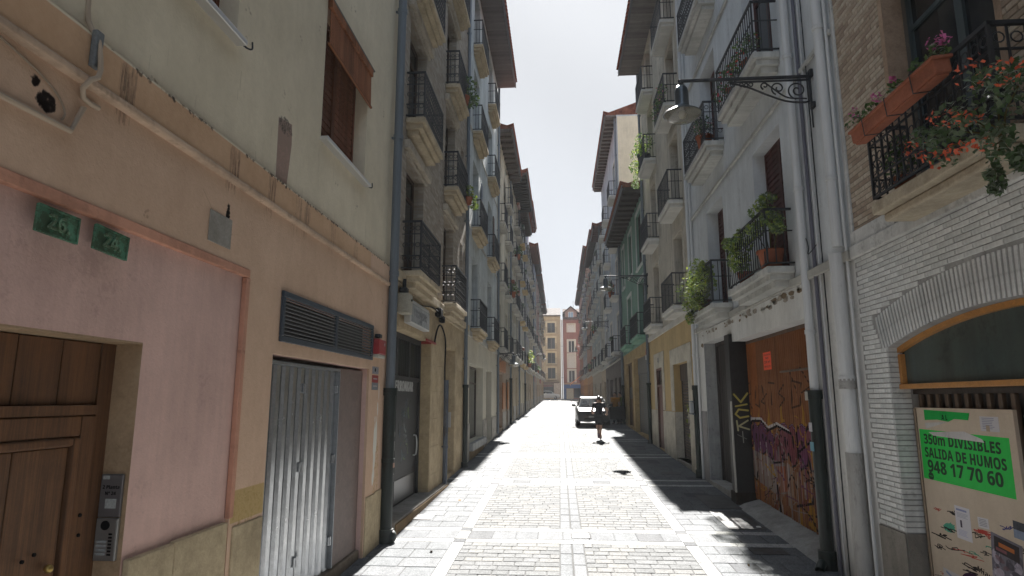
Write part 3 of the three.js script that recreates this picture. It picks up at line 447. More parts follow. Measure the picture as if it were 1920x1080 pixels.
{ // door entry panels on the jamb, facing down the street
  const p = thing('door_intercom', 'grey metal doorbell panel on the door jamb of the pink entrance', 'intercom', [WL - 0.1, 1.74, -4.115], 0);
  const dk = M([0.16, 0.15, 0.15], { m: 0.5, r: 0.45 }), sv = M([0.34, 0.34, 0.33], { m: 0.8, r: 0.4 });
  const top = part('panel', rbox(-0.075, 0.075, 0.0, 0.27, 0, 0.022, 0.006), dk, p), low = part('panel', rbox(-0.075, 0.075, -0.27, -0.006, 0, 0.026, 0.006), sv, p);
  part('label_plate', [box(-0.03, 0.045, 0.055, 0.115, 0.0225, 0.024), box(-0.06, -0.015, 0.238, 0.262, 0.0225, 0.024)], paint([0.5, 0.52, 0.5]), top); part('lettering', [move(text3('2 Planta', 0.022, 0.0015), 0.0, 0.19, 0.0225), move(text3('Nº 24', 0.022, 0.0015), 0.0, 0.15, 0.0225)], MAT.black, top);
  const sp = new THREE.CylinderGeometry(0.03, 0.03, 0.004, 16); sp.rotateX(Math.PI / 2); part('loudspeaker', move(sp, -0.01, -0.05, 0.028), MAT.black, low); for (let i = 0; i < 7; i++) part('button', rbox(0.02, 0.045, -0.11 - i * 0.021, -0.098 - i * 0.021, 0.026, 0.031, 0.002), MAT.black, low); for (let i = 0; i < 4; i++) part('label_plate', box(-0.06, 0.01, -0.16 - i * 0.025, -0.143 - i * 0.025, 0.0265, 0.0275), paint([0.4, 0.42, 0.42]), low); part('trim', box(0.055, 0.066, -0.262, -0.012, 0.0265, 0.03), sv, low);
}
{ const p = wallThing('alarm_box', 'red alarm box with white lower edge beside the louvre', 'alarm box', -1, 9.52, 3.12, 0.04); part('case', rbox(-0.2, 0.2, 0.05, 0.28, 0, 0.1, 0.02), paint([0.42, 0.03, 0.035], 0.4), p); part('trim', rbox(-0.19, 0.19, 0, 0.048, 0, 0.09, 0.012), paint([0.6, 0.58, 0.5], 0.5), p); part('lettering', move(text3('+', 0.09), 0.1, 0.21, 0.101), MAT.white, p); part('siren', rbox(-0.12, 0.0, 0.30, 0.36, 0, 0.09, 0.015), MAT.iron, p); }
for (const [h, c, lab] of [[2.93, [0.36, 0.36, 0.4], 'small grey notice with dark pictogram under the red alarm box'], [2.80, [0.42, 0.03, 0.03], 'small red notice between two grey notices by the garage'], [2.69, [0.26, 0.29, 0.32], 'small blue grey notice below the red notice by the garage']]) { const p = wallThing('notice', lab, 'notice', -1, 9.52, h, 0.037); part('plate', rbox(-0.16, 0.16, -0.055, 0.055, 0, 0.006, 0.003), paint(c), p); part('pictogram', h > 2.9 ? move(new THREE.CircleGeometry(0.03, 14), -0.02, 0.005, 0.0068) : box(-0.11, 0.1, -0.008, 0.012, 0.0062, 0.0074), h > 2.9 ? MAT.black : paint([0.55, 0.5, 0.5]), p); }
// ------------------------------------------------------------------ left side, second house: narrow brick front with wrought balconies
T.brick = (() => { const c = canvasTex(1024, 1024, (x, w, h) => { x.fillStyle = '#aaa59c'; x.fillRect(0, 0, w, h); const rows = 28, cols = 8; for (let j = 0; j < rows; j++) for (let i = -1; i < cols; i++) { const t = rr(0.92, 1.05), b = pick([[184, 174, 160], [176, 166, 152], [192, 182, 168], [170, 158, 144]]); x.fillStyle = `rgb(${b.map((v) => v * t | 0)})`; x.fillRect((i + (j % 2) / 2) * w / cols + 3, j * h / rows + 4, w / cols - 6, h / rows - 8); } grain(x, w, h, 30, 1); }); c.wrapS = c.wrapT = THREE.RepeatWrapping; c.repeat.set(1 / 2, 1 / 1.9); return c; })();
const brickM = (rgb) => M(rgb, { map: T.brick, bump: T.brick, bs: 0.003, r: 0.92 });
const opA = (d0, d1, h0, hh, o = {}) => ({ d0, d1, h0, h1: h0 + hh, kind: 'french', r: 0.26, bal: true, ...o });
{
  const fl = [4.8, 7.76, 10.54, 13.32], holes = [];
  for (const h of fl) { holes.push(opA(11.2, 12.72, h, 2.25, { m: MAT.brown, bx: 0.2 }), opA(15.1, 16.55, h, 2.25, { m: MAT.brown, bx: 0.15 })); holes.push({ d0: 17.6, d1: 18.15, h0: h + 0.9, h1: h + 2.2, kind: 'window', r: 0.2, m: MAT.white }); }
  holes.push({ d0: 10.72, d1: 13.84, h0: gy(12) + 0.12, h1: 3.77, r: 0.28 }, { d0: 15.5, d1: 17.1, h0: gy(16) + 0.12, h1: 3.8, kind: 'door', r: 0.36, m: wood([0.13, 0.09, 0.06]) });
  const ash = stone([0.50, 0.41, 0.28]);
  const { g, F } = house({ side: -1, d0: 10.29, d1: 19.2, eave: 16.4, o: 0.85, gtop: 4.75, holes, wall: brickM([0.78, 0.76, 0.74]), ground: ash, style: 'ornate', bo: 0.38, thick: true, slab: stone([0.52, 0.45, 0.34]), label: 'narrow brick house with lacy wrought iron balconies beside the yellow house', pipe: [[18.5, 2.2]] });
  const D = holes[12], z = -0.28;
  // ashlar courses of the ground floor piers
  for (const [a, b] of [[13.86, 14.62], [14.63, 15.48], [17.12, 17.8], [17.81, 18.35], [18.64, 19.18]]) for (let i = 0; i < 7; i++) { const h0 = gy(15) - 0.2 + i * 0.6; part('ashlar_block', hr(F, a, b, h0 + 0.004, Math.min(h0 + 0.596, 3.76), 0.001, 0.014, 0.006, 1), ash, g); }
  for (let i = 0; i < 6; i++) part('ashlar_block', hr(F, 13.822, 13.8392, 0.6 + i * 0.56 + 0.004, Math.min(0.6 + (i + 1) * 0.56 - 0.004, 3.74), -0.27, 0.01, 0.005, 1), stone([0.44, 0.35, 0.22]), g);
  part('string_course', [hr(F, 10.3, 19.19, 4.55, 4.74, 0.001, 0.10, 0.03), hr(F, 10.3, 19.19, 4.45, 4.549, 0.001, 0.05, 0.02)], stone([0.50, 0.43, 0.32]), g);
  for (const h of [7.08, 10.04, 12.82, 15.6]) for (const [a, b] of [[10.95, 12.97], [14.9, 16.75]]) part('hood_mould', [hr(F, a, b, h + 0.04, h + 0.22, 0.001, 0.12, 0.02), hr(F, a + 0.08, b - 0.08, h - 0.05, h + 0.038, 0.001, 0.05, 0.01)], stone([0.5, 0.46, 0.4]), g);
  // dark iron shop door with upper lights
  const dk = M([0.022, 0.021, 0.022], { map: T.metal, r: 0.6 }), dr = part('door', [hb(F, 10.72, 13.84, 2.86, 2.94, z, z + 0.07), hb(F, 10.72, 10.84, gy(11), 3.76, z, z + 0.07), hb(F, 13.72, 13.838, gy(13) + 0.12, 3.76, z, z + 0.07), hb(F, 10.84, 13.72, gy(12) + 0.12, 2.859, z - 0.03, z + 0.03), hb(F, 10.84, 13.72, 3.66, 3.76, z, z + 0.06), hb(F, 11.75, 11.87, 2.94, 3.659, z, z + 0.06), hb(F, 12.75, 12.87, 2.94, 3.659, z, z + 0.06)], dk, g);
  for (const [a, b] of [[10.84, 11.75], [11.87, 12.75], [12.87, 13.72]]) { part('pane', hb(F, a, b, 2.941, 3.658, z, z + 0.012), M([0.04, 0.05, 0.045], { r: 0.2 }), dr); for (let i = 1; i < 6; i++) part('bar', rod(hp(F, a + (b - a) * i / 6, 2.94, z + 0.04), hp(F, a + (b - a) * i / 6, 3.66, z + 0.04), 0.008, 6), dk, dr); }
  part('kick_plate', [hr(F, 11.9, 13.5, gy(12) + 0.2, gy(12) + 0.62, z + 0.031, z + 0.045, 0.01)], M([0.05, 0.05, 0.052], { r: 0.35, m: 0.3 }), dr); part('door_panel', hr(F, 11.9, 13.45, gy(12) + 0.75, 2.7, z + 0.031, z + 0.042, 0.01), M([0.018, 0.019, 0.02], { r: 0.6 }), dr);
  part('handle', tube([hp(F, 13.35, 1.75, z + 0.05), hp(F, 13.35, 1.75, z + 0.10), hp(F, 13.35, 1.35, z + 0.10), hp(F, 13.35, 1.35, z + 0.05)], 0.016, 16, 8), MAT.white, dr);
  part('lettering', move(text3('ERRONKAR', 0.20, 0.008), ...hp(F, 12.5, 2.75, z + 0.043)), MAT.white, dr); part('lettering', move(text3('R', 0.20, 0.008), ...hp(F, 11.5, 2.75, z + 0.043)), MAT.white, dr);
  'ERRONKAR'.split('').forEach((c, i) => part('lettering', move(text3(c, 0.17, 0.008), ...hp(F, 11.75, 2.5 - i * 0.215, z + 0.046)), MAT.white, dr));
  part('graffiti', canvasPlane(1.0, 1.3, 256, 330, (x, w, h) => { x.lineCap = 'round'; for (let i = 0; i < 26; i++) { x.strokeStyle = pick(['#5d6a72', '#6e7a5a', '#48545e', '#7d8488']); x.globalAlpha = rr(0.3, 0.8); x.lineWidth = rr(4, 16); x.beginPath(); const a = rr(40, w - 40), b = rr(30, h - 30); x.moveTo(a, b); x.bezierCurveTo(a + rr(-60, 60), b + rr(-60, 60), a + rr(-60, 60), b + rr(-60, 60), a + rr(-50, 50), b + rr(-50, 50)); x.stroke(); } }, hp(F, 12.55, 1.85, z + 0.0435)), new THREE.MeshStandardMaterial({ map: canvasPlane.last, transparent: true, roughness: 0.7 }), dr);
  part('threshold', [hr(F, 10.5, 15.4, gy(12) - 0.3, gy(12.9) + 0.13, -0.3, 0.16, 0.015)], stone([0.30, 0.29, 0.28]), g); part('threshold', hr(F, 10.5, 15.4, gy(12) - 0.3, gy(12.9) + 0.10, 0.161, 0.185, 0.01), stone([0.20, 0.14, 0.08]), g);
  part('lintel_strip', [hb(F, 13.2, 14.2, 3.72, 3.765, 0.016, 0.05), hb(F, 13.8, 13.838, 3.70, 3.76, -0.25, 0.015)], paint([0.42, 0.05, 0.04]), g);
  part('cable', [tube([hp(F, 11.0, 4.42, 0.06), hp(F, 12.2, 4.36, 0.05), hp(F, 13.6, 4.48, 0.08), hp(F, 14.4, 4.46, 0.1)], 0.014, 30, 6), tube([hp(F, 14.0, 3.75, 0.05), hp(F, 14.15, 4.0, 0.06), hp(F, 14.5, 4.2, 0.06), hp(F, 15.0, 4.15, 0.05), hp(F, 15.3, 3.9, 0.06), hp(F, 15.28, 3.3, 0.06), hp(F, 15.3, 2.95, 0.06)], 0.02, 60, 8)], MAT.black, g);
  part('cable_box', [rbox(F.X(14.25) - 0.14, F.X(14.25) + 0.14, 4.36 - F.y0, 4.56 - F.y0, 0.02, 0.16, 0.03), rbox(F.X(14.7) - 0.1, F.X(14.7) + 0.1, 4.28 - F.y0, 4.44 - F.y0, 0.02, 0.14, 0.03)], MAT.black, g);
  pipe(F, g, 15.3, gy(15.3), 2.95, 0.06, M([0.16, 0.19, 0.24], { map: T.rust, r: 0.5 }), 0.1, 'cable_duct');
  part('intercom', rbox(F.X(17.08) - 0.012, F.X(17.08) + 0.012, 1.75 - F.y0, 2.15 - F.y0, -0.24, -0.08, 0.006), M([0.5, 0.5, 0.48], { m: 0.6, r: 0.4 }), g);
}
function canvasPlane(w, h, pw, ph, draw, at) { const g = new THREE.PlaneGeometry(w, h); g.translate(...at); const t = canvasTex(pw, ph, draw); g.userData.tex = t; canvasPlane.last = t; return g; }
// big zinc downpipe with dark iron guard between the first two houses
{
  const d = 10.1, p = wallThing('drainpipe', 'blue grey downpipe with dark iron guard between yellow house and brick house', 'drainpipe', -1, d, gy(d), 0);
  const L = [rod([0, 2.3, 0.12], [0, 15, 0.12], 0.075, 14)]; for (const y of [4.2, 6.6, 9, 11.4, 13.8]) L.push(rod([0, y, 0.12], [0, y + 0.08, 0.12], 0.088, 14), box(-0.02, 0.02, y + 0.02, y + 0.05, 0.002, 0.1));
  part('pipe', L, MAT.zinc, p); part('pipe_guard', [rod([0, 0.1, 0.12], [0, 2.32, 0.12], 0.098, 14), rod([0, 2.24, 0.12], [0, 2.36, 0.12], 0.125, 14), rod([0, 1.2, 0.12], [0, 1.26, 0.12], 0.108, 14), rod([0, 0.0, 0.12], [0, 0.2, 0.12], 0.125, 14), move(new THREE.SphereGeometry(0.1, 12, 10), 0, 0.09, 0.2)], MAT.ironGreen, p);
  part('sticker', [rbox(-0.03, 0.05, 1.12, 1.19, 0.212, 0.221, 0.003)], paint([0.4, 0.2, 0.12]), p);
}
{ const p = wallThing('shop_sign', 'white box sign with faded grey lettering above the dark shop door', 'sign', -1, 11.95, 3.86, 0.05); part('case', rbox(-0.82, 0.82, 0, 0.4, 0, 0.13, 0.012), M([0.55, 0.55, 0.53], { m: 0.3, r: 0.4 }), p); part('sign_face', box(-0.79, 0.79, 0.03, 0.37, 0.1305, 0.134), M([0.42, 0.43, 0.43], { r: 0.25, map: T.plasterOld }), p); part('lettering', [move(text3('ERRONKAR', 0.15), 0, 0.22, 0.1342), move(text3('BAR', 0.08), 0, 0.09, 0.1342)], paint([0.28, 0.29, 0.3]), p); part('lamp_housing', rbox(-0.8, 0.8, 0.40, 0.44, 0.05, 0.12, 0.01), M([0.6, 0.6, 0.6], { m: 0.6, r: 0.3 }), p); }
{ const p = wallThing('meter_box', 'small cream electric box with dark cap left of the white box sign', 'electric box', -1, 10.88, 3.98, 0.03); part('case', rbox(-0.16, 0.16, 0, 0.36, 0, 0.2, 0.02), paint([0.5, 0.47, 0.38], 0.6), p); part('cap', [rbox(-0.14, 0.02, 0.365, 0.46, 0.02, 0.16, 0.02), rod([-0.05, 0.46, 0.09], [-0.05, 0.62, 0.09], 0.035, 10)], MAT.iron, p); part('bolt', move(new THREE.SphereGeometry(0.02, 8, 6), 0.06, 0.25, 0.2), MAT.black, p); }
// ------------------------------------------------------------------ the rest of the left side
const rows = (fl, cols, hh, o = {}) => fl.flatMap((h, i) => cols.map(([a, b]) => opA(a, b, h, hh, { ...o, ...(o.f ? o.f(i, a) : {}) })));
{
  const holes = rows([4.75, 8.12, 11.5, 14.7], [[20.25, 21.75], [24.75, 26.25]], 2.45, { m: MAT.brown, bx: 0.25, r: 0.3 });
  holes.push({ d0: 19.9, d1: 23.5, h0: 1.15, h1: 3.62, kind: 'shop', r: 0.3, m: wood([0.12, 0.085, 0.06]) }, { d0: 24.6, d1: 26.5, h0: gy(25) + 0.1, h1: 3.62, kind: 'door', r: 0.3, m: wood([0.10, 0.075, 0.055]), fan: true });
  const { g, F } = house({ side: -1, d0: 19.2, d1: 28.6, eave: 17.55, o: 0.86, gtop: 4.6, holes, wall: plaster([0.56, 0.60, 0.60], 1), ground: plaster([0.60, 0.56, 0.46]), plinth: 1.75, bo: 0.34, thick: true, slab: stone([0.50, 0.42, 0.30]), style: 'plain', sur: plaster([0.62, 0.62, 0.58]), label: 'pale grey blue house with plain iron balconies beyond the brick house', bands: [[4.45, 4.62, 0.06], [7.98, 8.08, 0.03], [11.36, 11.46, 0.03]], pipe: [[28.4, 0.1]], roof: { rafters: 0, soffit: wood([0.13, 0.11, 0.11]) } });
  part('sill', (() => { const s = hr(F, 19.85, 23.55, 0.9, 1.14, -0.3, 0.16, 0.03); return s; })(), stone([0.36, 0.38, 0.40]), g);
  part('stall_riser', hr(F, 19.95, 23.45, gy(21) - 0.3, 0.895, -0.28, 0.06, 0.02), stone([0.26, 0.20, 0.13]), g);
  for (const [d, c] of [[22.2, 'blue'], [26.5, 'brown']]) part('shutter', hr(F, d, d + 0.45, 8.2, 10.4, 0.02, 0.05, 0.006), shut[c], g);
}
const leftRow = [
  { d0: 28.6, d1: 36, eave: 15.4, o: 0.68, gtop: 4.7, fl: [4.85, 7.95, 10.9, 13.0], cols: [[29.4, 30.6], [33.2, 34.4]], hh: 2.2, wall: plaster([0.60, 0.56, 0.46], 1), ground: stone([0.40, 0.33, 0.27]), label: 'cream house above an orange shopfront, fourth on the left', pipe: [[35.8, 2.4]], shop: 'orange', bo: 0.34, roof: { soffit: wood([0.17, 0.14, 0.12]), step: 0.75 } },
  { d0: 36, d1: 43.7, eave: 15.9, o: 1.0, gtop: 4.9, fl: [5.0, 8.0, 10.9, 13.5], cols: [[37, 38.2], [39.6, 40.6], [42, 43]], hh: 2.1, wall: plaster([0.56, 0.52, 0.42], 1), ground: stone([0.42, 0.36, 0.27]), label: 'ochre house with dark deeply raftered eave, fifth on the left', pipe: [[43.5, 0.2]], bo: 0.38, roof: { rafter: wood([0.03, 0.026, 0.024]), soffit: wood([0.05, 0.042, 0.04]) } },
  { d0: 43.7, d1: 51, eave: 16.0, o: 0.66, gtop: 4.8, fl: [4.95, 8.0, 10.9, 13.7], cols: [[44.8, 46], [48.6, 49.8]], hh: 2.2, wall: plaster([0.66, 0.66, 0.64]), ground: plaster([0.55, 0.49, 0.37]), label: 'white house with cream boxed balconies, sixth on the left', bo: 0.42, slab: plaster([0.55, 0.42, 0.24]), pipe: [[50.8, 2.2]] },
  { d0: 51, d1: 60, eave: 18.7, o: 0.7, gtop: 5.0, fl: [5.1, 8.2, 11.2, 14.2], cols: [[52, 53.2], [54.9, 56.1], [57.8, 59]], hh: 2.2, wall: plaster([0.54, 0.53, 0.58]), ground: stone([0.40, 0.35, 0.28]), label: 'pale lilac house under a dark red eave, seventh on the left', bo: 0.4, roof: { soffit: wood([0.13, 0.04, 0.035]), rafter: wood([0.11, 0.035, 0.03]) } },
  { d0: 60, d1: 68, eave: 17.3, o: 0.8, gtop: 5.1, fl: [5.2, 8.2, 11.1, 14], cols: [[61, 62.2], [65, 66.2]], hh: 2.2, wall: plaster([0.62, 0.57, 0.48]), ground: stone([0.45, 0.37, 0.28]), label: 'cream house under a rust red eave, eighth on the left', bo: 0.4, slab: plaster([0.55, 0.5, 0.42]), roof: { soffit: wood([0.22, 0.075, 0.04]), rafter: wood([0.2, 0.065, 0.035]) }, pipe: [[67.8, 0.2]] },
  { d0: 68, d1: 79, eave: 18.3, o: 0.66, gtop: 5.3, fl: [5.4, 8.5, 11.5, 14.5], cols: [[69, 70.2], [72.6, 73.8], [76.5, 77.7]], hh: 2.2, wall: plaster([0.40, 0.44, 0.52]), ground: stone([0.36, 0.33, 0.3]), label: 'blue grey house with red shopfront, ninth on the left', shop: 'red', bo: 0.4 },
  { d0: 79, d1: 90, eave: 18.0, o: 0.66, gtop: 5.4, fl: [5.5, 8.6, 11.6, 14.6], cols: [[80, 81.2], [84, 85.2], [88, 89.2]], hh: 2.2, wall: plaster([0.58, 0.42, 0.36]), ground: stone([0.42, 0.34, 0.26]), label: 'salmon house, tenth on the left', bo: 0.4 },
  { d0: 90, d1: 101, eave: 17.8, o: 0.66, gtop: 5.6, fl: [5.7, 8.7, 11.7, 14.6], cols: [[91, 92.2], [95, 96.2], [98.8, 100]], hh: 2.2, wall: plaster([0.62, 0.6, 0.55]), ground: stone([0.42, 0.36, 0.28]), label: 'off white house, eleventh on the left', bo: 0.4, shop: 'red' },
  { d0: 101, d1: 111.5, eave: 17.5, o: 0.66, gtop: 5.7, fl: [5.8, 8.8, 11.8, 14.6], cols: [[102, 103.2], [105.8, 107], [109, 110.2]], hh: 2.2, wall: plaster([0.64, 0.54, 0.34]), ground: stone([0.44, 0.36, 0.24]), label: 'yellow corner house at the far left end of the street', bo: 0.4 },
];
const shopC = { orange: paint([0.55, 0.2, 0.05]), red: paint([0.34, 0.04, 0.03]), blue: paint([0.05, 0.12, 0.3]) };
function rowHouse(side, q, i) {
  const sc = pick(['brown', 'grey', 'dark', 'green', 'white', 'brown']), holes = rows(q.fl, q.cols, q.hh, { m: shut[q.frame ?? sc], bx: q.bx ?? 0.25, r: 0.24, sur: q.sur ?? (i % 2 ? 0.14 : 0), f: (k, a) => (rnd() < 0.28 ? { kind: 'shutter', m: shut[sc] } : rnd() < 0.12 && k > 0 ? { bal: false } : {}) });
  const L = q.d1 - q.d0, gb = gy((q.d0 + q.d1) / 2) + 0.12, top = q.gtop - 0.95;
  if (!q.low) { const n = Math.max(2, Math.round(L / 3.4)); for (let k = 0; k < n; k++) { const a = q.d0 + L * (k + 0.5) / n, w = k % 2 ? 0.6 : 1.15; holes.push({ d0: a - w, d1: a + w, h0: gb, h1: top - rr(0, 0.3), kind: k % 2 ? 'door' : rnd() < 0.55 ? 'shop' : 'roller', r: 0.25, m: q.shop && k === 0 ? shopC[q.shop] : pick([shut.brown, shut.dark, shut.grey]) }); } } else holes.push(...q.low);
  const r = house({ side, ...q, holes, style: 'far', bo: q.bo ?? 0.4, plinth: q.plinth ?? gb + 0.75, sur: plaster([0.64, 0.62, 0.56]), bands: [[q.gtop - 0.22, q.gtop - 0.02, 0.06]] });
  if (q.shop) part('shop_fascia', hr(r.F, q.d0 + 0.3, q.d0 + Math.min(4, L - 0.4), q.gtop - 0.9, q.gtop - 0.35, 0.001, 0.09, 0.015), shopC[q.shop], r.g);
  // washing lines, blinds and air units give the fronts their clutter
  for (const [a, b] of q.cols) for (const h of q.fl) { const u = rnd(); if (u < 0.36) part('blind', hr(r.F, a + 0.02, b - 0.02, h + q.hh - rr(0.4, 1.5), h + q.hh - 0.02, -0.1, -0.06, 0.015), pick([paint([0.3, 0.34, 0.2]), paint([0.55, 0.53, 0.48]), paint([0.5, 0.47, 0.4]), paint([0.14, 0.2, 0.14]), paint([0.42, 0.2, 0.1])]), r.g); else if (u < 0.6) part('window_box', hr(r.F, a + 0.1, b - 0.1, h + 0.72, h + 0.9, (q.bo ?? 0.4) - 0.02, (q.bo ?? 0.4) + 0.14, 0.02), pick([paint([0.25, 0.09, 0.05]), paint([0.4, 0.38, 0.35]), paint([0.06, 0.1, 0.07])]), r.g); }
  const cy = q.gtop + rr(-0.1, 0.25), pts = []; for (let i = 0; i <= 8; i++) pts.push(hp(r.F, q.d0 + 0.05 + (L - 0.1) * i / 8, cy - (i % 2 ? 0.06 : 0) + rr(-0.02, 0.02), 0.1)); part('cable', tube(pts, 0.012, 40, 5), MAT.black, r.g); const dx = rr(q.d0 + 0.4, q.d1 - 0.4); part('cable', rod(hp(r.F, dx, cy, 0.06), hp(r.F, dx, q.eave - 0.5, 0.06), 0.01, 5), MAT.zinc, r.g);
  return r;
}
leftRow.forEach((q, i) => rowHouse(-1, q, i));
{ const { F, g } = HOUSES[2]; part('shopfront', [hr(F, 31.5, 33.0, gy(32) + 1.0, 3.3, 0.002, 0.05, 0.01), hr(F, 34.3, 35.2, gy(34) + 0.9, 3.4, 0.002, 0.05, 0.01)], paint([0.50, 0.19, 0.04]), g); part('shopfront', hr(F, 28.8, 29.3, gy(29) + 0.6, 3.0, 0.002, 0.05, 0.01), paint([0.05, 0.10, 0.2]), g); }
// ------------------------------------------------------------------ right side, first house: white painted brick below, bare brick above
function brickCourses(F, par, reg, course, len, skip, mats, proud, name = 'brick') {   // the bricks that show largest as parts, the rest joined
  const all = []; let j = 0;
  for (let h = reg.h0; h < reg.h1 - course * 0.4; h += course, j++) {
    for (let d = reg.d0 - (j % 2) * len / 2; d < reg.d1; d += len) {
      let a = Math.max(reg.d0, d + 0.006), b = Math.min(reg.d1, d + len - 0.006); if (b - a < 0.03) continue;
      for (const [sa, sb] of skip(h + course / 2, a, b)) if (sb - sa > 0.03) all.push({ a: sa, b: sb, h });
    }
  }
  const key = (q) => Math.hypot((q.a + q.b) / 2, q.h - 2.5) + ((q.a + q.b) / 2 < (reg.near ?? 0) ? 100 : 0);
  all.sort((p, q) => key(p) - key(q)); const rest = [], gc = new Map();
  all.forEach((q, i) => {
    const w = Math.round((q.b - q.a) * 100) / 100, k = w.toFixed(2); if (!gc.has(k)) { const bw2 = w / 2, bh = course / 2 - 0.0045, c = 0.004; const P = [], quad = (a, b, e, f) => P.push(...a, ...b, ...e, ...a, ...e, ...f), fr = [[-bw2 + c, -bh + c, proud], [bw2 - c, -bh + c, proud], [bw2 - c, bh - c, proud], [-bw2 + c, bh - c, proud]], bk = [[-bw2, -bh, 0.0005], [bw2, -bh, 0.0005], [bw2, bh, 0.0005], [-bw2, bh, 0.0005]]; quad(...fr); for (let n = 0; n < 4; n++) { const m = (n + 1) % 4; quad(bk[n], bk[m], fr[m], fr[n]); } const g = new THREE.BufferGeometry(); g.setAttribute('position', new THREE.Float32BufferAttribute(P, 3)); g.computeVertexNormals(); gc.set(k, boxUV(g, w * 3)); }
    const pos = hp(F, (q.a + q.b) / 2, q.h + course / 2, 0), tilt = rr(-0.006, 0.006), z = rr(-0.0015, 0.002);
    if (i < 298) { const m = sh(new THREE.Mesh(gc.get(k), pick(mats))); m.name = name; m.position.set(pos[0], pos[1], z); m.rotation.z = tilt; par.add(m); }
    else { const g = gc.get(k).clone(); g.rotateZ(tilt); g.translate(pos[0], pos[1], z); const c = pick(mats).color, n = g.attributes.position.count, arr = new Float32Array(n * 3); for (let t = 0; t < n; t++) { arr[t * 3] = c.r; arr[t * 3 + 1] = c.g; arr[t * 3 + 2] = c.b; } g.setAttribute('color', new THREE.BufferAttribute(arr, 3)); rest.push(g); }
  });
  if (rest.length) { const o = sh(new THREE.Mesh(mergeGeometries(rest), M([1, 1, 1], { map: mats[0].map, bump: mats[0].bumpMap, bs: mats[0].bumpScale, vc: true }))); o.name = name; o.userData.kind = 'stuff'; par.add(o); }
}
const cutOut = (a, b, holes) => { let segs = [[a, b]]; for (const [x, y] of holes) segs = segs.flatMap(([p, q]) => (y <= p || x >= q ? [[p, q]] : [[p, Math.min(q, x)], [Math.max(p, y), q]].filter(([m, n]) => n > m))); return segs; };
const wbrick = [[0.70, 0.715, 0.705], [0.75, 0.76, 0.75], [0.64, 0.655, 0.645], [0.72, 0.725, 0.71]].map((c) => M(c, { map: T.plasterOld, bump: T.plasterBump, bs: 0.003, r: 0.8 }));
const tbrick = [[0.47, 0.40, 0.33], [0.52, 0.45, 0.38], [0.42, 0.35, 0.29], [0.55, 0.49, 0.42], [0.38, 0.31, 0.26]].map((c) => M(c, { map: T.stone, bump: T.plasterBump, bs: 0.004, r: 0.92 }));
const RB = { p: { d0: -13, d1: 7.78, eave: 13.2 }, y0: gy(4) }; RB.F = frameOf(1, -13, 7.78, RB.y0);
RB.g = thing('townhouse', 'white painted brick house with arched window and flower balcony, nearest on the right', 'house', RB.F.pos, RB.F.turn);
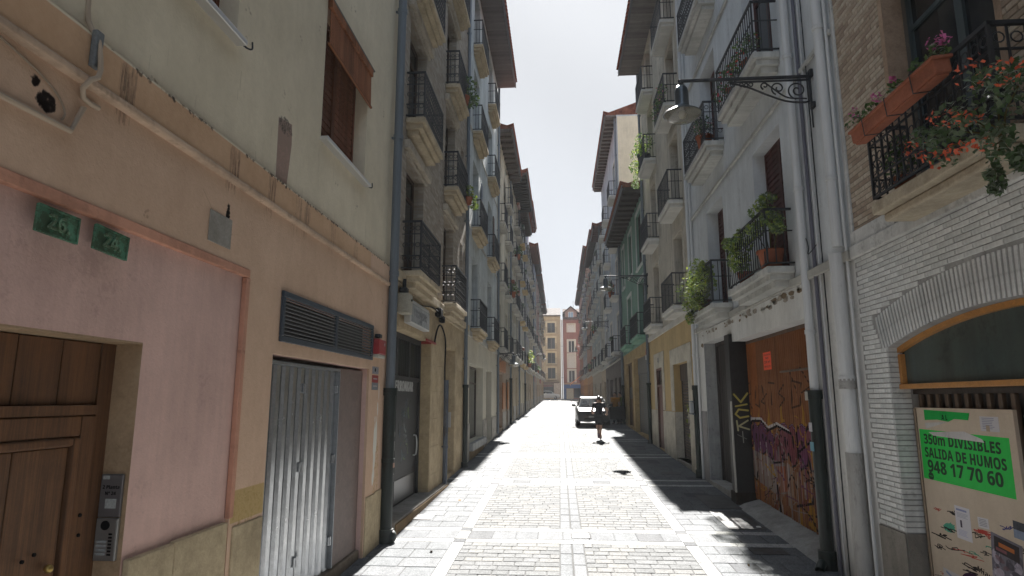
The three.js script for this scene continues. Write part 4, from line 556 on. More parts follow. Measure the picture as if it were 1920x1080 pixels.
{
  const { F, g } = RB, cx = 5.4, Rr = 6.75, half = 1.82, top = 3.30, cy = top - Rr, arc = (d) => cy + Math.sqrt(Rr * Rr - (d - cx) ** 2), hs = arc(cx + half);
  const archPath = (p, q) => { p.moveTo(...q(cx - half, 0.0)); p.lineTo(...q(cx + half, 0.0)); for (let i = 0; i <= 20; i++) { const d = cx + half - 2 * half * i / 20; p.lineTo(...q(d, arc(d))); } p.closePath(); };
  const W = [{ d0: 4.95, d1: 6.6, h0: 4.52, h1: 7.0 }, { d0: 0.8, d1: 2.45, h0: 4.52, h1: 7.0 }, { d0: 4.95, d1: 6.6, h0: 8.2, h1: 10.6 }, { d0: 0.8, d1: 2.45, h0: 8.2, h1: 10.6 }];
  const mortar = M([0.42, 0.42, 0.41], { map: T.plasterOld, bump: T.plasterBump, r: 0.95 }), mortarT = M([0.20, 0.18, 0.15], { map: T.plasterOld, r: 0.95 });
  const up = part('wall', [facadeGeo(F, -13, 7.78, 4.4, 13.2, W), core(F, -13, 7.78, 13.2)], mortarT, g);
  const low = part('ground_floor_wall', facadeGeo(F, -13, 7.78, -1.2, 4.4, [{ path: archPath }]), mortar, g);
  brickCourses(F, low, { d0: 2.6, d1: 7.76, h0: 1.12, h1: 4.16, near: 4.6 }, 0.0555, 0.25, (h, a, b) => { const s = []; if (h < hs + 0.03) s.push([cx - half - 0.012, cx + half + 0.012]); else { const e = Rr + 0.43; if (h < cy + e) { const w = Math.sqrt(Math.max(0, e * e - (h - cy) ** 2)); const lim = Math.min(w, half + 0.22 * (h - hs + 0.1) / 0.4 + 0.05); s.push([cx - lim, cx + lim]); } } return cutOut(a, b, s); }, wbrick, 0.011);
  // bricks of the jamb, turned into the opening
  { const n = 36; for (let i = 0; i < n; i++) { const y = 1.12 + i * 0.0555; if (y > hs) break; part('brick', hr(F, cx + half - 0.012, cx + half - 0.0005, y + 0.005, y + 0.05, -0.19, 0.008, 0.003, 1), pick(wbrick), low); } }
  // radial bricks of the flat arch
  for (let i = 0; i < 64; i++) {
    const t0 = (i - 31.5) / 64 * 0.576, w = 0.0435; const q = rbox(-w / 2 + 0.0035, w / 2 - 0.0035, 0.005, 0.40, -0.1, 0.010, 0.003, 1), a = t0; const m = sh(new THREE.Mesh(q, pick(wbrick))); m.name = 'voussoir';
    m.position.set(...hp(F, cx + Math.sin(a) * Rr, cy + Math.cos(a) * Rr, 0)); m.rotation.z = F.side < 0 ? -a : a; low.add(m);
  }
  part('plinth', [hr(F, cx + half + 0.001, 7.765, -0.5, 1.11, 0.001, 0.022, 0.008), hr(F, -13, cx - half - 0.001, -0.5, 1.11, 0.001, 0.022, 0.008), hb(F, cx + half - 0.014, cx + half - 0.0006, -0.5, 1.11, -0.19, 0.0005)], plaster([0.27, 0.25, 0.22], 1), g);
  part('string_course', [hr(F, -13, 7.77, 4.17, 4.33, 0.001, 0.06, 0.02), hr(F, 6.75, 7.77, 4.33, 4.5, 0.001, 0.035, 0.01)], plaster([0.60, 0.60, 0.58], 1), g);
  brickCourses(F, up, { d0: 2.6, d1: 7.7, h0: 4.42, h1: 8.1, near: 4.6 }, 0.062, 0.25, (h, a, b) => cutOut(a, b, h < 7.0 ? [[4.9, 6.65], [0.7, 2.5]] : []), tbrick, 0.010);
  part('quoin', hr(F, 7.7, 7.775, 4.5, 13.1, 0.001, 0.03, 0.01), plaster([0.6, 0.6, 0.58], 1), g);
  for (const [a, b] of [[6.585, 6.66], [4.89, 4.965]]) part('reveal', hb(F, a, b, 4.5, 7.0, -0.2, 0.014), stone([0.40, 0.30, 0.23]), g);
  for (const w of W) opening(F, g, { ...w, kind: 'french', r: 0.3, m: M([0.06, 0.085, 0.095], { r: 0.45 }) });
  // balcony with scroll ironwork
  const b = part('balcony', [hr(F, 4.5, 6.42, 4.33, 4.455, 0.03, 0.42, 0.02), hr(F, 4.55, 6.36, 4.24, 4.329, 0.03, 0.34, 0.03)], stone([0.47, 0.42, 0.34]), g);
  part('railing', railing(F, 4.5, 6.42, 4.455, 0.42, 0.80, 'ornate'), MAT.iron, b);
  balcony(F, g, 0.5, 2.7, 4.455, 0.42, { style: 'plain' });
  // glazed lunette in an orange frame, dark bars below
  const om = paint([0.64, 0.29, 0.07], 0.45), zf = -0.12;
  const band = (ri, ro, z0, z1, hl) => { const s = new THREE.Shape(), q = (d, h) => [F.X(d), h - F.y0], n = 24, e = half - 0.004, ar = (d, r) => cy + Math.sqrt(r * r - (d - cx) ** 2); for (let i = 0; i <= n; i++) { const d = cx - e + 2 * e * i / n; s[i ? 'lineTo' : 'moveTo'](...q(d, ar(d, ro))); } for (let i = n; i >= 0; i--) { const d = cx - e + 2 * e * i / n; s.lineTo(...q(d, hl ?? ar(d, ri))); } const g2 = new THREE.ExtrudeGeometry(s, { depth: z1 - z0, bevelEnabled: false }); g2.translate(0, 0, z0); return boxUV(g2); };
  const win = part('arched_window', [band(Rr - 0.055, Rr - 0.003, zf - 0.06, zf + 0.03), hr(F, cx + half - 0.058, cx + half - 0.003, 2.66, hs - 0.07, zf - 0.06, zf + 0.03, 0.006), hr(F, cx - half + 0.003, cx - half + 0.058, 2.66, hs - 0.07, zf - 0.06, zf + 0.03, 0.006), hr(F, cx - half + 0.003, cx + half - 0.003, 2.605, 2.658, zf - 0.06, zf + 0.045, 0.008)], om, g);
  part('pane', band(0, Rr - 0.056, zf - 0.03, zf - 0.022, 2.66), M([0.065, 0.09, 0.086], { r: 0.12, map: T.plasterOld }), win);
  part('door', hb(F, cx - half, cx + half, 0.0, 2.604, -0.36, -0.3), wood([0.07, 0.06, 0.055]), g);  // no real door: near-black sheet painting the unlit interior behind the bars
  const gt = part('grille', [hb(F, cx - half + 0.01, cx + half - 0.01, 2.55, 2.6, -0.26, -0.21), hb(F, cx - half + 0.01, cx + half - 0.01, 0.3, 0.36, -0.26, -0.21)], wood([0.06, 0.045, 0.035]), g);
  for (let i = 0; i < 22; i++) { const d = cx + half - 0.12 - i * 0.155; if (d < cx - half + 0.05) break; part('bar', hr(F, d - 0.028, d + 0.028, 0.36, 2.55, -0.255, -0.215, 0.008, 1), wood([0.15, 0.10, 0.065]), gt); }
  roof(F, g, -13, 7.78, 13.2, 0.6);
}
// graffiti-covered board with its bills
const BX0 = 5.68, BX1 = 7.17;
{
  const w = BX1 - BX0, h = 2.35, p = wallThing('hoarding_board', 'tan wooden board scribbled with graffiti closing the arched opening', 'board', 1, (BX0 + BX1) / 2, 0.06, -0.205);
  const t = canvasTex(1024, 2048, (x, W, H) => {
    x.fillStyle = '#c8b9a6'; x.fillRect(0, 0, W, H); grain(x, W, H, 26, 1); x.lineCap = 'round'; x.lineJoin = 'round';
    const P = (u, v) => [u * W, v * H], st = (c, lw, pts) => { x.strokeStyle = c; x.lineWidth = lw; x.beginPath(); pts.forEach(([u, v], i) => { const q = P(u, v); i ? x.lineTo(...q) : x.moveTo(...q); }); x.stroke(); };
    const scrib = (c, lw, u, v, su, sv, n) => { x.strokeStyle = c; x.lineWidth = lw; x.beginPath(); x.moveTo(...P(u, v)); for (let i = 0; i < n; i++) { x.bezierCurveTo(...P(u + rr(0, su), v + rr(-sv, sv)), ...P(u + rr(0, su), v + rr(-sv, sv)), ...P(u + su * (i + 1) / n, v + rr(-sv, sv) * 0.6)); } x.stroke(); };
    const tx = (s, c, px, u, v, rot) => { x.save(); x.translate(...P(u, v)); x.rotate(rot); x.fillStyle = c; x.font = `bold ${px}px sans-serif`; x.fillText(s, 0, 0); x.restore(); };
    scrib('#241f20', 9, 0.05, 0.535, 0.22, 0.018, 4); scrib('#241f20', 8, 0.2, 0.57, 0.2, 0.016, 3); scrib('#2b2526', 7, 0.07, 0.585, 0.12, 0.02, 4); scrib('#2c2a29', 7, 0.26, 0.425, 0.2, 0.02, 7); scrib('#35302c', 7, 0.5, 0.48, 0.12, 0.022, 5); scrib('#2a2526', 8, 0.36, 0.615, 0.2, 0.016, 6); scrib('#2a2526', 8, 0.36, 0.64, 0.18, 0.012, 5); scrib('#3d352f', 6, 0.62, 0.705, 0.25, 0.014, 6);
    for (let i = 0; i < 8; i++) scrib('#4f9d84', 9, 0.2, 0.49, 0.12, 0.03, 4); for (let i = 0; i < 5; i++) scrib('#b2443c', 6, 0.52, 0.465, 0.16, 0.012, 4); for (let i = 0; i < 26; i++) scrib(pick(['#2a2526', '#3a3330', '#4a4540', '#2f8a72', '#a9564a', '#4b4a7a']), rr(3, 8), rr(0.03, 0.8), rr(0.42, 0.97), rr(0.06, 0.2), rr(0.008, 0.02), 4 + (i % 3)); tx('Miau', '#2a2526', 60, 0.5, 0.62, 0.2); tx('R13', '#3a3330', 54, 0.86, 0.5, -0.1); scrib('#b2443c', 5, 0.28, 0.57, 0.3, 0.015, 5); scrib('#a9564a', 5, 0.8, 0.6, 0.18, 0.02, 5); scrib('#2f8a72', 11, 0.84, 0.66, 0.14, 0.03, 5);
    x.strokeStyle = '#3a2440'; x.lineWidth = 26; x.beginPath(); x.ellipse(...P(0.5, 0.685), 0.15 * W, 0.04 * H, 0.1, 0.5, 5.2); x.stroke(); st('#2a2030', 22, [[0.37, 0.74], [0.38, 0.80], [0.53, 0.785], [0.52, 0.755], [0.37, 0.745]]); st('#2a2030', 20, [[0.38, 0.8], [0.55, 0.82], [0.56, 0.87], [0.4, 0.86]]); scrib('#3d3338', 9, 0.75, 0.72, 0.2, 0.03, 5); scrib('#2b2628', 10, 0.1, 0.9, 0.7, 0.05, 9);
  });
  const g = box(-w / 2, w / 2, 0, h, -0.02, 0.02); planeUV(g, -w / 2, 0, w, h);
  part('board', g, M([0.95, 0.95, 0.95], { map: t, r: 0.8 }), p); part('batten', [rbox(-w / 2 - 0.0, -w / 2 + 0.035, 0.01, h - 0.01, 0.021, 0.034, 0.004)], wood([0.40, 0.31, 0.22]), p);
}
const bill = (label, u, v, w, h, rot, draw, pw, ph, o = 0) => {   // u, v: middle of the bill on the board, 0..1 from its left top as one faces it
  const d = BX1 - u * (BX1 - BX0), p = wallThing('poster', label, 'poster', 1, d, 0.06 + 2.35 * (1 - v), -0.1845 + o); p.rotation.order = 'YXZ'; p.rotation.z = rot;
  const g = new THREE.BoxGeometry(w * 1.13, h, 0.0012), t = canvasTex(pw, ph, draw); const m = [0, 1, 2, 3].map(() => MAT.white);
  const s = part('sheet', g, M([0.92, 0.92, 0.92], { map: t, r: 0.75 }), p); return p;
};
const lines = (x, w, h, y0, y1, n, c) => { x.fillStyle = c; for (let i = 0; i < n; i++) x.fillRect(w * 0.12, h * (y0 + (y1 - y0) * i / n), w * rr(0.5, 0.76), Math.max(2, h * (y1 - y0) / n * 0.4)); };
{
  bill('bright green letting poster reading SALIDA DE HUMOS with a telephone number', 0.487, 0.204, 1.195, 0.50, -0.012, (x, w, h) => { x.fillStyle = '#23c64c'; x.fillRect(0, 0, w, h); x.fillStyle = '#0d3a1c'; x.textBaseline = 'alphabetic'; const f = (s, px, X, Y, mw) => { x.font = `bold ${px}px sans-serif`; x.fillText(s, X, Y, mw); x.strokeStyle = '#0d3a1c'; x.lineWidth = 4; x.strokeText(s, X, Y, mw); }; f('350m DIVISIBLES', 122, 50, 130, 890); f('SALIDA DE HUMOS', 122, 46, 252, 930); f('948 17 70 60', 150, 66, 385, 880); x.beginPath(); x.arc(100, 424, 36, 0, 7); x.fill(); x.fillStyle = '#1e8f3c'; x.fillRect(76, 418, 48, 10); x.globalAlpha = 0.3; for (let i = 0; i < 40; i++) x.fillRect(160 + i * 19, 425 + rr(0, 12) + i * 0.6, 14, 5); x.globalAlpha = 0.5; x.fillStyle = '#6fe28a'; for (let i = 0; i < 40; i++) x.fillRect(rr(100, 900), rr(40, 150), rr(3, 18), 2); x.globalAlpha = 1; grain(x, w, h, 20, 1); }, 1024, 456);
  // torn head of the same poster: outline cut, paper edge showing
  const tear = (label, pts, col, u, v, dz, mark) => { const d = BX1 - u * (BX1 - BX0), p = wallThing('poster_scrap', label, 'paper scrap', 1, d, 0.06 + 2.35 * (1 - v), -0.1845 + dz), s = new THREE.Shape(pts.map(([a, b]) => new THREE.Vector2(a, b))), g = new THREE.ExtrudeGeometry(s, { depth: 0.0012, bevelEnabled: false }); part('sheet', boxUV(g), M(col, { map: T.plaster, r: 0.8 }), p); if (mark) part('lettering', [move(text3('A', 0.05, 0.0008), -0.2, -0.02, 0.0013), move(text3('L', 0.05, 0.0008), -0.14, -0.02, 0.0013)], MAT.black, p); };
  tear('torn green top strip of the letting poster', [[-0.52, 0.05], [0.22, 0.03], [0.19, -0.035], [-0.02, -0.03], [-0.12, -0.06], [-0.3, -0.045], [-0.52, -0.055]], [0.02, 0.42, 0.08], 0.47, 0.03, 0.002, 1);
  tear('torn white paper edge below the green strip', [[-0.5, 0.0], [-0.1, 0.02], [-0.48, -0.06]], [0.62, 0.6, 0.58], 0.45, 0.065, 0.001);
  tear('torn white backing paper along the top of the green poster', [[-0.48, 0.0], [0.1, 0.035], [0.35, -0.02], [0.38, -0.05], [-0.4, -0.03]], [0.60, 0.58, 0.58], 0.47, 0.105, 0.0, 0);
  bill('small white printed notice at the top right of the board', 0.79, 0.055, 0.22, 0.13, 0.0, (x, w, h) => { x.fillStyle = '#c5c2c6'; x.fillRect(0, 0, w, h); lines(x, w, h, 0.1, 0.9, 7, '#8d8fa3'); x.fillStyle = '#ab9a86'; x.fillRect(w * 0.3, h * 0.6, w * 0.2, h * 0.4); }, 256, 160);
  bill('white lost notice with small figure photo in the middle of the board', 0.42, 0.455, 0.20, 0.30, -0.02, (x, w, h) => { x.fillStyle = '#d6d4da'; x.fillRect(0, 0, w, h); x.fillStyle = '#8d93b8'; x.fillRect(w * 0.1, h * 0.08, w * 0.7, h * 0.06); lines(x, w, h, 0.2, 0.36, 4, '#a9a9b8'); x.fillStyle = '#40384a'; x.fillRect(w * 0.3, h * 0.42, w * 0.12, h * 0.22); lines(x, w, h, 0.72, 0.92, 5, '#b0b2d0'); }, 256, 384);
  bill('torn concert poster in grey and orange at the right of the board', 0.79, 0.555, 0.34, 0.44, -0.12, (x, w, h) => { x.fillStyle = '#6f6b76'; x.fillRect(0, 0, w, h); for (let i = 0; i < 60; i++) { x.globalAlpha = 0.6; x.fillStyle = pick(['#3d3a44', '#b5adc0', '#8f8798', '#55505e', '#c9c0cf', '#6a4a50']); x.beginPath(); x.ellipse(rr(0, w), rr(h * 0.35, h), rr(8, 50), rr(8, 70), rr(0, 3), 0, 7); x.fill(); } x.globalAlpha = 1; x.fillStyle = '#2a1f22'; x.fillRect(w * 0.1, h * 0.05, w * 0.8, h * 0.3); x.fillStyle = '#b8692c'; x.fillRect(w * 0.25, h * 0.14, w * 0.5, h * 0.08); x.fillStyle = '#7d4a52'; x.fillRect(w * 0.15, h * 0.25, w * 0.35, h * 0.06); grain(x, w, h, 40, 2); }, 384, 512, 0.001);
  bill('white and yellow striped bill at the lower left of the board', 0.23, 0.7, 0.24, 0.16, -0.05, (x, w, h) => { x.fillStyle = '#c3bfc0'; x.fillRect(0, 0, w, h); x.fillStyle = '#b9933a'; x.beginPath(); x.moveTo(0, h * 0.55); x.lineTo(w * 0.6, h); x.lineTo(0, h); x.fill(); x.fillStyle = '#8794b4'; x.save(); x.rotate(0.35); x.fillRect(w * 0.2, -h * 0.02, w, h * 0.14); x.restore(); }, 256, 170);
  bill('second white and yellow bill, below the other striped bill', 0.23, 0.785, 0.26, 0.17, -0.03, (x, w, h) => { x.fillStyle = '#c6c2c4'; x.fillRect(0, 0, w, h); x.fillStyle = '#b5913c'; x.beginPath(); x.moveTo(w * 0.4, 0); x.lineTo(w, h * 0.2); x.lineTo(w, h * 0.7); x.fill(); x.fillStyle = '#8794b4'; x.save(); x.rotate(0.5); x.fillRect(w * 0.1, -h * 0.05, w, h * 0.16); x.restore(); lines(x, w, h, 0.75, 0.95, 2, '#4a3f45'); }, 256, 180);
  bill('white text sheet at the bottom right of the board', 0.72, 0.79, 0.33, 0.3, -0.04, (x, w, h) => { x.fillStyle = '#d0cdd0'; x.fillRect(0, 0, w, h); lines(x, w, h, 0.12, 0.7, 5, '#77757e'); x.fillStyle = '#3b363c'; x.fillRect(w * 0.1, h * 0.78, w * 0.35, h * 0.18); }, 320, 300);
}
bill('small white sticker sheet under the green poster, right of the lost notice', 0.62, 0.43, 0.13, 0.09, 0.03, (x, w, h) => { x.fillStyle = '#d2d0d4'; x.fillRect(0, 0, w, h); lines(x, w, h, 0.15, 0.9, 5, '#8a8a94'); }, 160, 110);
bill('dark grey torn bill at the right edge of the board below the green poster', 0.93, 0.42, 0.13, 0.14, -0.05, (x, w, h) => { x.fillStyle = '#3a3d46'; x.fillRect(0, 0, w, h); x.fillStyle = '#7d8aa0'; x.fillRect(0, h * 0.5, w, h * 0.5); grain(x, w, h, 50, 3); }, 128, 140);
bill('white leaflet with violet lettering at the very bottom of the board', 0.42, 0.93, 0.26, 0.22, 0.02, (x, w, h) => { x.fillStyle = '#cfcbd2'; x.fillRect(0, 0, w, h); lines(x, w, h, 0.1, 0.9, 7, '#7a6a94'); }, 256, 220);
// flower box and hanging plant on the first balcony
{ const p = wallThing('flower_box', 'long terracotta flower box hooked outside the brick house balcony', 'planter', 1, 5.62, 5.08, 0.43), tm = M([0.34, 0.13, 0.085], { map: T.stone, r: 0.8 }); p.rotation.order = 'YXZ'; p.rotation.x = 0.1; part('trough', [rbox(-0.72, 0.72, 0, 0.13, 0.0, 0.15, 0.02), rbox(-0.745, 0.745, 0.115, 0.145, -0.012, 0.163, 0.01), rbox(-0.70, 0.70, -0.02, 0.005, 0.02, 0.13, 0.012)], tm, p); for (const x of [-0.43, 0, 0.43]) part('bracket', [box(x - 0.005, x + 0.005, -0.027, -0.021, -0.02, 0.164), box(x - 0.005, x + 0.005, -0.027, 0.148, 0.164, 0.168), box(x - 0.005, x + 0.005, 0.148, 0.152, -0.03, 0.168)], MAT.iron, p); }
plant('row of pink flowering geraniums growing in the terracotta flower box', [WR - 0.51, 5.21, -5.62], -Math.PI / 2, { n: 260, size: 0.055, leaf: ['deep', 'mid'], blobs: [[-0.72, 0.1, 0, 0.1], [-0.4, 0.07, 0, 0.09], [0.05, 0.08, 0, 0.09], [0.45, 0.06, 0, 0.09], [0.7, 0.06, 0, 0.08]], flower: [[0.55, 0.13, 0.32], 130, 0.04], fblobs: [[-0.74, 0.2, 0, 0.07], [-0.3, 0.16, 0, 0.06], [0.0, 0.17, 0, 0.05], [0.66, 0.15, 0, 0.07], [0.78, 0.12, 0, 0.06]] });
plant('trailing plant with orange red flowers hanging over the brick house balcony', [WR - 0.42, 4.36, -4.5], -Math.PI / 2, { n: 1300, size: 0.058, leaf: ['deep', 'grey'], blobs: [[0.1, 0.38, 0.05, 0.2, 0.13], [-0.3, 0.3, 0.06, 0.2, 0.14], [0.35, 0.2, 0.1, 0.18, 0.16], [-0.75, 0.32, 0.06, 0.14, 0.1], [0.0, 0.1, 0.12, 0.22, 0.16], [-0.5, 0.12, 0.08, 0.16], [0.15, -0.12, 0.14, 0.13, 0.16], [0.05, -0.34, 0.12, 0.06, 0.12], [0.28, -0.3, 0.1, 0.07, 0.1]], flower: [[0.66, 0.12, 0.05], 230, 0.042], fblobs: [[0.2, 0.4, 0.2, 0.2, 0.1], [-0.3, 0.28, 0.2, 0.12, 0.08], [0.45, 0.25, 0.22, 0.12, 0.1], [-0.55, 0.05, 0.14, 0.1], [0.05, 0.12, 0.24, 0.1, 0.06], [-0.85, 0.25, 0.1, 0.1], [-0.2, -0.02, 0.2, 0.1, 0.06], [0.1, -0.1, 0.22, 0.08, 0.06]] });
plant('small dark leafed plant inside the ornate iron railing', [WR - 0.25, 4.46, -6.1], -Math.PI / 2, { pot: [0.1, 0.16], n: 260, size: 0.06, leaf: ['deep'], blobs: [[-0.1, 0.34, 0, 0.14], [0.12, 0.3, 0.04, 0.12], [0, 0.5, 0, 0.1]], flower: [[0.5, 0.25, 0.18], 24, 0.05] });
// ------------------------------------------------------------------ right side, second house: grey white render, planted balconies, rusty garage door
const graffitiTex = canvasTex(1024, 1024, (x, w, h) => {   // u: d 9.4 to 14.2, v: h 0 to 3.8
  const px = (d) => (14.2 - d) / 4.8 * w, py = (q) => h - q / 3.8 * h; x.fillStyle = '#84583a'; x.fillRect(0, 0, w, h); x.fillStyle = '#945c34'; x.fillRect(0, 0, w * 0.28, h);
  for (let i = 0; i < 260; i++) { x.globalAlpha = 0.16; x.fillStyle = pick(['#4a2f1c', '#96602f', '#5d3b24', '#3a281b']); x.fillRect(rr(0, w), rr(0, h * 0.6), rr(3, 12), rr(80, 500)); } x.globalAlpha = 1; grain(x, w, h, 40, 1); x.lineCap = 'round'; x.lineJoin = 'round';
  const poly = (c, pts, al = 1) => { x.globalAlpha = al; x.fillStyle = c; x.beginPath(); pts.forEach(([d, q], i) => i ? x.lineTo(px(d), py(q)) : x.moveTo(px(d), py(q))); x.fill(); x.globalAlpha = 1; }, st = (c, lw, pts) => { x.strokeStyle = c; x.lineWidth = lw; x.beginPath(); pts.forEach(([d, q], i) => i ? x.lineTo(px(d), py(q)) : x.moveTo(px(d), py(q))); x.stroke(); };
  // flames, violet body, grey drips, black outline
  for (const [d, q, s] of [[13.9, 2.25, 0.5], [13.4, 2.3, 0.45], [12.9, 2.35, 0.5], [12.3, 2.4, 0.55], [11.6, 2.45, 0.5], [11.0, 2.2, 0.5], [10.6, 2.45, 0.6], [10.2, 2.2, 0.7], [13.6, 1.3, 0.5], [10.6, 1.2, 0.6], [10.2, 1.5, 0.6], [11.0, 0.9, 0.5]]) { poly('#a8802f', [[d + 0.13, q - s * 1.1], [d + 0.08, q - 0.25], [d + 0.01, q], [d - 0.05, q - 0.3], [d - 0.12, q - s * 0.6], [d - 0.15, q - s * 1.2]], 0.75); }
  poly('#a4481f', [[13.95, 2.0], [13.6, 2.15], [13.5, 1.6], [13.8, 1.5]], 0.8);
  // swollen letters, each with its own outline, in dull violet and red
  for (let i = 0; i < 9; i++) { const d = 13.55 - i * 0.4, q = 1.72 + rr(-0.12, 0.14), P2 = []; for (let k = 0; k < 11; k++) { const t = k / 11 * 6.283, r1 = rr(0.7, 1.15); P2.push([d + Math.cos(t) * 0.27 * r1, q + Math.sin(t) * 0.36 * r1]); } poly(pick(['#5f3a58', '#6d3f5c', '#74404a', '#553452', '#7a4a56']), P2, 0.95); st('#201a1c', 9, [...P2, P2[0]]); st('#8f6a86', 4, P2.slice(2, 6)); poly('#2a1f22', [[d + 0.06, q + 0.1], [d - 0.07, q + 0.08], [d - 0.03, q - 0.14]], 0.8); }
  poly('#8d8580', [[13.6, 1.5], [12.8, 1.45], [12.1, 1.4], [11.4, 1.4], [11.5, 0.9], [12.2, 0.8], [13.1, 0.9], [13.5, 1.0]], 0.75); poly('#9a4f34', [[12.1, 1.3], [11.6, 1.35], [11.5, 0.95], [12.0, 0.85]], 0.8);
  for (let i = 0; i < 70; i++) { x.globalAlpha = 0.75; x.fillStyle = pick(['#9a938e', '#7a747a', '#6d3f66', '#b5a9a5', '#a08a80']); const d = rr(10.6, 13.5), q = rr(1.1, 1.7); x.fillRect(px(d), py(q), rr(2, 6), rr(60, 260)); } x.globalAlpha = 1;
  st('#b8b2ae', 16, [[13.75, 1.72], [13.45, 2.1], [12.8, 2.12], [12.4, 1.97], [11.9, 2.06], [11.3, 1.95]]); st('#1d191b', 12, [[13.85, 1.6], [13.7, 1.75], [13.4, 2.06], [12.8, 2.08], [12.4, 1.92], [11.9, 2.02], [11.2, 1.92]]); st('#1d191b', 12, [[13.8, 1.6], [13.75, 1.1], [13.3, 0.9], [13.2, 1.1]]); st('#1d191b', 10, [[11.2, 1.9], [10.9, 1.65], [10.5, 1.8], [10.1, 1.95]]); st('#1d191b', 10, [[10.9, 1.6], [10.4, 1.2], [10.5, 0.9], [11.2, 0.75]]); st('#1d191b', 9, [[12.4, 1.5], [12.2, 1.35], [11.8, 1.4], [11.6, 1.6]]);
  st('#1d191b', 18, [[12.1, 0.95], [11.95, 0.3]]); st('#a9a4a2', 9, [[12.0, 1.0], [11.85, 0.32]]);
  x.globalAlpha = 0.6; for (const [k, pts] of [[0, [[13.75, 2.3], [13.7, 2.8], [13.4, 2.82], [13.35, 2.6], [13.65, 2.55], [13.3, 2.3]]], [1, [[13.0, 2.75], [13.1, 2.4], [12.85, 2.35], [12.8, 2.75]]], [2, [[12.6, 2.75], [12.5, 2.4], [12.7, 2.45], [12.35, 2.6]]], [3, [[12.2, 2.8], [11.9, 2.78]]], [4, [[12.05, 2.8], [12.1, 2.4]]], [5, [[11.4, 2.75], [11.7, 2.6], [11.4, 2.5], [11.7, 2.36]]], [6, [[11.0, 2.8], [11.1, 2.35], [10.7, 2.4], [10.6, 2.75], [11.0, 2.8]]]]) st('#2b221c', 9, pts); st('#2b221c', 7, [[11.1, 3.0], [10.8, 2.6]]); st('#2b221c', 7, [[10.6, 3.0], [10.2, 2.7], [10.6, 2.6]]); x.globalAlpha = 1;
  for (let i = 0; i < 60; i++) { x.globalAlpha = 0.5; x.fillStyle = pick(['#8d8580', '#7a747a', '#5f3a58', '#a09890', '#6b3a30', '#3a3034']); const d = rr(10.0, 13.6), q = rr(0.9, 1.6); x.fillRect(px(d), py(q), rr(3, 10), rr(50, 190)); } for (let i = 0; i < 60; i++) { x.strokeStyle = pick(['#201a1c', '#6a3a34', '#8d8580', '#5f3a58', '#a8802f', '#2b221c']); x.lineWidth = rr(3, 9); x.globalAlpha = 0.8; x.beginPath(); const d = rr(9.9, 13.7), q = rr(0.6, 2.0); x.moveTo(px(d), py(q)); x.bezierCurveTo(px(d + rr(-0.5, 0.5)), py(q + rr(-0.4, 0.4)), px(d + rr(-0.5, 0.5)), py(q + rr(-0.4, 0.4)), px(d + rr(-0.6, 0.6)), py(q + rr(-0.5, 0.3))); x.stroke(); } for (let i = 0; i < 520; i++) { x.globalAlpha = rr(0.1, 0.42); x.fillStyle = pick(['#5d3b22', '#6e4426', '#3a281b', '#7d502d', '#4a2f1c']); x.fillRect(rr(0, w), py(rr(0.3, 2.6)), rr(1.5, 6), rr(20, 170)); } for (let i = 0; i < 40; i++) { x.globalAlpha = 0.3; x.fillStyle = '#20160f'; x.fillRect(rr(0, w), py(rr(0.3, 0.5)), rr(2, 10), rr(20, 80)); } x.globalAlpha = 1;
});
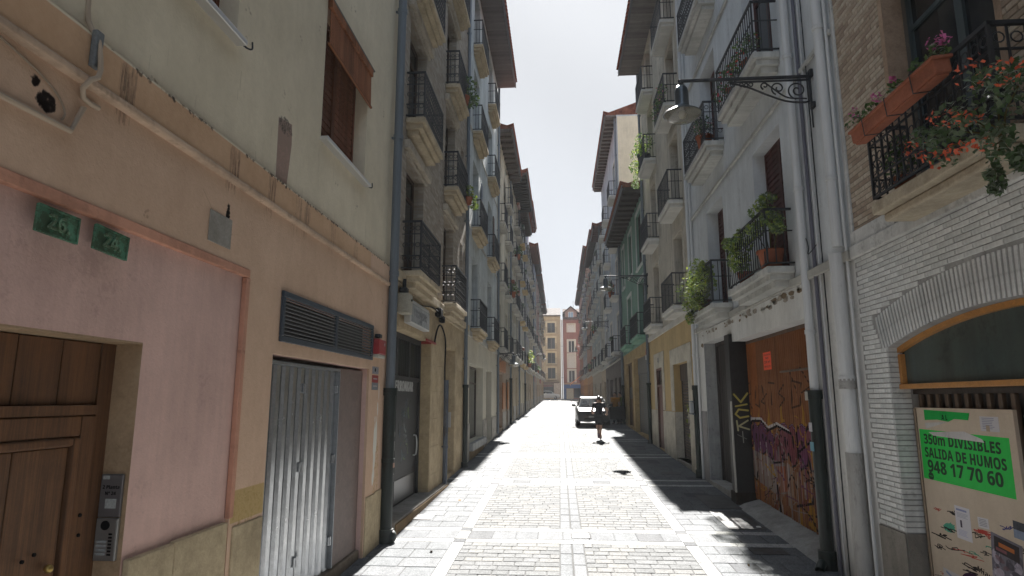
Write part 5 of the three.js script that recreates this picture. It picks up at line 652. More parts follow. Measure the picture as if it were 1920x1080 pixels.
{
  const holes = []; const fl = [4.5, 8.02, 11.5], wm = plaster([0.66, 0.69, 0.71]), rb = M([0.13, 0.045, 0.04], { map: T.wood, bump: T.wood, bs: 0.002, r: 0.6 });
  for (const h of fl) holes.push({ d0: 9.9, d1: 11.35, h0: h, h1: h + 2.42, kind: h < 5 ? 'shutter' : 'french', r: 0.27, m: rb }, { d0: 13.55, d1: 15.05, h0: h, h1: h + 2.42, kind: h < 5 ? 'shutter' : 'french', r: 0.32, m: rb });
  holes.push({ d0: 9.42, d1: 13.62, h0: gy(11) - 0.2, h1: 3.68, r: 0.3 }, { d0: 13.66, d1: 16.05, h0: gy(15) - 0.2, h1: 3.86, kind: 'door', m: wood([0.07, 0.055, 0.05]), r: 0.36 });
  const { g, F } = house({ side: 1, d0: 7.785, d1: 17.1, eave: 15.2, o: 0.8, gtop: 4.32, holes, wall: wm, ground: plaster([0.70, 0.70, 0.68]), label: 'grey white rendered house with planted balconies and rusty graffitied garage door' });
  // balconies differ: near ones at two levels of wear
  const slabM = plaster([0.56, 0.56, 0.53], 1), pl = [[9.66, 11.95, 4.5, 'plain'], [13.17, 15.4, 4.47, 'plain'], [9.6, 11.95, 8.02, 'plain'], [13.1, 15.35, 8.0, 'ornate'], [9.6, 11.95, 11.5, 'plain'], [13.1, 15.35, 11.5, 'ornate']];
  for (const [a, b, h, s] of pl) balcony(F, g, a, b, h, 0.43, { style: s, mat: slabM, thick: true, rh: 0.9 });
  part('string_course', [hr(F, 7.8, 17.09, 4.17, 4.3, 0.001, 0.075, 0.02)], plaster([0.46, 0.45, 0.41], 1), g); part('string_course', [hr(F, 7.8, 17.09, 7.2, 7.27, 0.001, 0.05, 0.012), hr(F, 7.8, 17.09, 10.7, 10.77, 0.001, 0.05, 0.012)], plaster([0.55, 0.55, 0.52], 1), g);
  // flaking plaster along the ledge
  for (let i = 0; i < 46; i++) { const d = rr(9.3, 16.9), h = 4.14 - Math.abs(rr(-0.1, 0.1)) - (d > 16 ? rr(0, 0.5) : 0), s = new THREE.Shape(), n = 7, r = rr(0.03, 0.1); for (let k = 0; k < n; k++) { const t = k / n * 6.283, q = r * rr(0.5, 1.2); s[k ? 'lineTo' : 'moveTo'](F.X(d) + Math.cos(t) * q * 1.6, h - F.y0 + Math.sin(t) * q * 0.6); } const e = new THREE.ExtrudeGeometry(s, { depth: 0.005, bevelEnabled: false }); e.translate(0, 0, 0.001); part('plaster_flake', boxUV(e), pick([stone([0.24, 0.19, 0.14]), plaster([0.4, 0.36, 0.31], 1), plaster([0.62, 0.62, 0.58])]), g); }
  // ribbed rusty door in four leaves
  const z = -0.3, dm = M([0.85, 0.85, 0.85], { map: graffitiTex, r: 0.9, bump: T.plasterBump }), rib = (a, b, h0, h1) => { const P = [], per = 0.095, n = Math.round((b - a) / per); const pts = []; for (let i = 0; i < n; i++) { const x = a + (b - a) * i / n, s = (b - a) / n; pts.push([x, 0], [x + s * 0.3, 0.022], [x + s * 0.62, 0.022], [x + s * 0.9, 0]); } pts.push([b, 0]); for (let i = 0; i < pts.length - 1; i++) { const [xa, za] = pts[i], [xb, zb] = pts[i + 1], v = (x, h, q) => [F.X(x), h - F.y0, z + q]; P.push(...v(xb, h0, zb), ...v(xa, h0, za), ...v(xa, h1, za), ...v(xb, h0, zb), ...v(xa, h1, za), ...v(xb, h1, zb)); } const q = new THREE.BufferGeometry(); q.setAttribute('position', new THREE.Float32BufferAttribute(P, 3)); q.computeVertexNormals(); const uv = []; for (let i = 0; i < P.length; i += 3) uv.push((14.2 - (F.d1 - P[i])) / 4.8, (P[i + 1] + F.y0) / 3.8); q.setAttribute('uv', new THREE.Float32BufferAttribute(uv, 2)); return q; };
  dm.side = THREE.DoubleSide;
  const gd = part('garage_door', [hb(F, 9.425, 13.615, 3.62, 3.675, z - 0.05, z + 0.03), hb(F, 9.425, 13.615, 0.3, 3.62, z - 0.06, z - 0.03)], wood([0.13, 0.075, 0.045]), g); const hs = [9.43, 10.47, 11.51, 12.55, 13.6];
  for (let i = 0; i < 4; i++) part('door_leaf', rib(hs[i] + 0.006, hs[i + 1] - 0.006, gy((hs[i] + hs[i + 1]) / 2) + 0.14, 3.618), dm, gd);
  part('rail', [hr(F, 9.44, 11.5, 2.95, 2.985, z + 0.02, z + 0.035, 0.004)], wood([0.16, 0.1, 0.06]), gd);
  // black iron post with painted letters, pale edge, wooden frame of the doorway beyond
  const post = part('post', [hr(F, 13.45, 13.80, gy(13) - 0.1, 3.84, -0.28, 0.075, 0.01)], M([0.022, 0.018, 0.017], { map: T.rust, r: 0.55 }), g); part('post_edge', hr(F, 13.44, 13.50, gy(13) - 0.1, 2.45, 0.076, 0.105, 0.006), plaster([0.55, 0.53, 0.48], 1), g); part('post_base', hr(F, 13.43, 13.82, gy(13) - 0.1, gy(13) + 0.25, -0.30, 0.11, 0.01), M([0.05, 0.035, 0.028], { map: T.rust, r: 0.8 }), g);
  { const q = canvasPlane(0.34, 1.05, 128, 400, (x, w, h) => { x.clearRect(0, 0, w, h); x.lineCap = 'round'; x.lineJoin = 'round'; const st = (c, lw, pts) => { x.strokeStyle = c; x.lineWidth = lw; x.beginPath(); pts.forEach(([a, b], i) => i ? x.lineTo(a * w, b * h) : x.moveTo(a * w, b * h)); x.stroke(); };
    const y = '#b0a050'; st(y, 15, [[0.12, 0.05], [0.5, 0.2], [0.92, 0.03]]); st(y, 13, [[0.18, 0.28], [0.85, 0.24]]); st(y, 14, [[0.9, 0.36], [0.35, 0.34], [0.15, 0.43], [0.4, 0.5], [0.9, 0.47]]); st('#a8a27c', 14, [[0.2, 0.56], [0.25, 0.74]]); st('#a8a27c', 13, [[0.85, 0.55], [0.3, 0.66], [0.9, 0.72]]); st('#8a8a80', 7, [[0.5, 0.76], [0.52, 0.97]]); st('#6d6d66', 6, [[0.2, 0.82], [0.7, 0.9]]); }, [0, 0, 0]); q.rotateY(Math.PI / 2); q.translate(F.X(13.45) + 0.003, 2.12 - F.y0, -0.1); part('graffiti', q, new THREE.MeshStandardMaterial({ map: canvasPlane.last, transparent: true, roughness: 0.7 }), post); }
  part('door_jamb', hb(F, 16.035, 16.046, gy(16) - 0.2, 3.855, -0.39, -0.002), plaster([0.42, 0.43, 0.43], 1), g); part('plinth', hr(F, 16.06, 17.08, gy(16.5) - 0.3, 2.2, 0.001, 0.02, 0.01), plaster([0.32, 0.31, 0.31], 1), g); part('threshold', hr(F, 13.83, 16.04, gy(15) - 0.3, gy(15) + 0.12, -0.4, 0.03, 0.012), stone([0.42, 0.42, 0.42]), g);
  part('ramp', (() => { const s = new THREE.Shape([[0.16, -0.1], [0.14, 0.0], [0.0, 0.07], [-0.3, 0.15], [-0.3, -0.1]].map(([a, b]) => new THREE.Vector2(a, b))); const e = new THREE.ExtrudeGeometry(s, { depth: 4.1, bevelEnabled: false }); e.rotateY(-Math.PI / 2); e.rotateZ(-Math.atan(0.031)); e.translate(F.X(9.15), gy(9.15) - F.y0, 0.0); return boxUV(e); })(), stone([0.34, 0.35, 0.36]), g);
  // pipes and cables between the two nearest houses on the right
  const wp = plaster([0.66, 0.67, 0.67]);
  pipe(F, g, 9.12, gy(9) + 2.25, 15, 0.06, wp, 0.08); pipe(F, g, 8.02, gy(8) + 1.6, 4.3, 0.085, wp, 0.11); pipe(F, g, 7.97, 4.38, 15, 0.065, wp, 0.10); part('pipe_cover', [rod(hp(F, 8.02, gy(8) + 0.02, 0.11), hp(F, 8.02, gy(8) + 1.62, 0.11), 0.098, 14), rod(hp(F, 8.02, 2.62, 0.11), hp(F, 8.02, 2.74, 0.11), 0.1, 14)], plaster([0.42, 0.41, 0.39], 1), g);
  part('pipe_guard', [rod(hp(F, 9.12, gy(9), 0.09), hp(F, 9.12, 2.56, 0.09), 0.085, 14), rod(hp(F, 9.12, 2.5, 0.09), hp(F, 9.12, 2.62, 0.09), 0.108, 14), rod(hp(F, 9.12, gy(9), 0.09), hp(F, 9.12, gy(9) + 0.24, 0.09), 0.115, 14), tube([hp(F, 9.12, gy(9) + 0.1, 0.1), hp(F, 9.05, gy(9) + 0.08, 0.2), hp(F, 8.98, gy(9) + 0.02, 0.26)], 0.06, 10, 10)], MAT.ironGreen, g);
  for (const [h, c, w] of [[2.54, [0.5, 0.47, 0.4], 0.1], [2.12, [0.55, 0.55, 0.58], 0.1], [1.86, [0.08, 0.32, 0.42], 0.12]]) part('sticker', hr(F, 9.12 - w / 2, 9.12 + w / 2, h - 0.06, h + 0.06, h > 2.5 ? 0.196 : 0.172, h > 2.5 ? 0.202 : 0.179, 0.002), paint(c), g);
  for (const [d, r, o] of [[8.86, 0.028, 0.04], [8.74, 0.014, 0.03], [8.62, 0.01, 0.03], [7.86, 0.02, 0.05]]) part('cable', rod(hp(F, d, gy(d), o), hp(F, d, 15, o), r, 8), d > 8.8 ? M([0.12, 0.12, 0.15], { r: 0.6 }) : pick([wp, MAT.iron]), g);
  part('cable', tube([hp(F, 8.74, 4.6, 0.04), hp(F, 8.9, 4.5, 0.1), hp(F, 9.0, 4.62, 0.05), hp(F, 9.1, 4.8, 0.05), hp(F, 9.3, 4.75, 0.04)], 0.008, 24, 6), MAT.iron, g);
  pipe(F, g, 16.85, gy(17) + 2.2, 15, 0.05, wp, 0.08); pipe(F, g, 16.62, gy(17), 15, 0.03, wp, 0.05, 'cable_duct'); part('pipe_guard', [rod(hp(F, 16.85, gy(17), 0.09), hp(F, 16.85, gy(17) + 2.3, 0.09), 0.075, 12), rod(hp(F, 16.85, gy(17) + 2.2, 0.09), hp(F, 16.85, gy(17) + 2.32, 0.09), 0.095, 12), rod(hp(F, 16.85, gy(17), 0.09), hp(F, 16.85, gy(17) + 0.2, 0.09), 0.1, 12)], MAT.ironGreen, g);
  part('knob', move(new THREE.SphereGeometry(0.03, 10, 8), ...hp(F, 9.3, 3.78, 0.03)), MAT.iron, g);
}
{ const p = wallThing('poster', 'small bright orange letting notice on the rusty garage door', 'poster', 1, 12.15, 3.2, -0.272); const t = canvasTex(256, 320, (x, w, h) => { x.fillStyle = '#f0582e'; x.fillRect(0, 0, w, h); x.fillStyle = '#5a1d10'; x.textAlign = 'center'; for (const [s, px, y] of [['SE ALQUILA', 40, 62], ['BAJO', 44, 122], ['230 m²', 62, 200], ['699 52 31', 48, 278]]) { x.font = `bold ${px}px sans-serif`; x.fillText(s, w / 2, y, w - 24); } }); part('sheet', new THREE.BoxGeometry(0.44, 0.33, 0.003), M([0.95, 0.95, 0.95], { map: t, r: 0.7 }), p); }
// ------------------------------------------------------------------ third house: cream, ochre ground floor
{
  const holes = []; for (const h of [5.08, 8.14, 11.15, 13.85]) holes.push(opA(17.95, 19.3, h, 2.3, { m: MAT.brown, bx: 0.28, r: 0.28, sur: 0.16 }), opA(22.3, 23.6, h, 2.3, { m: MAT.brown, bx: 0.25, r: 0.28, sur: 0.16, kind: h < 9 ? 'shutter' : 'french' }));
  holes.push({ d0: 18.1, d1: 20.4, h0: gy(19) + 0.12, h1: 3.56, r: 0.27, kind: 'roller', m: wood([0.10, 0.075, 0.06]), boxH: 0.5 }, { d0: 22.6, d1: 23.95, h0: gy(23) + 0.05, h1: 3.6, r: 0.08, kind: 'door', m: M([0.16, 0.055, 0.03], { map: T.wood, bump: T.wood, bs: 0.002, r: 0.5 }), fan: true });
  const st = stone([0.58, 0.56, 0.50]), { g, F } = house({ side: 1, d0: 17.1, d1: 25.7, eave: 16.4, o: 0.86, gtop: 4.86, holes, wall: plaster([0.58, 0.53, 0.44], 1), ground: plaster([0.56, 0.42, 0.22]), plinth: 2.1, plinthMat: st, bo: 0.44, slab: plaster([0.62, 0.61, 0.57]), sur: plaster([0.62, 0.57, 0.48]), label: 'cream house with ochre ground floor and wide pale balcony slabs', bands: [[4.72, 4.9, 0.07]], bandMat: plaster([0.62, 0.60, 0.55]), pipe: [[25.5, 2.2]], roof: { rafters: 0, soffit: wood([0.2, 0.18, 0.17]) } });
  for (const [a, b, t, hl] of [[17.6, 20.9, 4.05, 2.12], [22.2, 24.4, 4.15, 2.12]]) { const D = holes.find((q) => q.d0 > a && q.d1 < b && q.h0 < 3); part('surround', [hr(F, a, D.d0 - 0.003, hl, t, 0.001, 0.03, 0.01), hr(F, D.d1 + 0.003, b, hl, t, 0.001, 0.03, 0.01), hr(F, D.d0 - 0.002, (D.d0 + D.d1) / 2 - 0.004, D.h1 + 0.002, t, 0.001, 0.03, 0.01), hr(F, (D.d0 + D.d1) / 2 + 0.004, D.d1 + 0.002, D.h1 + 0.002, t, 0.001, 0.03, 0.01)], st, g); part('door_jamb', [hb(F, D.d1 - 0.012, D.d1 - 0.0006, D.h0 - 0.2, 2.1, -0.26, -0.001), ], st, g); part('door_jamb', hb(F, D.d1 - 0.012, D.d1 - 0.0006, 2.101, D.h1, -0.26, -0.001), plaster([0.5, 0.36, 0.17]), g); }
  part('threshold', hr(F, 18.1, 20.4, gy(19) - 0.3, gy(19) + 0.12, -0.27, 0.02, 0.01), stone([0.4, 0.4, 0.39]), g);
  part('graffiti', canvasPlane(1.3, 1.2, 256, 256, (x, w, h) => { x.clearRect(0, 0, w, h); x.lineCap = 'round'; for (let i = 0; i < 30; i++) { x.strokeStyle = pick(['#8a9a2a', '#6b7a22', '#b8b2a8', '#4a3a36']); x.lineWidth = rr(4, 14); x.globalAlpha = 0.8; x.beginPath(); const a = rr(20, w - 60), b = rr(20, h - 30); x.moveTo(a, b); x.bezierCurveTo(a + 40, b - 50, a + rr(-40, 60), b + 40, a + rr(0, 50), b + rr(-30, 30)); x.stroke(); } }, hp(F, 19.4, 1.75, -0.27 + 0.034)), new THREE.MeshStandardMaterial({ map: canvasPlane.last, transparent: true, roughness: 0.8 }), g);
  for (const h of [8.14, 11.15]) part('sill', hr(F, 20.4, 21.4, h + 0.9, h + 1.0, 0.001, 0.1, 0.02), st, g);
}
{ const p = wallThing('number_plate', 'small dark number plate over the red brown door', 'number plate', 1, 23.25, 3.88, 0.032); part('plate', rbox(-0.1, 0.1, -0.1, 0.1, 0, 0.012, 0.004), paint([0.5, 0.5, 0.48]), p); part('numeral', move(text3('2', 0.13, 0.004), 0, 0, 0.0125), MAT.black, p); }
{ const p = wallThing('wall_box', 'small red and white alarm box on the pipe between cream and green houses', 'alarm box', 1, 25.75, 4.05, 0.02); part('case', rbox(-0.12, 0.12, 0, 0.2, 0, 0.12, 0.02), MAT.white, p); part('cover', rbox(-0.11, 0.11, 0.205, 0.42, 0.0, 0.11, 0.02), paint([0.4, 0.05, 0.05]), p); }
{ const p = wallThing('meter_box', 'grey cable clamp box on the pipe guard beside the ochre wall', 'electric box', 1, 16.85, 2.15, 0.17); part('case', rbox(-0.09, 0.09, 0, 0.25, 0, 0.08, 0.015), M([0.35, 0.38, 0.4], { m: 0.4, r: 0.4 }), p); part('clamp', [rbox(-0.2, 0.16, 0.26, 0.30, 0.0, 0.06, 0.01), rbox(-0.2, 0.16, -0.05, -0.01, 0.0, 0.06, 0.01)], MAT.zinc, p); }
// ------------------------------------------------------------------ fourth house: green, low, raftered eave
{
  const gm = plaster([0.20, 0.32, 0.26]), holes = []; holes.push(opA(26.35, 28.4, 5.1, 2.5, { m: shut.dark, sur: 0.15, bx: 0.3 }), opA(31.2, 32.9, 5.1, 2.5, { m: shut.dark, sur: 0.15, bx: 0.35 }), { d0: 26.6, d1: 28.4, h0: 8.25, h1: 10.75, kind: 'french', r: 0.15, m: shut.dark, sur: 0.16 }, { d0: 30.3, d1: 31.7, h0: 8.5, h1: 10.7, kind: 'french', r: 0.15, m: shut.dark, sur: 0.14 }, { d0: 33.9, d1: 34.9, h0: 8.5, h1: 10.7, kind: 'french', r: 0.15, m: shut.dark, sur: 0.14 });
  holes.push({ d0: 25.98, d1: 31.2, h0: gy(27.5) + 0.1, h1: 4.4, r: 0.27, kind: 'roller', m: M([0.2, 0.2, 0.19], { map: T.metal, r: 0.6 }), boxH: 0.75 }, { d0: 32.0, d1: 34.6, h0: gy(33) + 0.1, h1: 4.35, kind: 'door', r: 0.2, m: wood([0.16, 0.10, 0.05]) });
  const { g, F } = house({ side: 1, d0: 25.7, d1: 36, eave: 11.3, o: 0.85, gtop: 4.95, holes, wall: gm, ground: stone([0.45, 0.35, 0.20]), sur: plaster([0.60, 0.64, 0.60]), slab: plaster([0.24, 0.42, 0.32]), bo: 0.42, label: 'low green house with white window surrounds and dark raftered eave', bands: [[4.85, 4.97, 0.05]], bandMat: gm, pipe: [[35.8, 2.0]], roof: { rafter: wood([0.05, 0.036, 0.03]), soffit: wood([0.055, 0.04, 0.035]), step: 0.8 } });
  part('graffiti', canvasPlane(1.9, 1.7, 384, 320, (x, w, h) => { x.clearRect(0, 0, w, h); x.fillStyle = '#b9b5b2'; x.globalAlpha = 0.8; for (let j = 0; j < 7; j++) for (let i = 0; i < 5; i++) x.fillRect(60 + i * 50 + rr(-6, 6), 20 + j * 34, rr(20, 40), rr(14, 26)); x.strokeStyle = '#9a3b3a'; x.lineWidth = 14; for (let i = 0; i < 10; i++) { x.beginPath(); x.moveTo(rr(20, w - 40), rr(190, h - 20)); x.lineTo(rr(20, w - 40), rr(190, h - 20)); x.stroke(); } }, hp(F, 27.5, 2.3, -0.27 + 0.034)), new THREE.MeshStandardMaterial({ map: canvasPlane.last, transparent: true, roughness: 0.8 }), g);
  part('panel', [hr(F, 32.1, 34.5, 2.5, 3.1, -0.16, -0.15, 0.005)], paint([0.03, 0.04, 0.06]), g);
}
const rightRow = [
  { d0: 36, d1: 50, eave: 19.4, o: 0.66, gtop: 5.0, fl: [5.25, 8.6, 11.7, 14.8], cols: [[37.6, 38.9], [42.8, 44.1], [47.2, 48.5]], hh: 2.3, wall: plaster([0.46, 0.49, 0.52], 1), ground: stone([0.13, 0.12, 0.12]), sur: 0.16, label: 'tall grey house with cream gable rising above the green house', bo: 0.45, slab: plaster([0.6, 0.58, 0.53]), pipe: [[36.2, 0.2]], roof: { soffit: wood([0.3, 0.28, 0.26]) } },
  { d0: 50, d1: 55, eave: 16.4, o: 0.7, gtop: 5.0, fl: [5.2, 8.3, 11.3, 13.9], cols: [[51.8, 53.2]], hh: 2.2, wall: plaster([0.5, 0.48, 0.42]), ground: stone([0.40, 0.34, 0.27]), label: 'narrow drab house under a dark red eave, sixth on the right', bo: 0.4, roof: { soffit: wood([0.12, 0.045, 0.04]), rafter: wood([0.1, 0.04, 0.035]) } },
  { d0: 55, d1: 70, eave: 17.2, o: 0.7, gtop: 5.1, fl: [5.3, 8.4, 11.4, 14.4], cols: [[56.5, 57.8], [60.2, 61.5], [64, 65.3], [67.6, 68.9]], hh: 2.2, wall: plaster([0.42, 0.46, 0.46]), ground: stone([0.36, 0.33, 0.28]), label: 'long grey green house, seventh on the right', bo: 0.42 },
  { d0: 70, d1: 83, eave: 19.4, o: 0.7, gtop: 5.3, fl: [5.5, 8.6, 11.6, 14.6, 16.9], cols: [[71.5, 72.8], [75.4, 76.7], [79.5, 80.8]], hh: 2.0, wall: plaster([0.50, 0.33, 0.25]), ground: stone([0.42, 0.25, 0.15]), label: 'tall terracotta house, eighth on the right', bo: 0.42 },
  { d0: 83, d1: 97, eave: 19.3, o: 0.68, gtop: 5.5, fl: [5.7, 8.8, 11.8, 14.8, 17], cols: [[84.5, 85.8], [88.4, 89.7], [92.4, 93.7]], hh: 2.0, wall: plaster([0.40, 0.42, 0.46]), ground: plaster([0.5, 0.27, 0.12]), label: 'grey house with orange ground floor, ninth on the right', bo: 0.42 },
  { d0: 97, d1: 111.5, eave: 19.0, o: 0.68, gtop: 5.7, fl: [5.9, 9, 12, 15], cols: [[98.5, 99.8], [102.4, 103.7], [107, 108.3]], hh: 2.1, wall: plaster([0.44, 0.30, 0.26]), ground: plaster([0.46, 0.26, 0.14]), label: 'brick red corner house with orange awning at the far right end', bo: 0.42 },
];
rightRow.forEach((q, i) => rowHouse(1, q, i + 5));
{ const h5 = HOUSES.find((h) => h.p.label.startsWith('tall grey house')), { F, g } = h5;   // cream gable over the green roof, white awning, dark shop
  part('gable_wall', hb(F, 35.985, 36.003, 11, 19.3, -9.3, -0.05), plaster([0.66, 0.60, 0.46]), g);
  part('awning', (() => { const s = new THREE.Shape([[0.0, 4.95 - F.y0], [0.75, 4.55 - F.y0], [0.75, 4.4 - F.y0], [0.72, 4.52 - F.y0], [0.0, 4.9 - F.y0]].map(([a, b]) => new THREE.Vector2(a, b))); const e = new THREE.ExtrudeGeometry(s, { depth: 7.5, bevelEnabled: false }); e.rotateY(-Math.PI / 2); e.translate(F.X(36.6), 0, 0.01); return boxUV(e); })(), paint([0.45, 0.46, 0.45], 0.8), g); }
{ const h10 = HOUSES[HOUSES.length - 1], { F, g } = h10; const s = new THREE.Shape([[0.02, 6.3 - F.y0], [1.9, 4.85 - F.y0], [1.9, 4.55 - F.y0], [1.86, 4.8 - F.y0], [0.02, 6.22 - F.y0]].map(([a, b]) => new THREE.Vector2(a, b))); const e = new THREE.ExtrudeGeometry(s, { depth: 6, bevelEnabled: false }); e.rotateY(-Math.PI / 2); e.translate(F.X(99.5), 0, 0.01); part('awning', boxUV(e), M([0.75, 0.28, 0.06], { phys: { transmission: 0.3, thickness: 0 }, r: 0.9, side: THREE.DoubleSide }), g); }
// ------------------------------------------------------------------ end of the street: two houses facing us, crossing cars
function farHouse(label, x0, x1, eave, ridge, wallM, trim, wins, ground, extra) {
  const z = -122, y0 = 2.46, g = thing('townhouse', label, 'house', [(x0 + x1) / 2, y0, z]), cx = (x0 + x1) / 2, s = new THREE.Shape([[x0 - cx, 0], [x1 - cx, 0], [x1 - cx, eave - y0], [x0 - cx, eave - y0]].map(([a, b]) => new THREE.Vector2(a, b)));
  for (const w of wins) { const p = new THREE.Path(); p.moveTo(w.x0 - cx, w.h0 - y0); p.lineTo(w.x1 - cx, w.h0 - y0); p.lineTo(w.x1 - cx, w.h1 - y0); p.lineTo(w.x0 - cx, w.h1 - y0); p.closePath(); s.holes.push(p); }
  const e = new THREE.ExtrudeGeometry(s, { depth: 0.4, bevelEnabled: false }); e.translate(0, 0, -0.4);
  part('wall', [boxUV(e), box(x0 - cx + 0.01, x1 - cx - 0.01, -0.3, eave - y0 - 0.01, -9, -0.4)], wallM, g);
  for (const w of wins) {
    const a = w.x0 - cx, b = w.x1 - cx, c = w.h0 - y0, d = w.h1 - y0, m = (a + b) / 2;
    const f = part('window', [box(a, a + 0.08, c, d, -0.25, -0.18), box(b - 0.08, b, c, d, -0.25, -0.18), box(a + 0.08, b - 0.08, d - 0.08, d, -0.25, -0.18), box(a + 0.08, b - 0.08, c, c + 0.08, -0.25, -0.18), box(m - 0.05, m + 0.05, c + 0.08, d - 0.08, -0.25, -0.18)], w.m ?? MAT.brown, g);
    part('pane', box(a + 0.08, m - 0.05, c + 0.08, d - 0.08, -0.24, -0.23), w.pale ? shut.white : MAT.glass, f); part('pane', box(m + 0.05, b - 0.08, c + 0.08, d - 0.08, -0.24, -0.23), w.pale ? shut.white : MAT.glass, f);
    part('surround', [box(a - 0.28, a, c, d + 0.25, 0.001, 0.05), box(b, b + 0.28, c, d + 0.25, 0.001, 0.05), box(a, b, d, d + 0.25, 0.001, 0.05)], trim, g);
    if (w.bal) { const F = { side: -1, y0, X: (x) => x - cx }; const bb = part('balcony', box(a - 0.3, b + 0.3, c - 0.14, c - 0.01, 0.002, 0.5), trim, g); part('railing', railing(F, w.x0 - 0.3, w.x1 + 0.3, w.h0 - 0.01, 0.5, 1.0, 'plain'), MAT.iron, bb); }
  }
  const D = 9, pr = new THREE.Shape([[0.6, eave - y0], [0.6, eave - y0 + 0.15], [-D / 2, ridge - y0], [-D, eave - y0 + 0.1], [-D, eave - y0]].map(([a, b]) => new THREE.Vector2(a, b))), re = new THREE.ExtrudeGeometry(pr, { depth: x1 - x0, bevelEnabled: false }); re.rotateY(-Math.PI / 2); re.translate(x1 - cx, 0, 0);
  const rf = part('roof', boxUV(re), extra.roof, g); part('chimney', [box(-2.5, -1.7, ridge - y0 - 0.6, ridge - y0 + 0.7, -4.9, -4.1), box(-2.6, -1.6, ridge - y0 + 0.7, ridge - y0 + 0.85, -5, -4)], MAT.slabDark, rf);
  part('cornice', box(x0 - cx, x1 - cx, eave - y0 - 0.75, eave - y0 - 0.15, 0.002, 0.25), extra.cornice, g);
  ground(g, cx, y0); return { g, cx, y0, rf };
}
{
  const br = M([0.10, 0.07, 0.06], { r: 0.6 }), W = []; for (const x of [-11, -6.6, -2.3]) for (const [a, b] of [[15.1, 17.1], [12.0, 14.2], [9.2, 11.3], [6.3, 8.4]]) W.push({ x0: x, x1: x + 1.5, h0: a, h1: b, m: br, bal: true });
  farHouse('beige house with dark balcony windows facing the end of the street', -15, 0.28, 18.4, 20.6, plaster([0.33, 0.28, 0.21]), plaster([0.46, 0.40, 0.29]), W, (g, cx, y0) => {
    part('shop_fascia', box(-7.4, 7.3, 2.75, 3.3, 0.002, 0.12), stone([0.12, 0.10, 0.09]), g); part('shop_window', box(-7.4, 6.2, 0.3, 2.7, 0.002, 0.05), M([0.02, 0.02, 0.022], { r: 0.15 }), g); part('pier', box(6.25, 7.4, 0, 3.0, 0.002, 0.14), stone([0.4, 0.36, 0.33]), g); part('awning', box(3.6, 6.0, 2.3, 2.7, 0.051, 0.9), paint([0.14, 0.05, 0.05]), g);
  }, { roof: M([0.17, 0.155, 0.15], { map: T.rust, r: 0.95 }), cornice: plaster([0.36, 0.29, 0.19]) });
  const V = []; for (const x of [1.72, 6.2, 10.6]) for (const [a, b, p, bl] of [[15.2, 16.7, 1, 0], [11.3, 13.6, 0, 1], [8.3, 10.9, 1, 1], [5.6, 7.9, 0, 0]]) V.push({ x0: x, x1: x + 1.2, h0: a, h1: b, m: shut.white, pale: p });
  const pk = farHouse('red rendered house with white windows and dormer facing the end of the street', 0.75, 15, 17.7, 20.4, plaster([0.20, 0.095, 0.082]), plaster([0.48, 0.47, 0.41]), V, (g, cx, y0) => {
    part('shop_fascia', box(-7.1, 7.1, 2.05, 2.75, 0.002, 0.2), paint([0.03, 0.09, 0.25]), g); part('shop_window', box(-5.2, 7, 0.2, 2.0, 0.002, 0.06), M([0.012, 0.012, 0.016], { r: 0.2 }), g); part('door', box(-6.6, -5.3, 0, 2.0, 0.002, 0.08), paint([0.42, 0.38, 0.28]), g); part('pier', box(-7.1, -6.65, 0, 2.0, 0.002, 0.16), paint([0.03, 0.08, 0.22]), g); part('lettering', box(-3.6, -1.6, 2.2, 2.6, 0.201, 0.22), paint([0.55, 0.48, 0.12]), g); part('string_course', box(-7.1, 7.1, 2.76, 3.0, 0.002, 0.15), stone([0.3, 0.22, 0.16]), g);
  }, { roof: M([0.15, 0.10, 0.085], { map: T.rust, r: 0.95 }), cornice: paint([0.20, 0.06, 0.04]) });
  { const { g, cx, y0, rf } = pk, c = 2.3 - cx, s = new THREE.Shape([[c - 1.15, 17.7 - y0], [c + 1.15, 17.7 - y0], [c + 1.15, 19.2 - y0], [c, 20.1 - y0], [c - 1.15, 19.2 - y0]].map(([a, b]) => new THREE.Vector2(a, b))), e = new THREE.ExtrudeGeometry(s, { depth: 4.2, bevelEnabled: false }); e.translate(0, 0, -4.25); part('dormer', boxUV(e), plaster([0.24, 0.17, 0.155]), rf); const t = new THREE.Shape([[c - 1.6, 18.85 - y0], [c, 20.12 - y0], [c + 1.6, 18.85 - y0], [c + 1.6, 19.02 - y0], [c, 20.32 - y0], [c - 1.6, 19.02 - y0]].map(([a, b]) => new THREE.Vector2(a, b))), te = new THREE.ExtrudeGeometry(t, { depth: 4.7, bevelEnabled: false }); te.translate(0, 0, -4.3); part('dormer_roof', boxUV(te), M([0.045, 0.032, 0.03], { r: 0.9 }), rf); part('dormer_window', [box(c - 0.5, c + 0.5, 17.95 - y0, 19.2 - y0, -0.05, 0.0)], shut.white, rf); part('pane', [box(c - 0.43, c - 0.04, 18.02 - y0, 19.12 - y0, 0.001, 0.012)], M([0.16, 0.24, 0.32], { r: 0.1 }), rf); part('pane', [box(c + 0.04, c + 0.43, 18.02 - y0, 19.12 - y0, 0.001, 0.012)], M([0.16, 0.24, 0.32], { r: 0.1 }), rf); }
  const dp = thing('drainpipe', 'thick pale downpipe between the beige and the red end houses', 'drainpipe', [0.5, 2.46, -121.85]); part('pipe', [box(-0.15, 0.15, 0, 15.2, -0.12, 0.1)], plaster([0.42, 0.42, 0.41]), dp); part('bracket', [box(-0.19, 0.19, 4, 4.1, -0.13, 0.12), box(-0.19, 0.19, 10, 10.1, -0.13, 0.12)], MAT.zinc, dp);
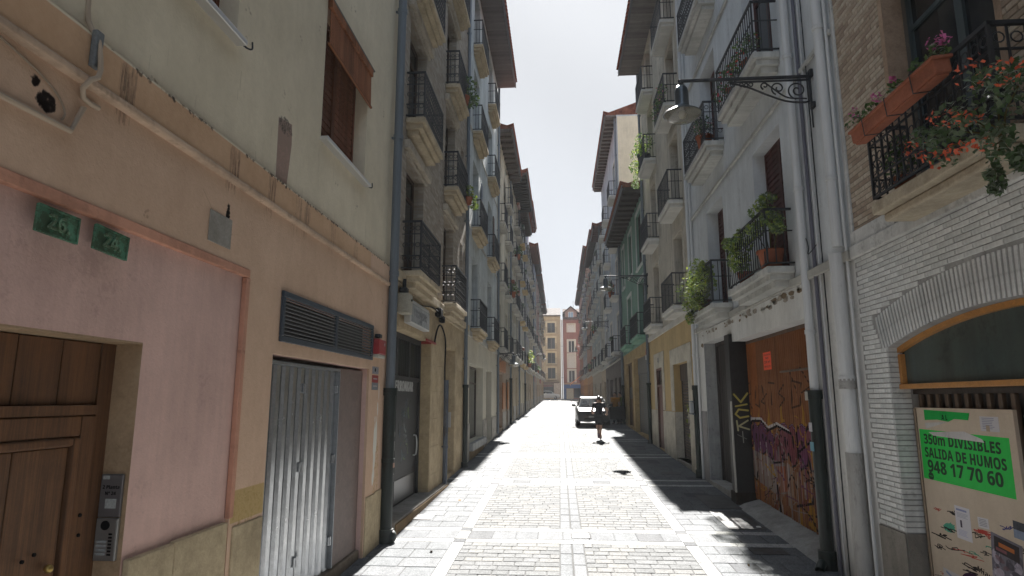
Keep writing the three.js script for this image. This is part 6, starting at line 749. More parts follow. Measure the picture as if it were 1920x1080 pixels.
  for (const [x, h, lab] of [[-2.2, 20.5, 'thin television aerial on the roof of the beige end house'], [2.9, 20.3, 'television aerial with small dish beside the dormer of the red house']]) { const a = thing('roof_aerial', lab, 'aerial', [x, h, -126.5]); part('mast', rod([0, -0.5, 0], [0, 1.8, 0], 0.03, 6), MAT.iron, a); part('crossbar', [rod([-0.5, 1.5, 0], [0.5, 1.5, 0], 0.015, 5), rod([-0.35, 1.2, 0], [0.35, 1.2, 0], 0.015, 5)], MAT.iron, a); }
}
// ------------------------------------------------------------------ cars
function loft(st, closed = true) {                     // st: [z, [[x,y],...]] rings of equal length
  const n = st[0][1].length, P = []; const v = (k, i) => [st[k][1][i % n][0], st[k][1][i % n][1], st[k][0]];
  for (let k = 0; k < st.length - 1; k++) for (let i = 0; i < (closed ? n : n - 1); i++) { const a = v(k, i), b = v(k, i + 1), c = v(k + 1, i + 1), d = v(k + 1, i); P.push(...a, ...b, ...c, ...a, ...c, ...d); }
  for (const [k, rev] of [[0, 1], [st.length - 1, 0]]) { const c = st[k][1].reduce((s, p) => [s[0] + p[0] / n, s[1] + p[1] / n], [0, 0]); for (let i = 0; i < n; i++) { const a = v(k, i), b = v(k, i + 1), m = [c[0], c[1], st[k][0]]; P.push(...(rev ? [...m, ...b, ...a] : [...m, ...a, ...b])); } }
  const g = new THREE.BufferGeometry(); g.setAttribute('position', new THREE.Float32BufferAttribute(P, 3)); g.computeVertexNormals(); return boxUV(toCreasedNormals(g, 0.45));
}
function car(label, pos, turn, color, group, doorOpen) {
  const g = thing('parked_car', label, 'car', pos, turn, group), pm = M(color, { phys: { clearcoat: 0.35, clearcoatRoughness: 0.03, specularIntensity: 0.5 }, r: 0.4 }), gl = M([0.8, 0.85, 0.86], { phys: { transmission: 1, thickness: 0 }, r: 0.02 });
  const ring = (w, y0, y1, r) => { const o = []; for (const [sx, sy, a0] of [[1, 1, 0], [-1, 1, 1], [-1, -1, 2], [1, -1, 3]]) for (let i = 0; i < 4; i++) { const t = (a0 + i / 3) * Math.PI / 2; o.push([sx * (w - r) + Math.cos(t) * r, (sy > 0 ? y1 - r : y0 + r) + Math.sin(t) * r]); } return o; };
  // front at +z
  part('body', loft([[-2.12, ring(0.74, 0.42, 0.92, 0.14)], [-2.0, ring(0.83, 0.3, 1.0, 0.16)], [-1.2, ring(0.89, 0.24, 1.02, 0.14)], [0, ring(0.90, 0.22, 0.99, 0.12)], [0.95, ring(0.89, 0.22, 0.97, 0.14)], [1.5, ring(0.87, 0.22, 0.90, 0.18)], [1.9, ring(0.84, 0.23, 0.83, 0.14)], [2.06, ring(0.80, 0.24, 0.78, 0.08)]]), pm, g);
  part('roof', loft([[-1.62, ring(0.5, 1.38, 1.42, 0.018)], [-1.3, ring(0.61, 1.42, 1.475, 0.024)], [-0.5, ring(0.645, 1.46, 1.52, 0.028)], [0.1, ring(0.635, 1.445, 1.505, 0.028)], [0.52, ring(0.59, 1.40, 1.45, 0.022)]]), pm, g);
  for (const s of [-1, 1]) { part('pillar', [rod([s * 0.74, 0.95, 1.14], [s * 0.57, 1.43, 0.48], 0.03, 8), rod([s * 0.57, 1.43, 0.48], [s * 0.63, 1.46, -0.45], 0.03, 8)], pm, g); part('pillar', rbox(s * 0.75 - 0.03, s * 0.75 + 0.03, 0.95, 1.2, -0.53, -0.42, 0.012), pm, g); part('pillar', [rod([s * 0.7, 0.98, -1.82], [s * 0.56, 1.42, -1.42], 0.06, 8), rod([s * 0.63, 1.46, -0.45], [s * 0.57, 1.43, -1.45], 0.03, 8)], pm, g);
    part('seat', [rbox(s * 0.36 - 0.22, s * 0.36 + 0.22, 0.9, 1.14, -0.32, -0.18, 0.05), rbox(s * 0.36 - 0.12, s * 0.36 + 0.12, 1.17, 1.32, -0.32, -0.22, 0.04)], MAT.black, g); }
  part('dashboard', [rbox(-0.7, 0.7, 0.93, 1.0, 0.55, 1.05, 0.03)], MAT.black, g); { const sw = new THREE.TorusGeometry(0.17, 0.015, 6, 20); sw.rotateX(-0.4); part('steering_wheel', move(sw, 0.36, 1.03, 0.45), MAT.black, g); }
  const quad = (a, b, c, d) => { const q = new THREE.BufferGeometry(); q.setAttribute('position', new THREE.Float32BufferAttribute([...a, ...b, ...c, ...a, ...c, ...d], 3)); q.computeVertexNormals(); return boxUV(q); };
  const gs = gl.clone(); gs.side = THREE.DoubleSide;
  part('windscreen', quad([0.70, 1.0, 1.135], [-0.70, 1.0, 1.135], [-0.54, 1.42, 0.49], [0.54, 1.42, 0.49]), gs, g); part('rear_window', quad([-0.62, 1.1, -1.80], [0.62, 1.1, -1.80], [0.53, 1.42, -1.41], [-0.53, 1.42, -1.41]), gs, g);
  for (const s of [-1, 1]) { part('side_window', quad([s * 0.822, 1.0, 0.85], [s * 0.832, 1.0, -0.42], [s * 0.69, 1.42, -0.42], [s * 0.688, 1.38, 0.35]), gs, g); part('side_window', quad([s * 0.832, 1.0, -0.52], [s * 0.802, 1.0, -1.4], [s * 0.69, 1.36, -1.3], [s * 0.69, 1.42, -0.52]), gs, g);
    part('headlight', rbox(s * 0.60 - 0.15, s * 0.60 + 0.15, 0.62, 0.75, 1.85, 2.02, 0.04, 3), M([0.55, 0.57, 0.6], { r: 0.08, m: 0.4 }), g); part('fog_lamp', rbox(s * 0.58 - 0.08, s * 0.58 + 0.08, 0.36, 0.44, 1.95, 2.05, 0.02), M([0.3, 0.28, 0.25], { r: 0.15 }), g); part('tail_light', rbox(s * 0.66 - 0.12, s * 0.66 + 0.12, 0.72, 0.9, -2.12, -1.98, 0.03), M([0.25, 0.01, 0.01], { r: 0.15 }), g);
    const mr = part('wing_mirror', [rbox(s * 1.0 - 0.1, s * 1.0 + 0.1, 1.0, 1.14, 0.72, 0.84, 0.04), rod([s * 0.83, 1.0, 0.8], [s * 0.95, 1.05, 0.78], 0.025, 6)], pm, g);
    if (!(doorOpen && s > 0)) part('door_handle', [rbox(s * 0.895, s * 0.93, 0.84, 0.87, 0.0, 0.16, 0.01)], pm, g); }
  for (const [x, z] of [[-0.78, 1.28], [0.78, 1.28], [-0.78, -1.32], [0.78, -1.32]]) { const w = new THREE.TorusGeometry(0.235, 0.085, 10, 24); w.rotateY(Math.PI / 2); w.scale(1.25, 1, 1); const wh = part('wheel', move(w, x, 0.32, z), MAT.rubber, g); const r = new THREE.CylinderGeometry(0.19, 0.19, 0.16, 18); r.rotateZ(Math.PI / 2); part('rim', move(r, x + Math.sign(x) * 0.03, 0.32, z), M([0.4, 0.41, 0.42], { m: 0.7, r: 0.3 }), wh); }
  part('grille', [rbox(-0.38, 0.38, 0.54, 0.64, 1.98, 2.08, 0.02), rbox(-0.5, 0.5, 0.30, 0.42, 2.0, 2.09, 0.02)], MAT.black, g); part('licence_plate', rbox(-0.26, 0.26, 0.44, 0.53, 2.07, 2.10, 0.006), paint([0.3, 0.3, 0.29]), g); part('bumper', rbox(-0.78, 0.78, 0.24, 0.32, 1.86, 2.02, 0.04), M([0.02, 0.02, 0.022], { r: 0.6 }), g); part('badge', move(new THREE.SphereGeometry(0.05, 10, 8), 0, 0.66, 2.03), M([0.4, 0.03, 0.08], { r: 0.3 }), g); part('wiper', [rod([-0.5, 0.99, 1.16], [0.0, 1.14, 0.95], 0.01, 5), rod([0.1, 0.99, 1.16], [0.55, 1.12, 0.98], 0.01, 5)], MAT.black, g);
  if (doorOpen) { const dg = new THREE.Group(); dg.name = 'open_door'; dg.position.set(0.9, 0, 0.78); dg.rotation.y = -1.0; g.add(dg); const d = part('door', [rbox(-0.03, 0.03, 0.3, 0.98, -1.1, 0, 0.02)], pm, dg); part('pane', quad([0, 0.99, -0.05], [0, 0.99, -1.08], [-0.12, 1.4, -0.98], [-0.12, 1.38, -0.5]), gs, dg); }
  return g;
}
car('black car parked facing us on the right with its side door open', [1.74, gy(35.6), -35.7], 0, [0.008, 0.009, 0.011], undefined, true);
car('silver white car crossing far off at the end of the street', [-2.1, gy(117.5), -117.5], Math.PI / 2, [0.55, 0.56, 0.57]);
// ------------------------------------------------------------------ wall lanterns on scrolled brackets
function lantern(side, d, h, reach, label, head = true) {
  const g = wallThing('street_lamp', label, 'street lamp', side, d, h, 0, 'bracket lamps on the house walls'), L = reach, dk = M([0.016, 0.018, 0.022], { r: 0.5 });
  const spiral = (z, y, r, turns, a0, s) => { const p = []; for (let i = 0; i <= 22; i++) { const t = i / 22, a = a0 + s * t * turns * 6.283, q = r * (1 - 0.8 * t); p.push([0, y + Math.sin(a) * q, z + Math.cos(a) * q]); } return tube(p, 0.011, 40, 6); };
  const br = part('bracket', [rbox(-0.02, 0.02, 0.34, 0.385, 0.05, L + 0.02, 0.012), rbox(-0.026, 0.026, -0.05, 0.42, 0.03, 0.065, 0.012), rbox(-0.05, 0.05, -0.12, -0.03, 0.002, 0.05, 0.012), rbox(-0.05, 0.05, 0.34, 0.46, 0.002, 0.05, 0.012), rod([0, -0.4, 0.045], [0, -0.05, 0.045], 0.012, 8), rbox(-0.012, 0.012, 0.30, 0.325, 0.06, L * 0.62, 0.005)], dk, g);
  part('scroll', [tube([[0, 0.30, L * 0.62], [0, 0.24, L * 0.5], [0, 0.1, L * 0.34], [0, -0.0, L * 0.2], [0, -0.02, 0.1], [0, 0.0, 0.06]], 0.014, 40, 6), tube([[0, 0.3, L * 0.36], [0, 0.2, L * 0.3], [0, 0.06, L * 0.2], [0, 0.03, 0.1]], 0.011, 30, 6), spiral(0.22, 0.16, 0.135, 1.6, -1.4, 1), spiral(0.48, 0.2, 0.1, 1.3, -1.2, 1), spiral(0.66, 0.245, 0.06, 1.1, -1.2, 1), spiral(L * 0.5, 0.27, 0.045, 1.1, 0, -1), ...[0.85, 0.98, 1.1].map((z) => { const t = new THREE.TorusGeometry(0.028, 0.008, 5, 12); t.rotateY(Math.PI / 2); return move(t, 0, 0.27, z); })], dk, br);
  if (head) {
    const z = L - 0.02, y = 0.35; part('hanger', [rod([0, y, z], [0, y - 0.1, z], 0.022, 10), move(new THREE.SphereGeometry(0.04, 12, 8), 0, y - 0.02, z)], dk, g);
    const sh_ = part('lamp_shade', move(lathe([[0.0, -0.06], [0.06, -0.07], [0.085, -0.11], [0.095, -0.16], [0.098, -0.36], [0.12, -0.40], [0.2, -0.45], [0.265, -0.49], [0.27, -0.50], [0.255, -0.498], [0.19, -0.462], [0.11, -0.42]], 32), 0, y, z), M([0.10, 0.115, 0.125], { r: 0.28, m: 0.6, side: THREE.DoubleSide }), g);
    part('glass_bowl', move(lathe([[0.255, -0.497], [0.24, -0.53], [0.18, -0.575], [0.1, -0.60], [0, -0.607]], 28), 0, y, z), M([0.62, 0.6, 0.52], { phys: { transmission: 0.75, thickness: 0 }, r: 0.12, side: THREE.DoubleSide }), sh_); part('bulb', move(lathe([[0, -0.44], [0.04, -0.45], [0.06, -0.5], [0.04, -0.55], [0, -0.56]], 14), 0, y, z), M([0.7, 0.68, 0.6], { r: 0.3 }), sh_);
  }
  return g;
}
lantern(1, 8.5, 6.61, 1.84, 'bracket lamp with glass bowl nearest on the right, above the downpipes');
lantern(1, 25.3, 7.05, 1.72, 'bracket lamp in front of the green house');
lantern(1, 46, 7.7, 1.75, 'bracket lamp on the tall grey house beyond the green house');
lantern(1, 72, 8.0, 1.75, 'bracket lamp on the tall terracotta house far up the right side');
lantern(-1, 29.2, 4.22, 0.75, 'short bracket lamp low on the left beyond the pale blue house');
lantern(-1, 64, 6.6, 1.3, 'bracket lamp on the cream house far up the left side');
// ------------------------------------------------------------------ balcony plants
plant('bushy yellow green shrub spilling through the farther first floor balcony', [WR - 0.3, 4.47, -14.5], -Math.PI / 2, { pot: [0.16, 0.25], n: 1900, size: 0.085, leaf: ['mid', 'lime', 'lime'], blobs: [[0, 0.65, 0.1, 0.36], [-0.5, 0.5, 0.18, 0.36], [0.5, 0.55, 0.12, 0.34], [-0.1, 1.0, 0.08, 0.24], [0.6, 0.85, 0.08, 0.22], [0.85, 0.5, 0.15, 0.25], [0.2, 0.3, 0.25, 0.24], [-0.45, 0.2, 0.2, 0.2], [0.3, 0.15, 0.16, 0.16], [-0.6, 0.75, 0.1, 0.16], [-0.4, -0.1, 0.24, 0.1, 0.16]], flower: [[0.55, 0.5, 0.06], 70, 0.05] });
plant('leafy plant with pale leaves at the far end of the nearer first floor balcony', [WR - 0.24, 4.5, -11.4], -Math.PI / 2, { pot: [0.14, 0.24], n: 900, size: 0.085, leaf: ['mid', 'lime'], blobs: [[0, 0.75, 0.1, 0.28, 0.2], [0.15, 0.4, 0.15, 0.24, 0.2], [0.3, 0.85, 0.05, 0.2, 0.14], [-0.35, 0.85, 0.1, 0.18, 0.12], [0.0, 0.5, 0.1, 0.2], [-0.55, 0.95, 0.12, 0.12, 0.06]] });
plant('tall feathery plant in terracotta pot at the near end of the first floor balcony', [WR - 0.26, 4.5, -9.95], -Math.PI / 2, { pot: [0.2, 0.3], n: 1000, size: 0.075, leaf: ['mid', 'lime', 'grey'], blobs: [[0, 0.85, 0, 0.22, 0.18], [-0.2, 1.0, 0.05, 0.2, 0.14], [0.2, 0.75, 0.02, 0.2, 0.15], [0.0, 1.15, 0, 0.16, 0.1], [0.45, 0.55, 0.03, 0.12, 0.1], [-0.35, 0.75, 0.1, 0.16, 0.14]] });
plant('pink flowering plant behind the rail of the second floor balcony', [WR - 0.26, 8.02, -11.3], -Math.PI / 2, { pot: [0.14, 0.22], n: 260, size: 0.07, leaf: ['deep'], blobs: [[0, 0.4, 0.08, 0.25], [0.4, 0.35, 0.1, 0.2], [-0.4, 0.3, 0.1, 0.2]], flower: [[0.5, 0.05, 0.08], 90, 0.06] });
plant('green plant with red flowers on the nearer second floor balcony', [WR - 0.26, 8.02, -10.3], -Math.PI / 2, { pot: [0.13, 0.22], n: 220, size: 0.07, leaf: ['mid', 'deep'], blobs: [[0, 0.5, 0.05, 0.22], [0.3, 0.4, 0.05, 0.18], [-0.3, 0.35, 0.08, 0.18]], flower: [[0.5, 0.08, 0.05], 40, 0.05] });
plant('pale pink flowers in a terracotta pot on the ornate second floor balcony', [WR - 0.3, 8.0, -13.6], -Math.PI / 2, { pot: [0.18, 0.3], n: 240, size: 0.07, leaf: ['deep', 'grey'], blobs: [[0, 0.55, 0, 0.24], [0.2, 0.4, 0.1, 0.18]], flower: [[0.5, 0.3, 0.32], 60, 0.06] });
plant('big round shrub in dark planter on the cream house third floor balcony', [WR - 0.32, 11.15, -22.9], -Math.PI / 2, { pot: [0.24, 0.45], potMat: M([0.03, 0.035, 0.05], { r: 0.6 }), n: 620, size: 0.11, leaf: ['mid', 'deep', 'lime'], blobs: [[0.1, 0.9, 0, 0.4], [-0.5, 0.6, 0.1, 0.38], [-0.9, 0.3, 0.2, 0.28], [0.2, 0.6, 0.1, 0.3]] });
plant('mixed flowers along the near third floor balcony of the cream house', [WR - 0.3, 11.15, -18.6], -Math.PI / 2, { n: 300, size: 0.09, leaf: ['deep', 'mid'], blobs: [[-0.6, 0.3, 0.1, 0.22], [-0.1, 0.35, 0.1, 0.22], [0.4, 0.3, 0.1, 0.2], [0.7, 0.5, 0.1, 0.2]], flower: [[0.5, 0.2, 0.22], 50, 0.07] });
plant('white flowering plant at the outer end of the cream house third floor balcony', [WR - 0.42, 11.05, -24.1], -Math.PI / 2, { n: 160, size: 0.09, leaf: ['mid'], blobs: [[0, 0.1, 0, 0.2], [-0.3, -0.1, 0.05, 0.18]], flower: [[0.7, 0.7, 0.65], 60, 0.09] });
plant('lime green plant tip hanging from the upper balcony of the brick house', [WL + 0.4, 7.76, -16.5], Math.PI / 2, { pot: [0.12, 0.2], n: 240, size: 0.09, leaf: ['lime', 'mid'], blobs: [[0, 0.4, 0, 0.16], [0.1, 0.2, 0.1, 0.14], [0.15, 0.0, 0.16, 0.12]], flower: [[0.55, 0.25, 0.05], 8, 0.06] });
plant('dark green plants on the highest brick house balcony', [WL + 0.3, 10.54, -16.2], Math.PI / 2, { pot: [0.15, 0.25], n: 320, size: 0.1, leaf: ['deep', 'mid'], blobs: [[0, 0.6, 0.1, 0.25], [0.4, 0.45, 0.14, 0.22], [0.2, 0.2, 0.2, 0.2]] });
plant('bright yellow and green shrub on the white house balcony', [WL + 0.45, 4.95, -49.8], Math.PI / 2, { pot: [0.2, 0.3], n: 260, size: 0.16, leaf: ['lime', 'mid'], blobs: [[0, 0.7, 0.1, 0.35], [0.3, 0.4, 0.15, 0.3], [-0.2, 1.1, 0.1, 0.25]], flower: [[0.6, 0.15, 0.03], 40, 0.12] });
plant('white and red flowers on the tall grey house balcony', [WR - 0.4, 8.6, -38.2], -Math.PI / 2, { pot: [0.2, 0.3], n: 200, size: 0.13, leaf: ['mid', 'deep'], blobs: [[0, 0.7, 0.1, 0.3], [0.4, 0.5, 0.1, 0.25]], flower: [[0.55, 0.08, 0.06], 60, 0.1] });
for (const [s, d, h, lab] of [[-1, 33.8, 7.95, 'green plant on the second floor balcony of the cream house on the left'], [-1, 38, 11, 'green plant high on the ochre house'], [1, 58, 8.4, 'green plant on the long grey green house'], [1, 66, 5.3, 'green plant low on the long grey green house'], [-1, 72, 5.4, 'green plant on the blue grey house']]) plant(lab, [s < 0 ? WL + 0.35 : WR - 0.38, h, -d], s < 0 ? Math.PI / 2 : -Math.PI / 2, { pot: [0.18, 0.3], n: 160, size: 0.14, leaf: ['mid', 'deep'], blobs: [[0, 0.6, 0, 0.3], [0.3, 0.45, 0.1, 0.25]] });
// manhole covers and drains in the pavement
for (const [x, d, w, l, lab] of [[3.18, 13.7, 0.62, 1.45, 'long dark pavement cover farther from the camera on the right'], [3.1, 12.0, 0.62, 1.45, 'long dark pavement cover nearer the camera on the right'], [3.0, 9.95, 0.5, 0.36, 'small dark pavement cover near the downpipe on the right'], [-2.55, 11.9, 0.42, 0.42, 'small square dark cover near the iron pipe guard on the left'], [2.9, 17.6, 0.5, 0.3, 'small dark cover in front of the ochre wall']]) {
  const g = thing('manhole_cover', lab, 'manhole cover', [x, gy(d) + 0.004, -d]); g.rotation.x = Math.atan(slope(d)); const m = M([0.085, 0.09, 0.10], { map: T.rust, r: 0.6, m: 0.2 }); part('frame', [box(-w / 2, -w / 2 + 0.03, 0, 0.008, -l / 2, l / 2), box(w / 2 - 0.03, w / 2, 0, 0.008, -l / 2, l / 2), box(-w / 2 + 0.03, w / 2 - 0.03, 0, 0.008, -l / 2, -l / 2 + 0.03), box(-w / 2 + 0.03, w / 2 - 0.03, 0, 0.008, l / 2 - 0.03, l / 2)], m, g); part('lid', rbox(-w / 2 + 0.033, w / 2 - 0.033, -0.004, 0.006, -l / 2 + 0.033, l / 2 - 0.033, 0.003, 1), m, g);
}
{ const d = 10.68, g = thing('drain_grate', 'small slotted drain grate in the middle of the street', 'drain', [0.31, gy(d) + 0.004, -d]); g.rotation.x = Math.atan(slope(d)); for (let i = 0; i < 7; i++) part('bar', box(-0.14 + i * 0.04, -0.118 + i * 0.04, 0, 0.006, -0.13, 0.13), M([0.2, 0.2, 0.21], { m: 0.5, r: 0.5 }), g); part('frame', box(-0.16, 0.16, -0.002, 0.001, -0.15, 0.15), MAT.black, g); }
{ const d = 11.45, g = thing('litter', 'small crumpled white paper on the shaded pavement by the dark covers', 'litter', [3.32, gy(d) + 0.012, -d]); const q = new THREE.IcosahedronGeometry(0.035, 1), p = q.attributes.position; for (let i = 0; i < p.count; i++) { const k = 0.7 + 0.5 * Math.abs(Math.sin(p.getX(i) * 190 + p.getY(i) * 130 + p.getZ(i) * 170)); p.setXYZ(i, p.getX(i) * k * 1.3, p.getY(i) * k * 0.5, p.getZ(i) * k); } q.computeVertexNormals(); part('paper', boxUV(q), M([0.7, 0.7, 0.69], { side: THREE.DoubleSide }), g); }
for (const [x, d] of [[-1.9, 9.6], [2.5, 9.2], [-2.1, 13.5]]) { const g = thing('litter', 'dry curled leaf lying on the pavement', 'litter', [x, gy(d) + 0.008, -d], rr(0, 6), 'dry leaves on the pavement'); part('leaf', leaves(1, [[0, 0.006, 0, 0.003]], 0.09), M([0.2, 0.13, 0.06], { side: THREE.DoubleSide }), g); }
// ------------------------------------------------------------------ people: one continuous field per body
function fieldMesh(caps, ells, cut, grow, box6, res) {
  const [x0, y0, z0, S] = box6, mc = new MarchingCubes(res, new THREE.MeshBasicMaterial(), false, false, 200000); mc.isolation = 0; const k = 0.022;
  const sd = (x, y, z) => {
    let acc = 0; for (const [ax, ay, az, ra, bx, by, bz, rb] of caps) { const dx = bx - ax, dy = by - ay, dz = bz - az, L = dx * dx + dy * dy + dz * dz, t = Math.max(0, Math.min(1, ((x - ax) * dx + (y - ay) * dy + (z - az) * dz) / L)), q = Math.hypot(x - ax - dx * t, y - ay - dy * t, z - az - dz * t) - (ra + (rb - ra) * t); acc += Math.exp(-q / k); }
    for (const [cx, cy, cz, rx, ry, rz] of ells) { const u = Math.hypot((x - cx) / rx, (y - cy) / ry, (z - cz) / rz), q = (u - 1) * Math.min(rx, ry, rz); acc += Math.exp(-q / k); }
    return -k * Math.log(acc + 1e-30) - grow;
  };
  for (let c = 0; c < res; c++) for (let b = 0; b < res; b++) for (let a = 0; a < res; a++) { const x = x0 + (a / res) * S, y = y0 + (b / res) * S, z = z0 + (c / res) * S; let v = sd(x, y, z); if (cut) v = Math.max(v, cut(x, y, z)); mc.field[a + b * res + c * res * res] = -v; }
  mc.update(); const n = mc.count, g = new THREE.BufferGeometry(), P = new Float32Array(n * 3); const A2 = mc.positionArray; for (let i = 0; i < n; i++) { P[i * 3] = x0 + (A2[i * 3] + 1) / 2 * S; P[i * 3 + 1] = y0 + (A2[i * 3 + 1] + 1) / 2 * S; P[i * 3 + 2] = z0 + (A2[i * 3 + 2] + 1) / 2 * S; }
  g.setAttribute('position', new THREE.BufferAttribute(P, 3)); g.computeVertexNormals(); return boxUV(toCreasedNormals(g, 2.5));
}
function handGeo(p, dir, side) {                       // palm and five separate, slightly curled fingers
  const L = [], d = new THREE.Vector3(...dir).normalize(), s = new THREE.Vector3(side, 0, 0), n = new THREE.Vector3().crossVectors(d, s).normalize(), at = (a, b, c) => [p[0] + d.x * a + s.x * b + n.x * c, p[1] + d.y * a + s.y * b + n.y * c, p[2] + d.z * a + s.z * b + n.z * c];
  const palm = new THREE.SphereGeometry(1, 10, 8); palm.scale(0.042, 0.05, 0.02); palm.translate(...at(0.045, 0, 0)); L.push(palm);
  [[-0.03, 0.062], [-0.01, 0.075], [0.01, 0.07], [0.028, 0.055]].forEach(([b, l]) => { L.push(rod(at(0.075, b, 0), at(0.075 + l * 0.5, b, 0.008), 0.0085, 6), rod(at(0.075 + l * 0.5, b, 0.008), at(0.075 + l, b, 0.03), 0.008, 6, 0.006)); }); L.push(rod(at(0.025, -0.035, 0), at(0.06, -0.062, 0.012), 0.011, 6), rod(at(0.06, -0.062, 0.012), at(0.085, -0.06, 0.022), 0.009, 6, 0.007)); return L;
}
function person(label, pos, turn, J, c) {
  const g = thing('person', label, 'person', pos, turn), skin = M(c.skin, { r: 0.6 }), cap = (a, ra, b, rb) => [...a, ra, ...b, rb];
  const caps = [cap(J.pel, 0.13, J.waist, 0.122), cap(J.waist, 0.122, J.chest, 0.145), cap(J.chest, 0.10, J.neck, 0.055), cap(J.neck, 0.052, J.head, 0.055), cap(J.shL, 0.055, [0, J.chest[1] + 0.07, J.chest[2]], 0.08), cap(J.shR, 0.055, [0, J.chest[1] + 0.07, J.chest[2]], 0.08), cap([J.pel[0] - 0.075, J.pel[1], J.pel[2]], 0.1, [J.pel[0] + 0.075, J.pel[1], J.pel[2]], 0.1)];
  for (const s of ['L', 'R']) caps.push(cap(J['sh' + s], 0.053, J['el' + s], 0.04), cap(J['el' + s], 0.04, J['wr' + s], 0.027), cap(J['hip' + s], 0.088, J['kn' + s], 0.056), cap(J['kn' + s], 0.058, J['an' + s], 0.036), cap(J['an' + s], 0.038, J['toe' + s], 0.03));
  const hd = J.head, f = J.face, ells = [[hd[0], hd[1] + 0.05, hd[2], 0.076, 0.112, 0.094], [hd[0] + f[0] * 0.03, hd[1] - 0.01, hd[2] + f[2] * 0.03, 0.058, 0.072, 0.064], [hd[0] + f[0] * 0.1, hd[1] + 0.018, hd[2] + f[2] * 0.1, 0.014, 0.02, 0.014]];
  const B = [-0.95, -0.05, -0.95, 1.9]; const body = fieldMesh(caps, ells, null, 0, B, 96);
  const ear = [-1, 1].map((s) => { const e = new THREE.SphereGeometry(0.024, 8, 6); e.scale(0.45, 1.2, 0.8); return move(e, hd[0] + s * f[2] * 0.078, hd[1] + 0.03, hd[2] - s * f[0] * 0.078); });
  part('body', [body, ...ear, ...handGeo(J.wrL, J.hdL, 1), ...handGeo(J.wrR, J.hdR, -1)], skin, g);
  part('eye', [-1, 1].map((s) => move(new THREE.SphereGeometry(0.011, 8, 6), hd[0] + f[0] * 0.086 + s * f[2] * 0.03, hd[1] + 0.045, hd[2] + f[2] * 0.086 - s * f[0] * 0.03)), M([0.04, 0.03, 0.025], { r: 0.2 }), g); { const m = rbox(-0.022, 0.022, -0.005, 0.005, -0.004, 0.004, 0.003); m.rotateY(Math.atan2(f[0], f[2])); part('mouth', move(m, hd[0] + f[0] * 0.09, hd[1] - 0.03, hd[2] + f[2] * 0.09), M([0.25, 0.09, 0.08], { r: 0.6 }), g); }
  const hy = hd[1]; part('hair', fieldMesh([...(J.hair ?? [])], [[hd[0], hy + 0.062, hd[2], 0.079, 0.112, 0.097]], (x, y, z) => { const q = (x - hd[0]) * f[0] + (z - hd[2]) * f[2]; return Math.max(0.04 - (y - hy) + Math.max(0, q) * 0.9 - Math.max(0, -q) * 1.4, -1); }, 0.008, [hd[0] - 0.25, hy - 0.22, hd[2] - 0.25, 0.5], 56), M(c.hair, { r: 0.55 }), g);
  const armCut = J.sleeve ?? 0.2; part(c.topName ?? 'shirt', fieldMesh(caps.slice(0, 3).concat([caps[4], caps[5], caps[6]], ['L', 'R'].map((s) => { const a = J['sh' + s], b = J['el' + s], t = armCut; return [...a, 0.058, a[0] + (b[0] - a[0]) * t, a[1] + (b[1] - a[1]) * t, a[2] + (b[2] - a[2]) * t, 0.054]; })), [], (x, y, z) => Math.max(y - (J.neck[1] + 0.004), J.pel[1] - 0.06 - y), 0.014, B, 96), c.top, g);
  const short = c.legs === 'shorts', lg = []; for (const s of ['L', 'R']) { const a = J['hip' + s], b = J['kn' + s], q = J['an' + s]; if (short) lg.push([...a, 0.095, a[0] + (b[0] - a[0]) * 0.62, a[1] + (b[1] - a[1]) * 0.62, a[2] + (b[2] - a[2]) * 0.62, 0.076]); else lg.push(cap(a, 0.092, b, 0.068), cap(b, 0.068, [q[0], q[1] + 0.04, q[2]], 0.055)); }
  part(short ? 'shorts' : 'trousers', fieldMesh([...lg, caps[6], cap(J.pel, 0.122, [J.pel[0], J.pel[1] + 0.06, J.pel[2]], 0.115)], [], (x, y, z) => y - (J.pel[1] + 0.05), 0.016, B, 96), c.bottom, g);
  for (const s of ['L', 'R']) { const a = J['an' + s], t = J['toe' + s]; part('shoe', fieldMesh([cap([a[0], a[1] - 0.03, a[2]], 0.042, t, 0.034)], [], null, 0.012, [a[0] - 0.3, a[1] - 0.3, a[2] - 0.3, 0.6], 44), c.shoe, g); }
  return g;
}
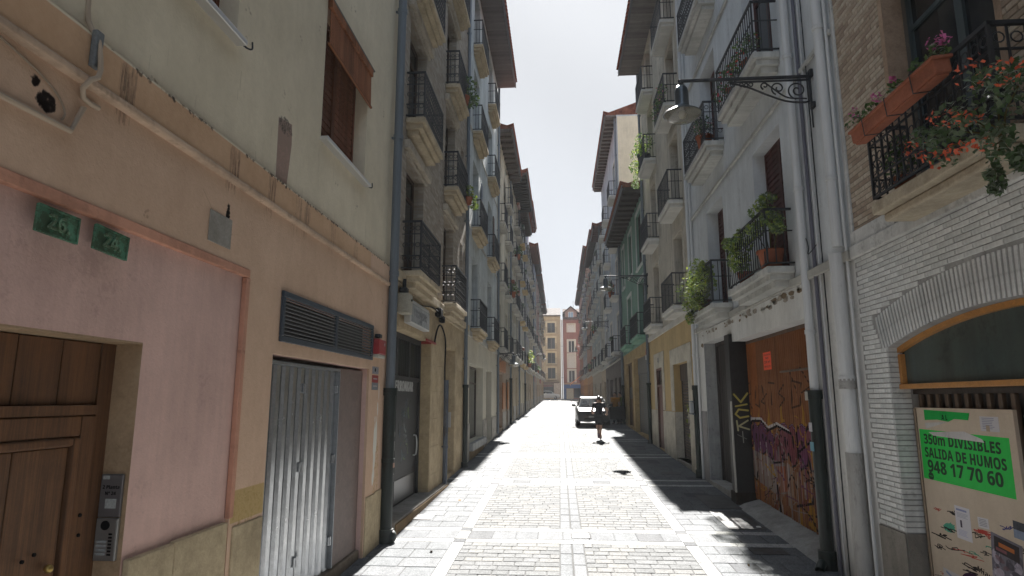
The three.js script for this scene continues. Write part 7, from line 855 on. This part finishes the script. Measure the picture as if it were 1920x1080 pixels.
// runner seen from behind, mid-stride: right foot on the ground, left heel kicked up (local -z is up the street)
person('runner seen from behind in black top and shorts in front of the black car', [1.62, gy(27) + 0.02, -27], 0, {
  pel: [0, 0.96, 0], waist: [0, 1.13, -0.02], chest: [0, 1.33, -0.05], neck: [0, 1.48, -0.06], head: [0, 1.59, -0.075], face: [0, 0, -1], shL: [-0.185, 1.42, -0.055], shR: [0.185, 1.42, -0.055], elL: [-0.30, 1.18, 0.09], elR: [0.33, 1.19, 0.06], wrL: [-0.25, 1.05, -0.13], wrR: [0.33, 0.99, -0.12], hdL: [0.3, 0.1, -1], hdR: [-0.3, 0.05, -1],
  hipL: [-0.09, 0.9, 0], hipR: [0.09, 0.9, 0], knL: [-0.07, 0.5, -0.06], knR: [0.055, 0.5, -0.10], anL: [-0.055, 0.27, 0.27], toeL: [-0.055, 0.1, 0.30], anR: [0.04, 0.085, 0.0], toeR: [0.045, 0.035, -0.13], sleeve: 0.42, hair: [[0, 1.72, 0.03, 0.04, 0, 1.71, 0.05, 0.045]],
}, { skin: [0.30, 0.17, 0.11], hair: [0.015, 0.012, 0.012], top: M([0.012, 0.012, 0.016], { r: 0.9 }), bottom: M([0.016, 0.016, 0.018], { r: 0.9 }), legs: 'shorts', shoe: M([0.12, 0.08, 0.1], { r: 0.7 }) });
const stand = (lean = 0) => ({ pel: [0, 0.95, 0], waist: [0, 1.11, 0.005], chest: [0, 1.31, 0.01], neck: [0, 1.47, 0], head: [0, 1.58, 0.02], face: [0, 0, 1], shL: [-0.185, 1.41, 0], shR: [0.185, 1.41, 0], elL: [-0.25, 1.13, 0.0], elR: [0.25, 1.13, -0.02], wrL: [-0.22, 0.92, 0.12], wrR: [0.24, 0.89, 0.07], hdL: [0, -1, 0.3], hdR: [0, -1, 0.2], hipL: [-0.095, 0.9, 0], hipR: [0.095, 0.9, 0], knL: [-0.11, 0.49, 0.02], knR: [0.11, 0.49, 0.03], anL: [-0.12, 0.085, -0.02], toeL: [-0.14, 0.04, 0.12], anR: [0.12, 0.085, -0.01], toeR: [0.145, 0.04, 0.13], sleeve: 0.45 });
person('person in orange yellow shirt and dark trousers standing beside the open car door', [3.06, gy(35.9), -35.9], -0.5, stand(), { skin: [0.36, 0.21, 0.14], hair: [0.03, 0.02, 0.015], top: M([0.40, 0.17, 0.02], { r: 0.9 }), bottom: M([0.015, 0.016, 0.02], { r: 0.9 }), legs: 'trousers', shoe: M([0.03, 0.03, 0.03], { r: 0.6 }) });
person('person in olive green top half hidden against the dark shopfront', [3.38, gy(36.3), -36.3], -1.0, stand(), { skin: [0.36, 0.21, 0.14], hair: [0.03, 0.02, 0.015], top: M([0.10, 0.13, 0.02], { r: 0.9 }), bottom: M([0.015, 0.015, 0.018], { r: 0.9 }), legs: 'trousers', shoe: M([0.03, 0.03, 0.03], { r: 0.6 }) });
renderer.render(scene, camera);
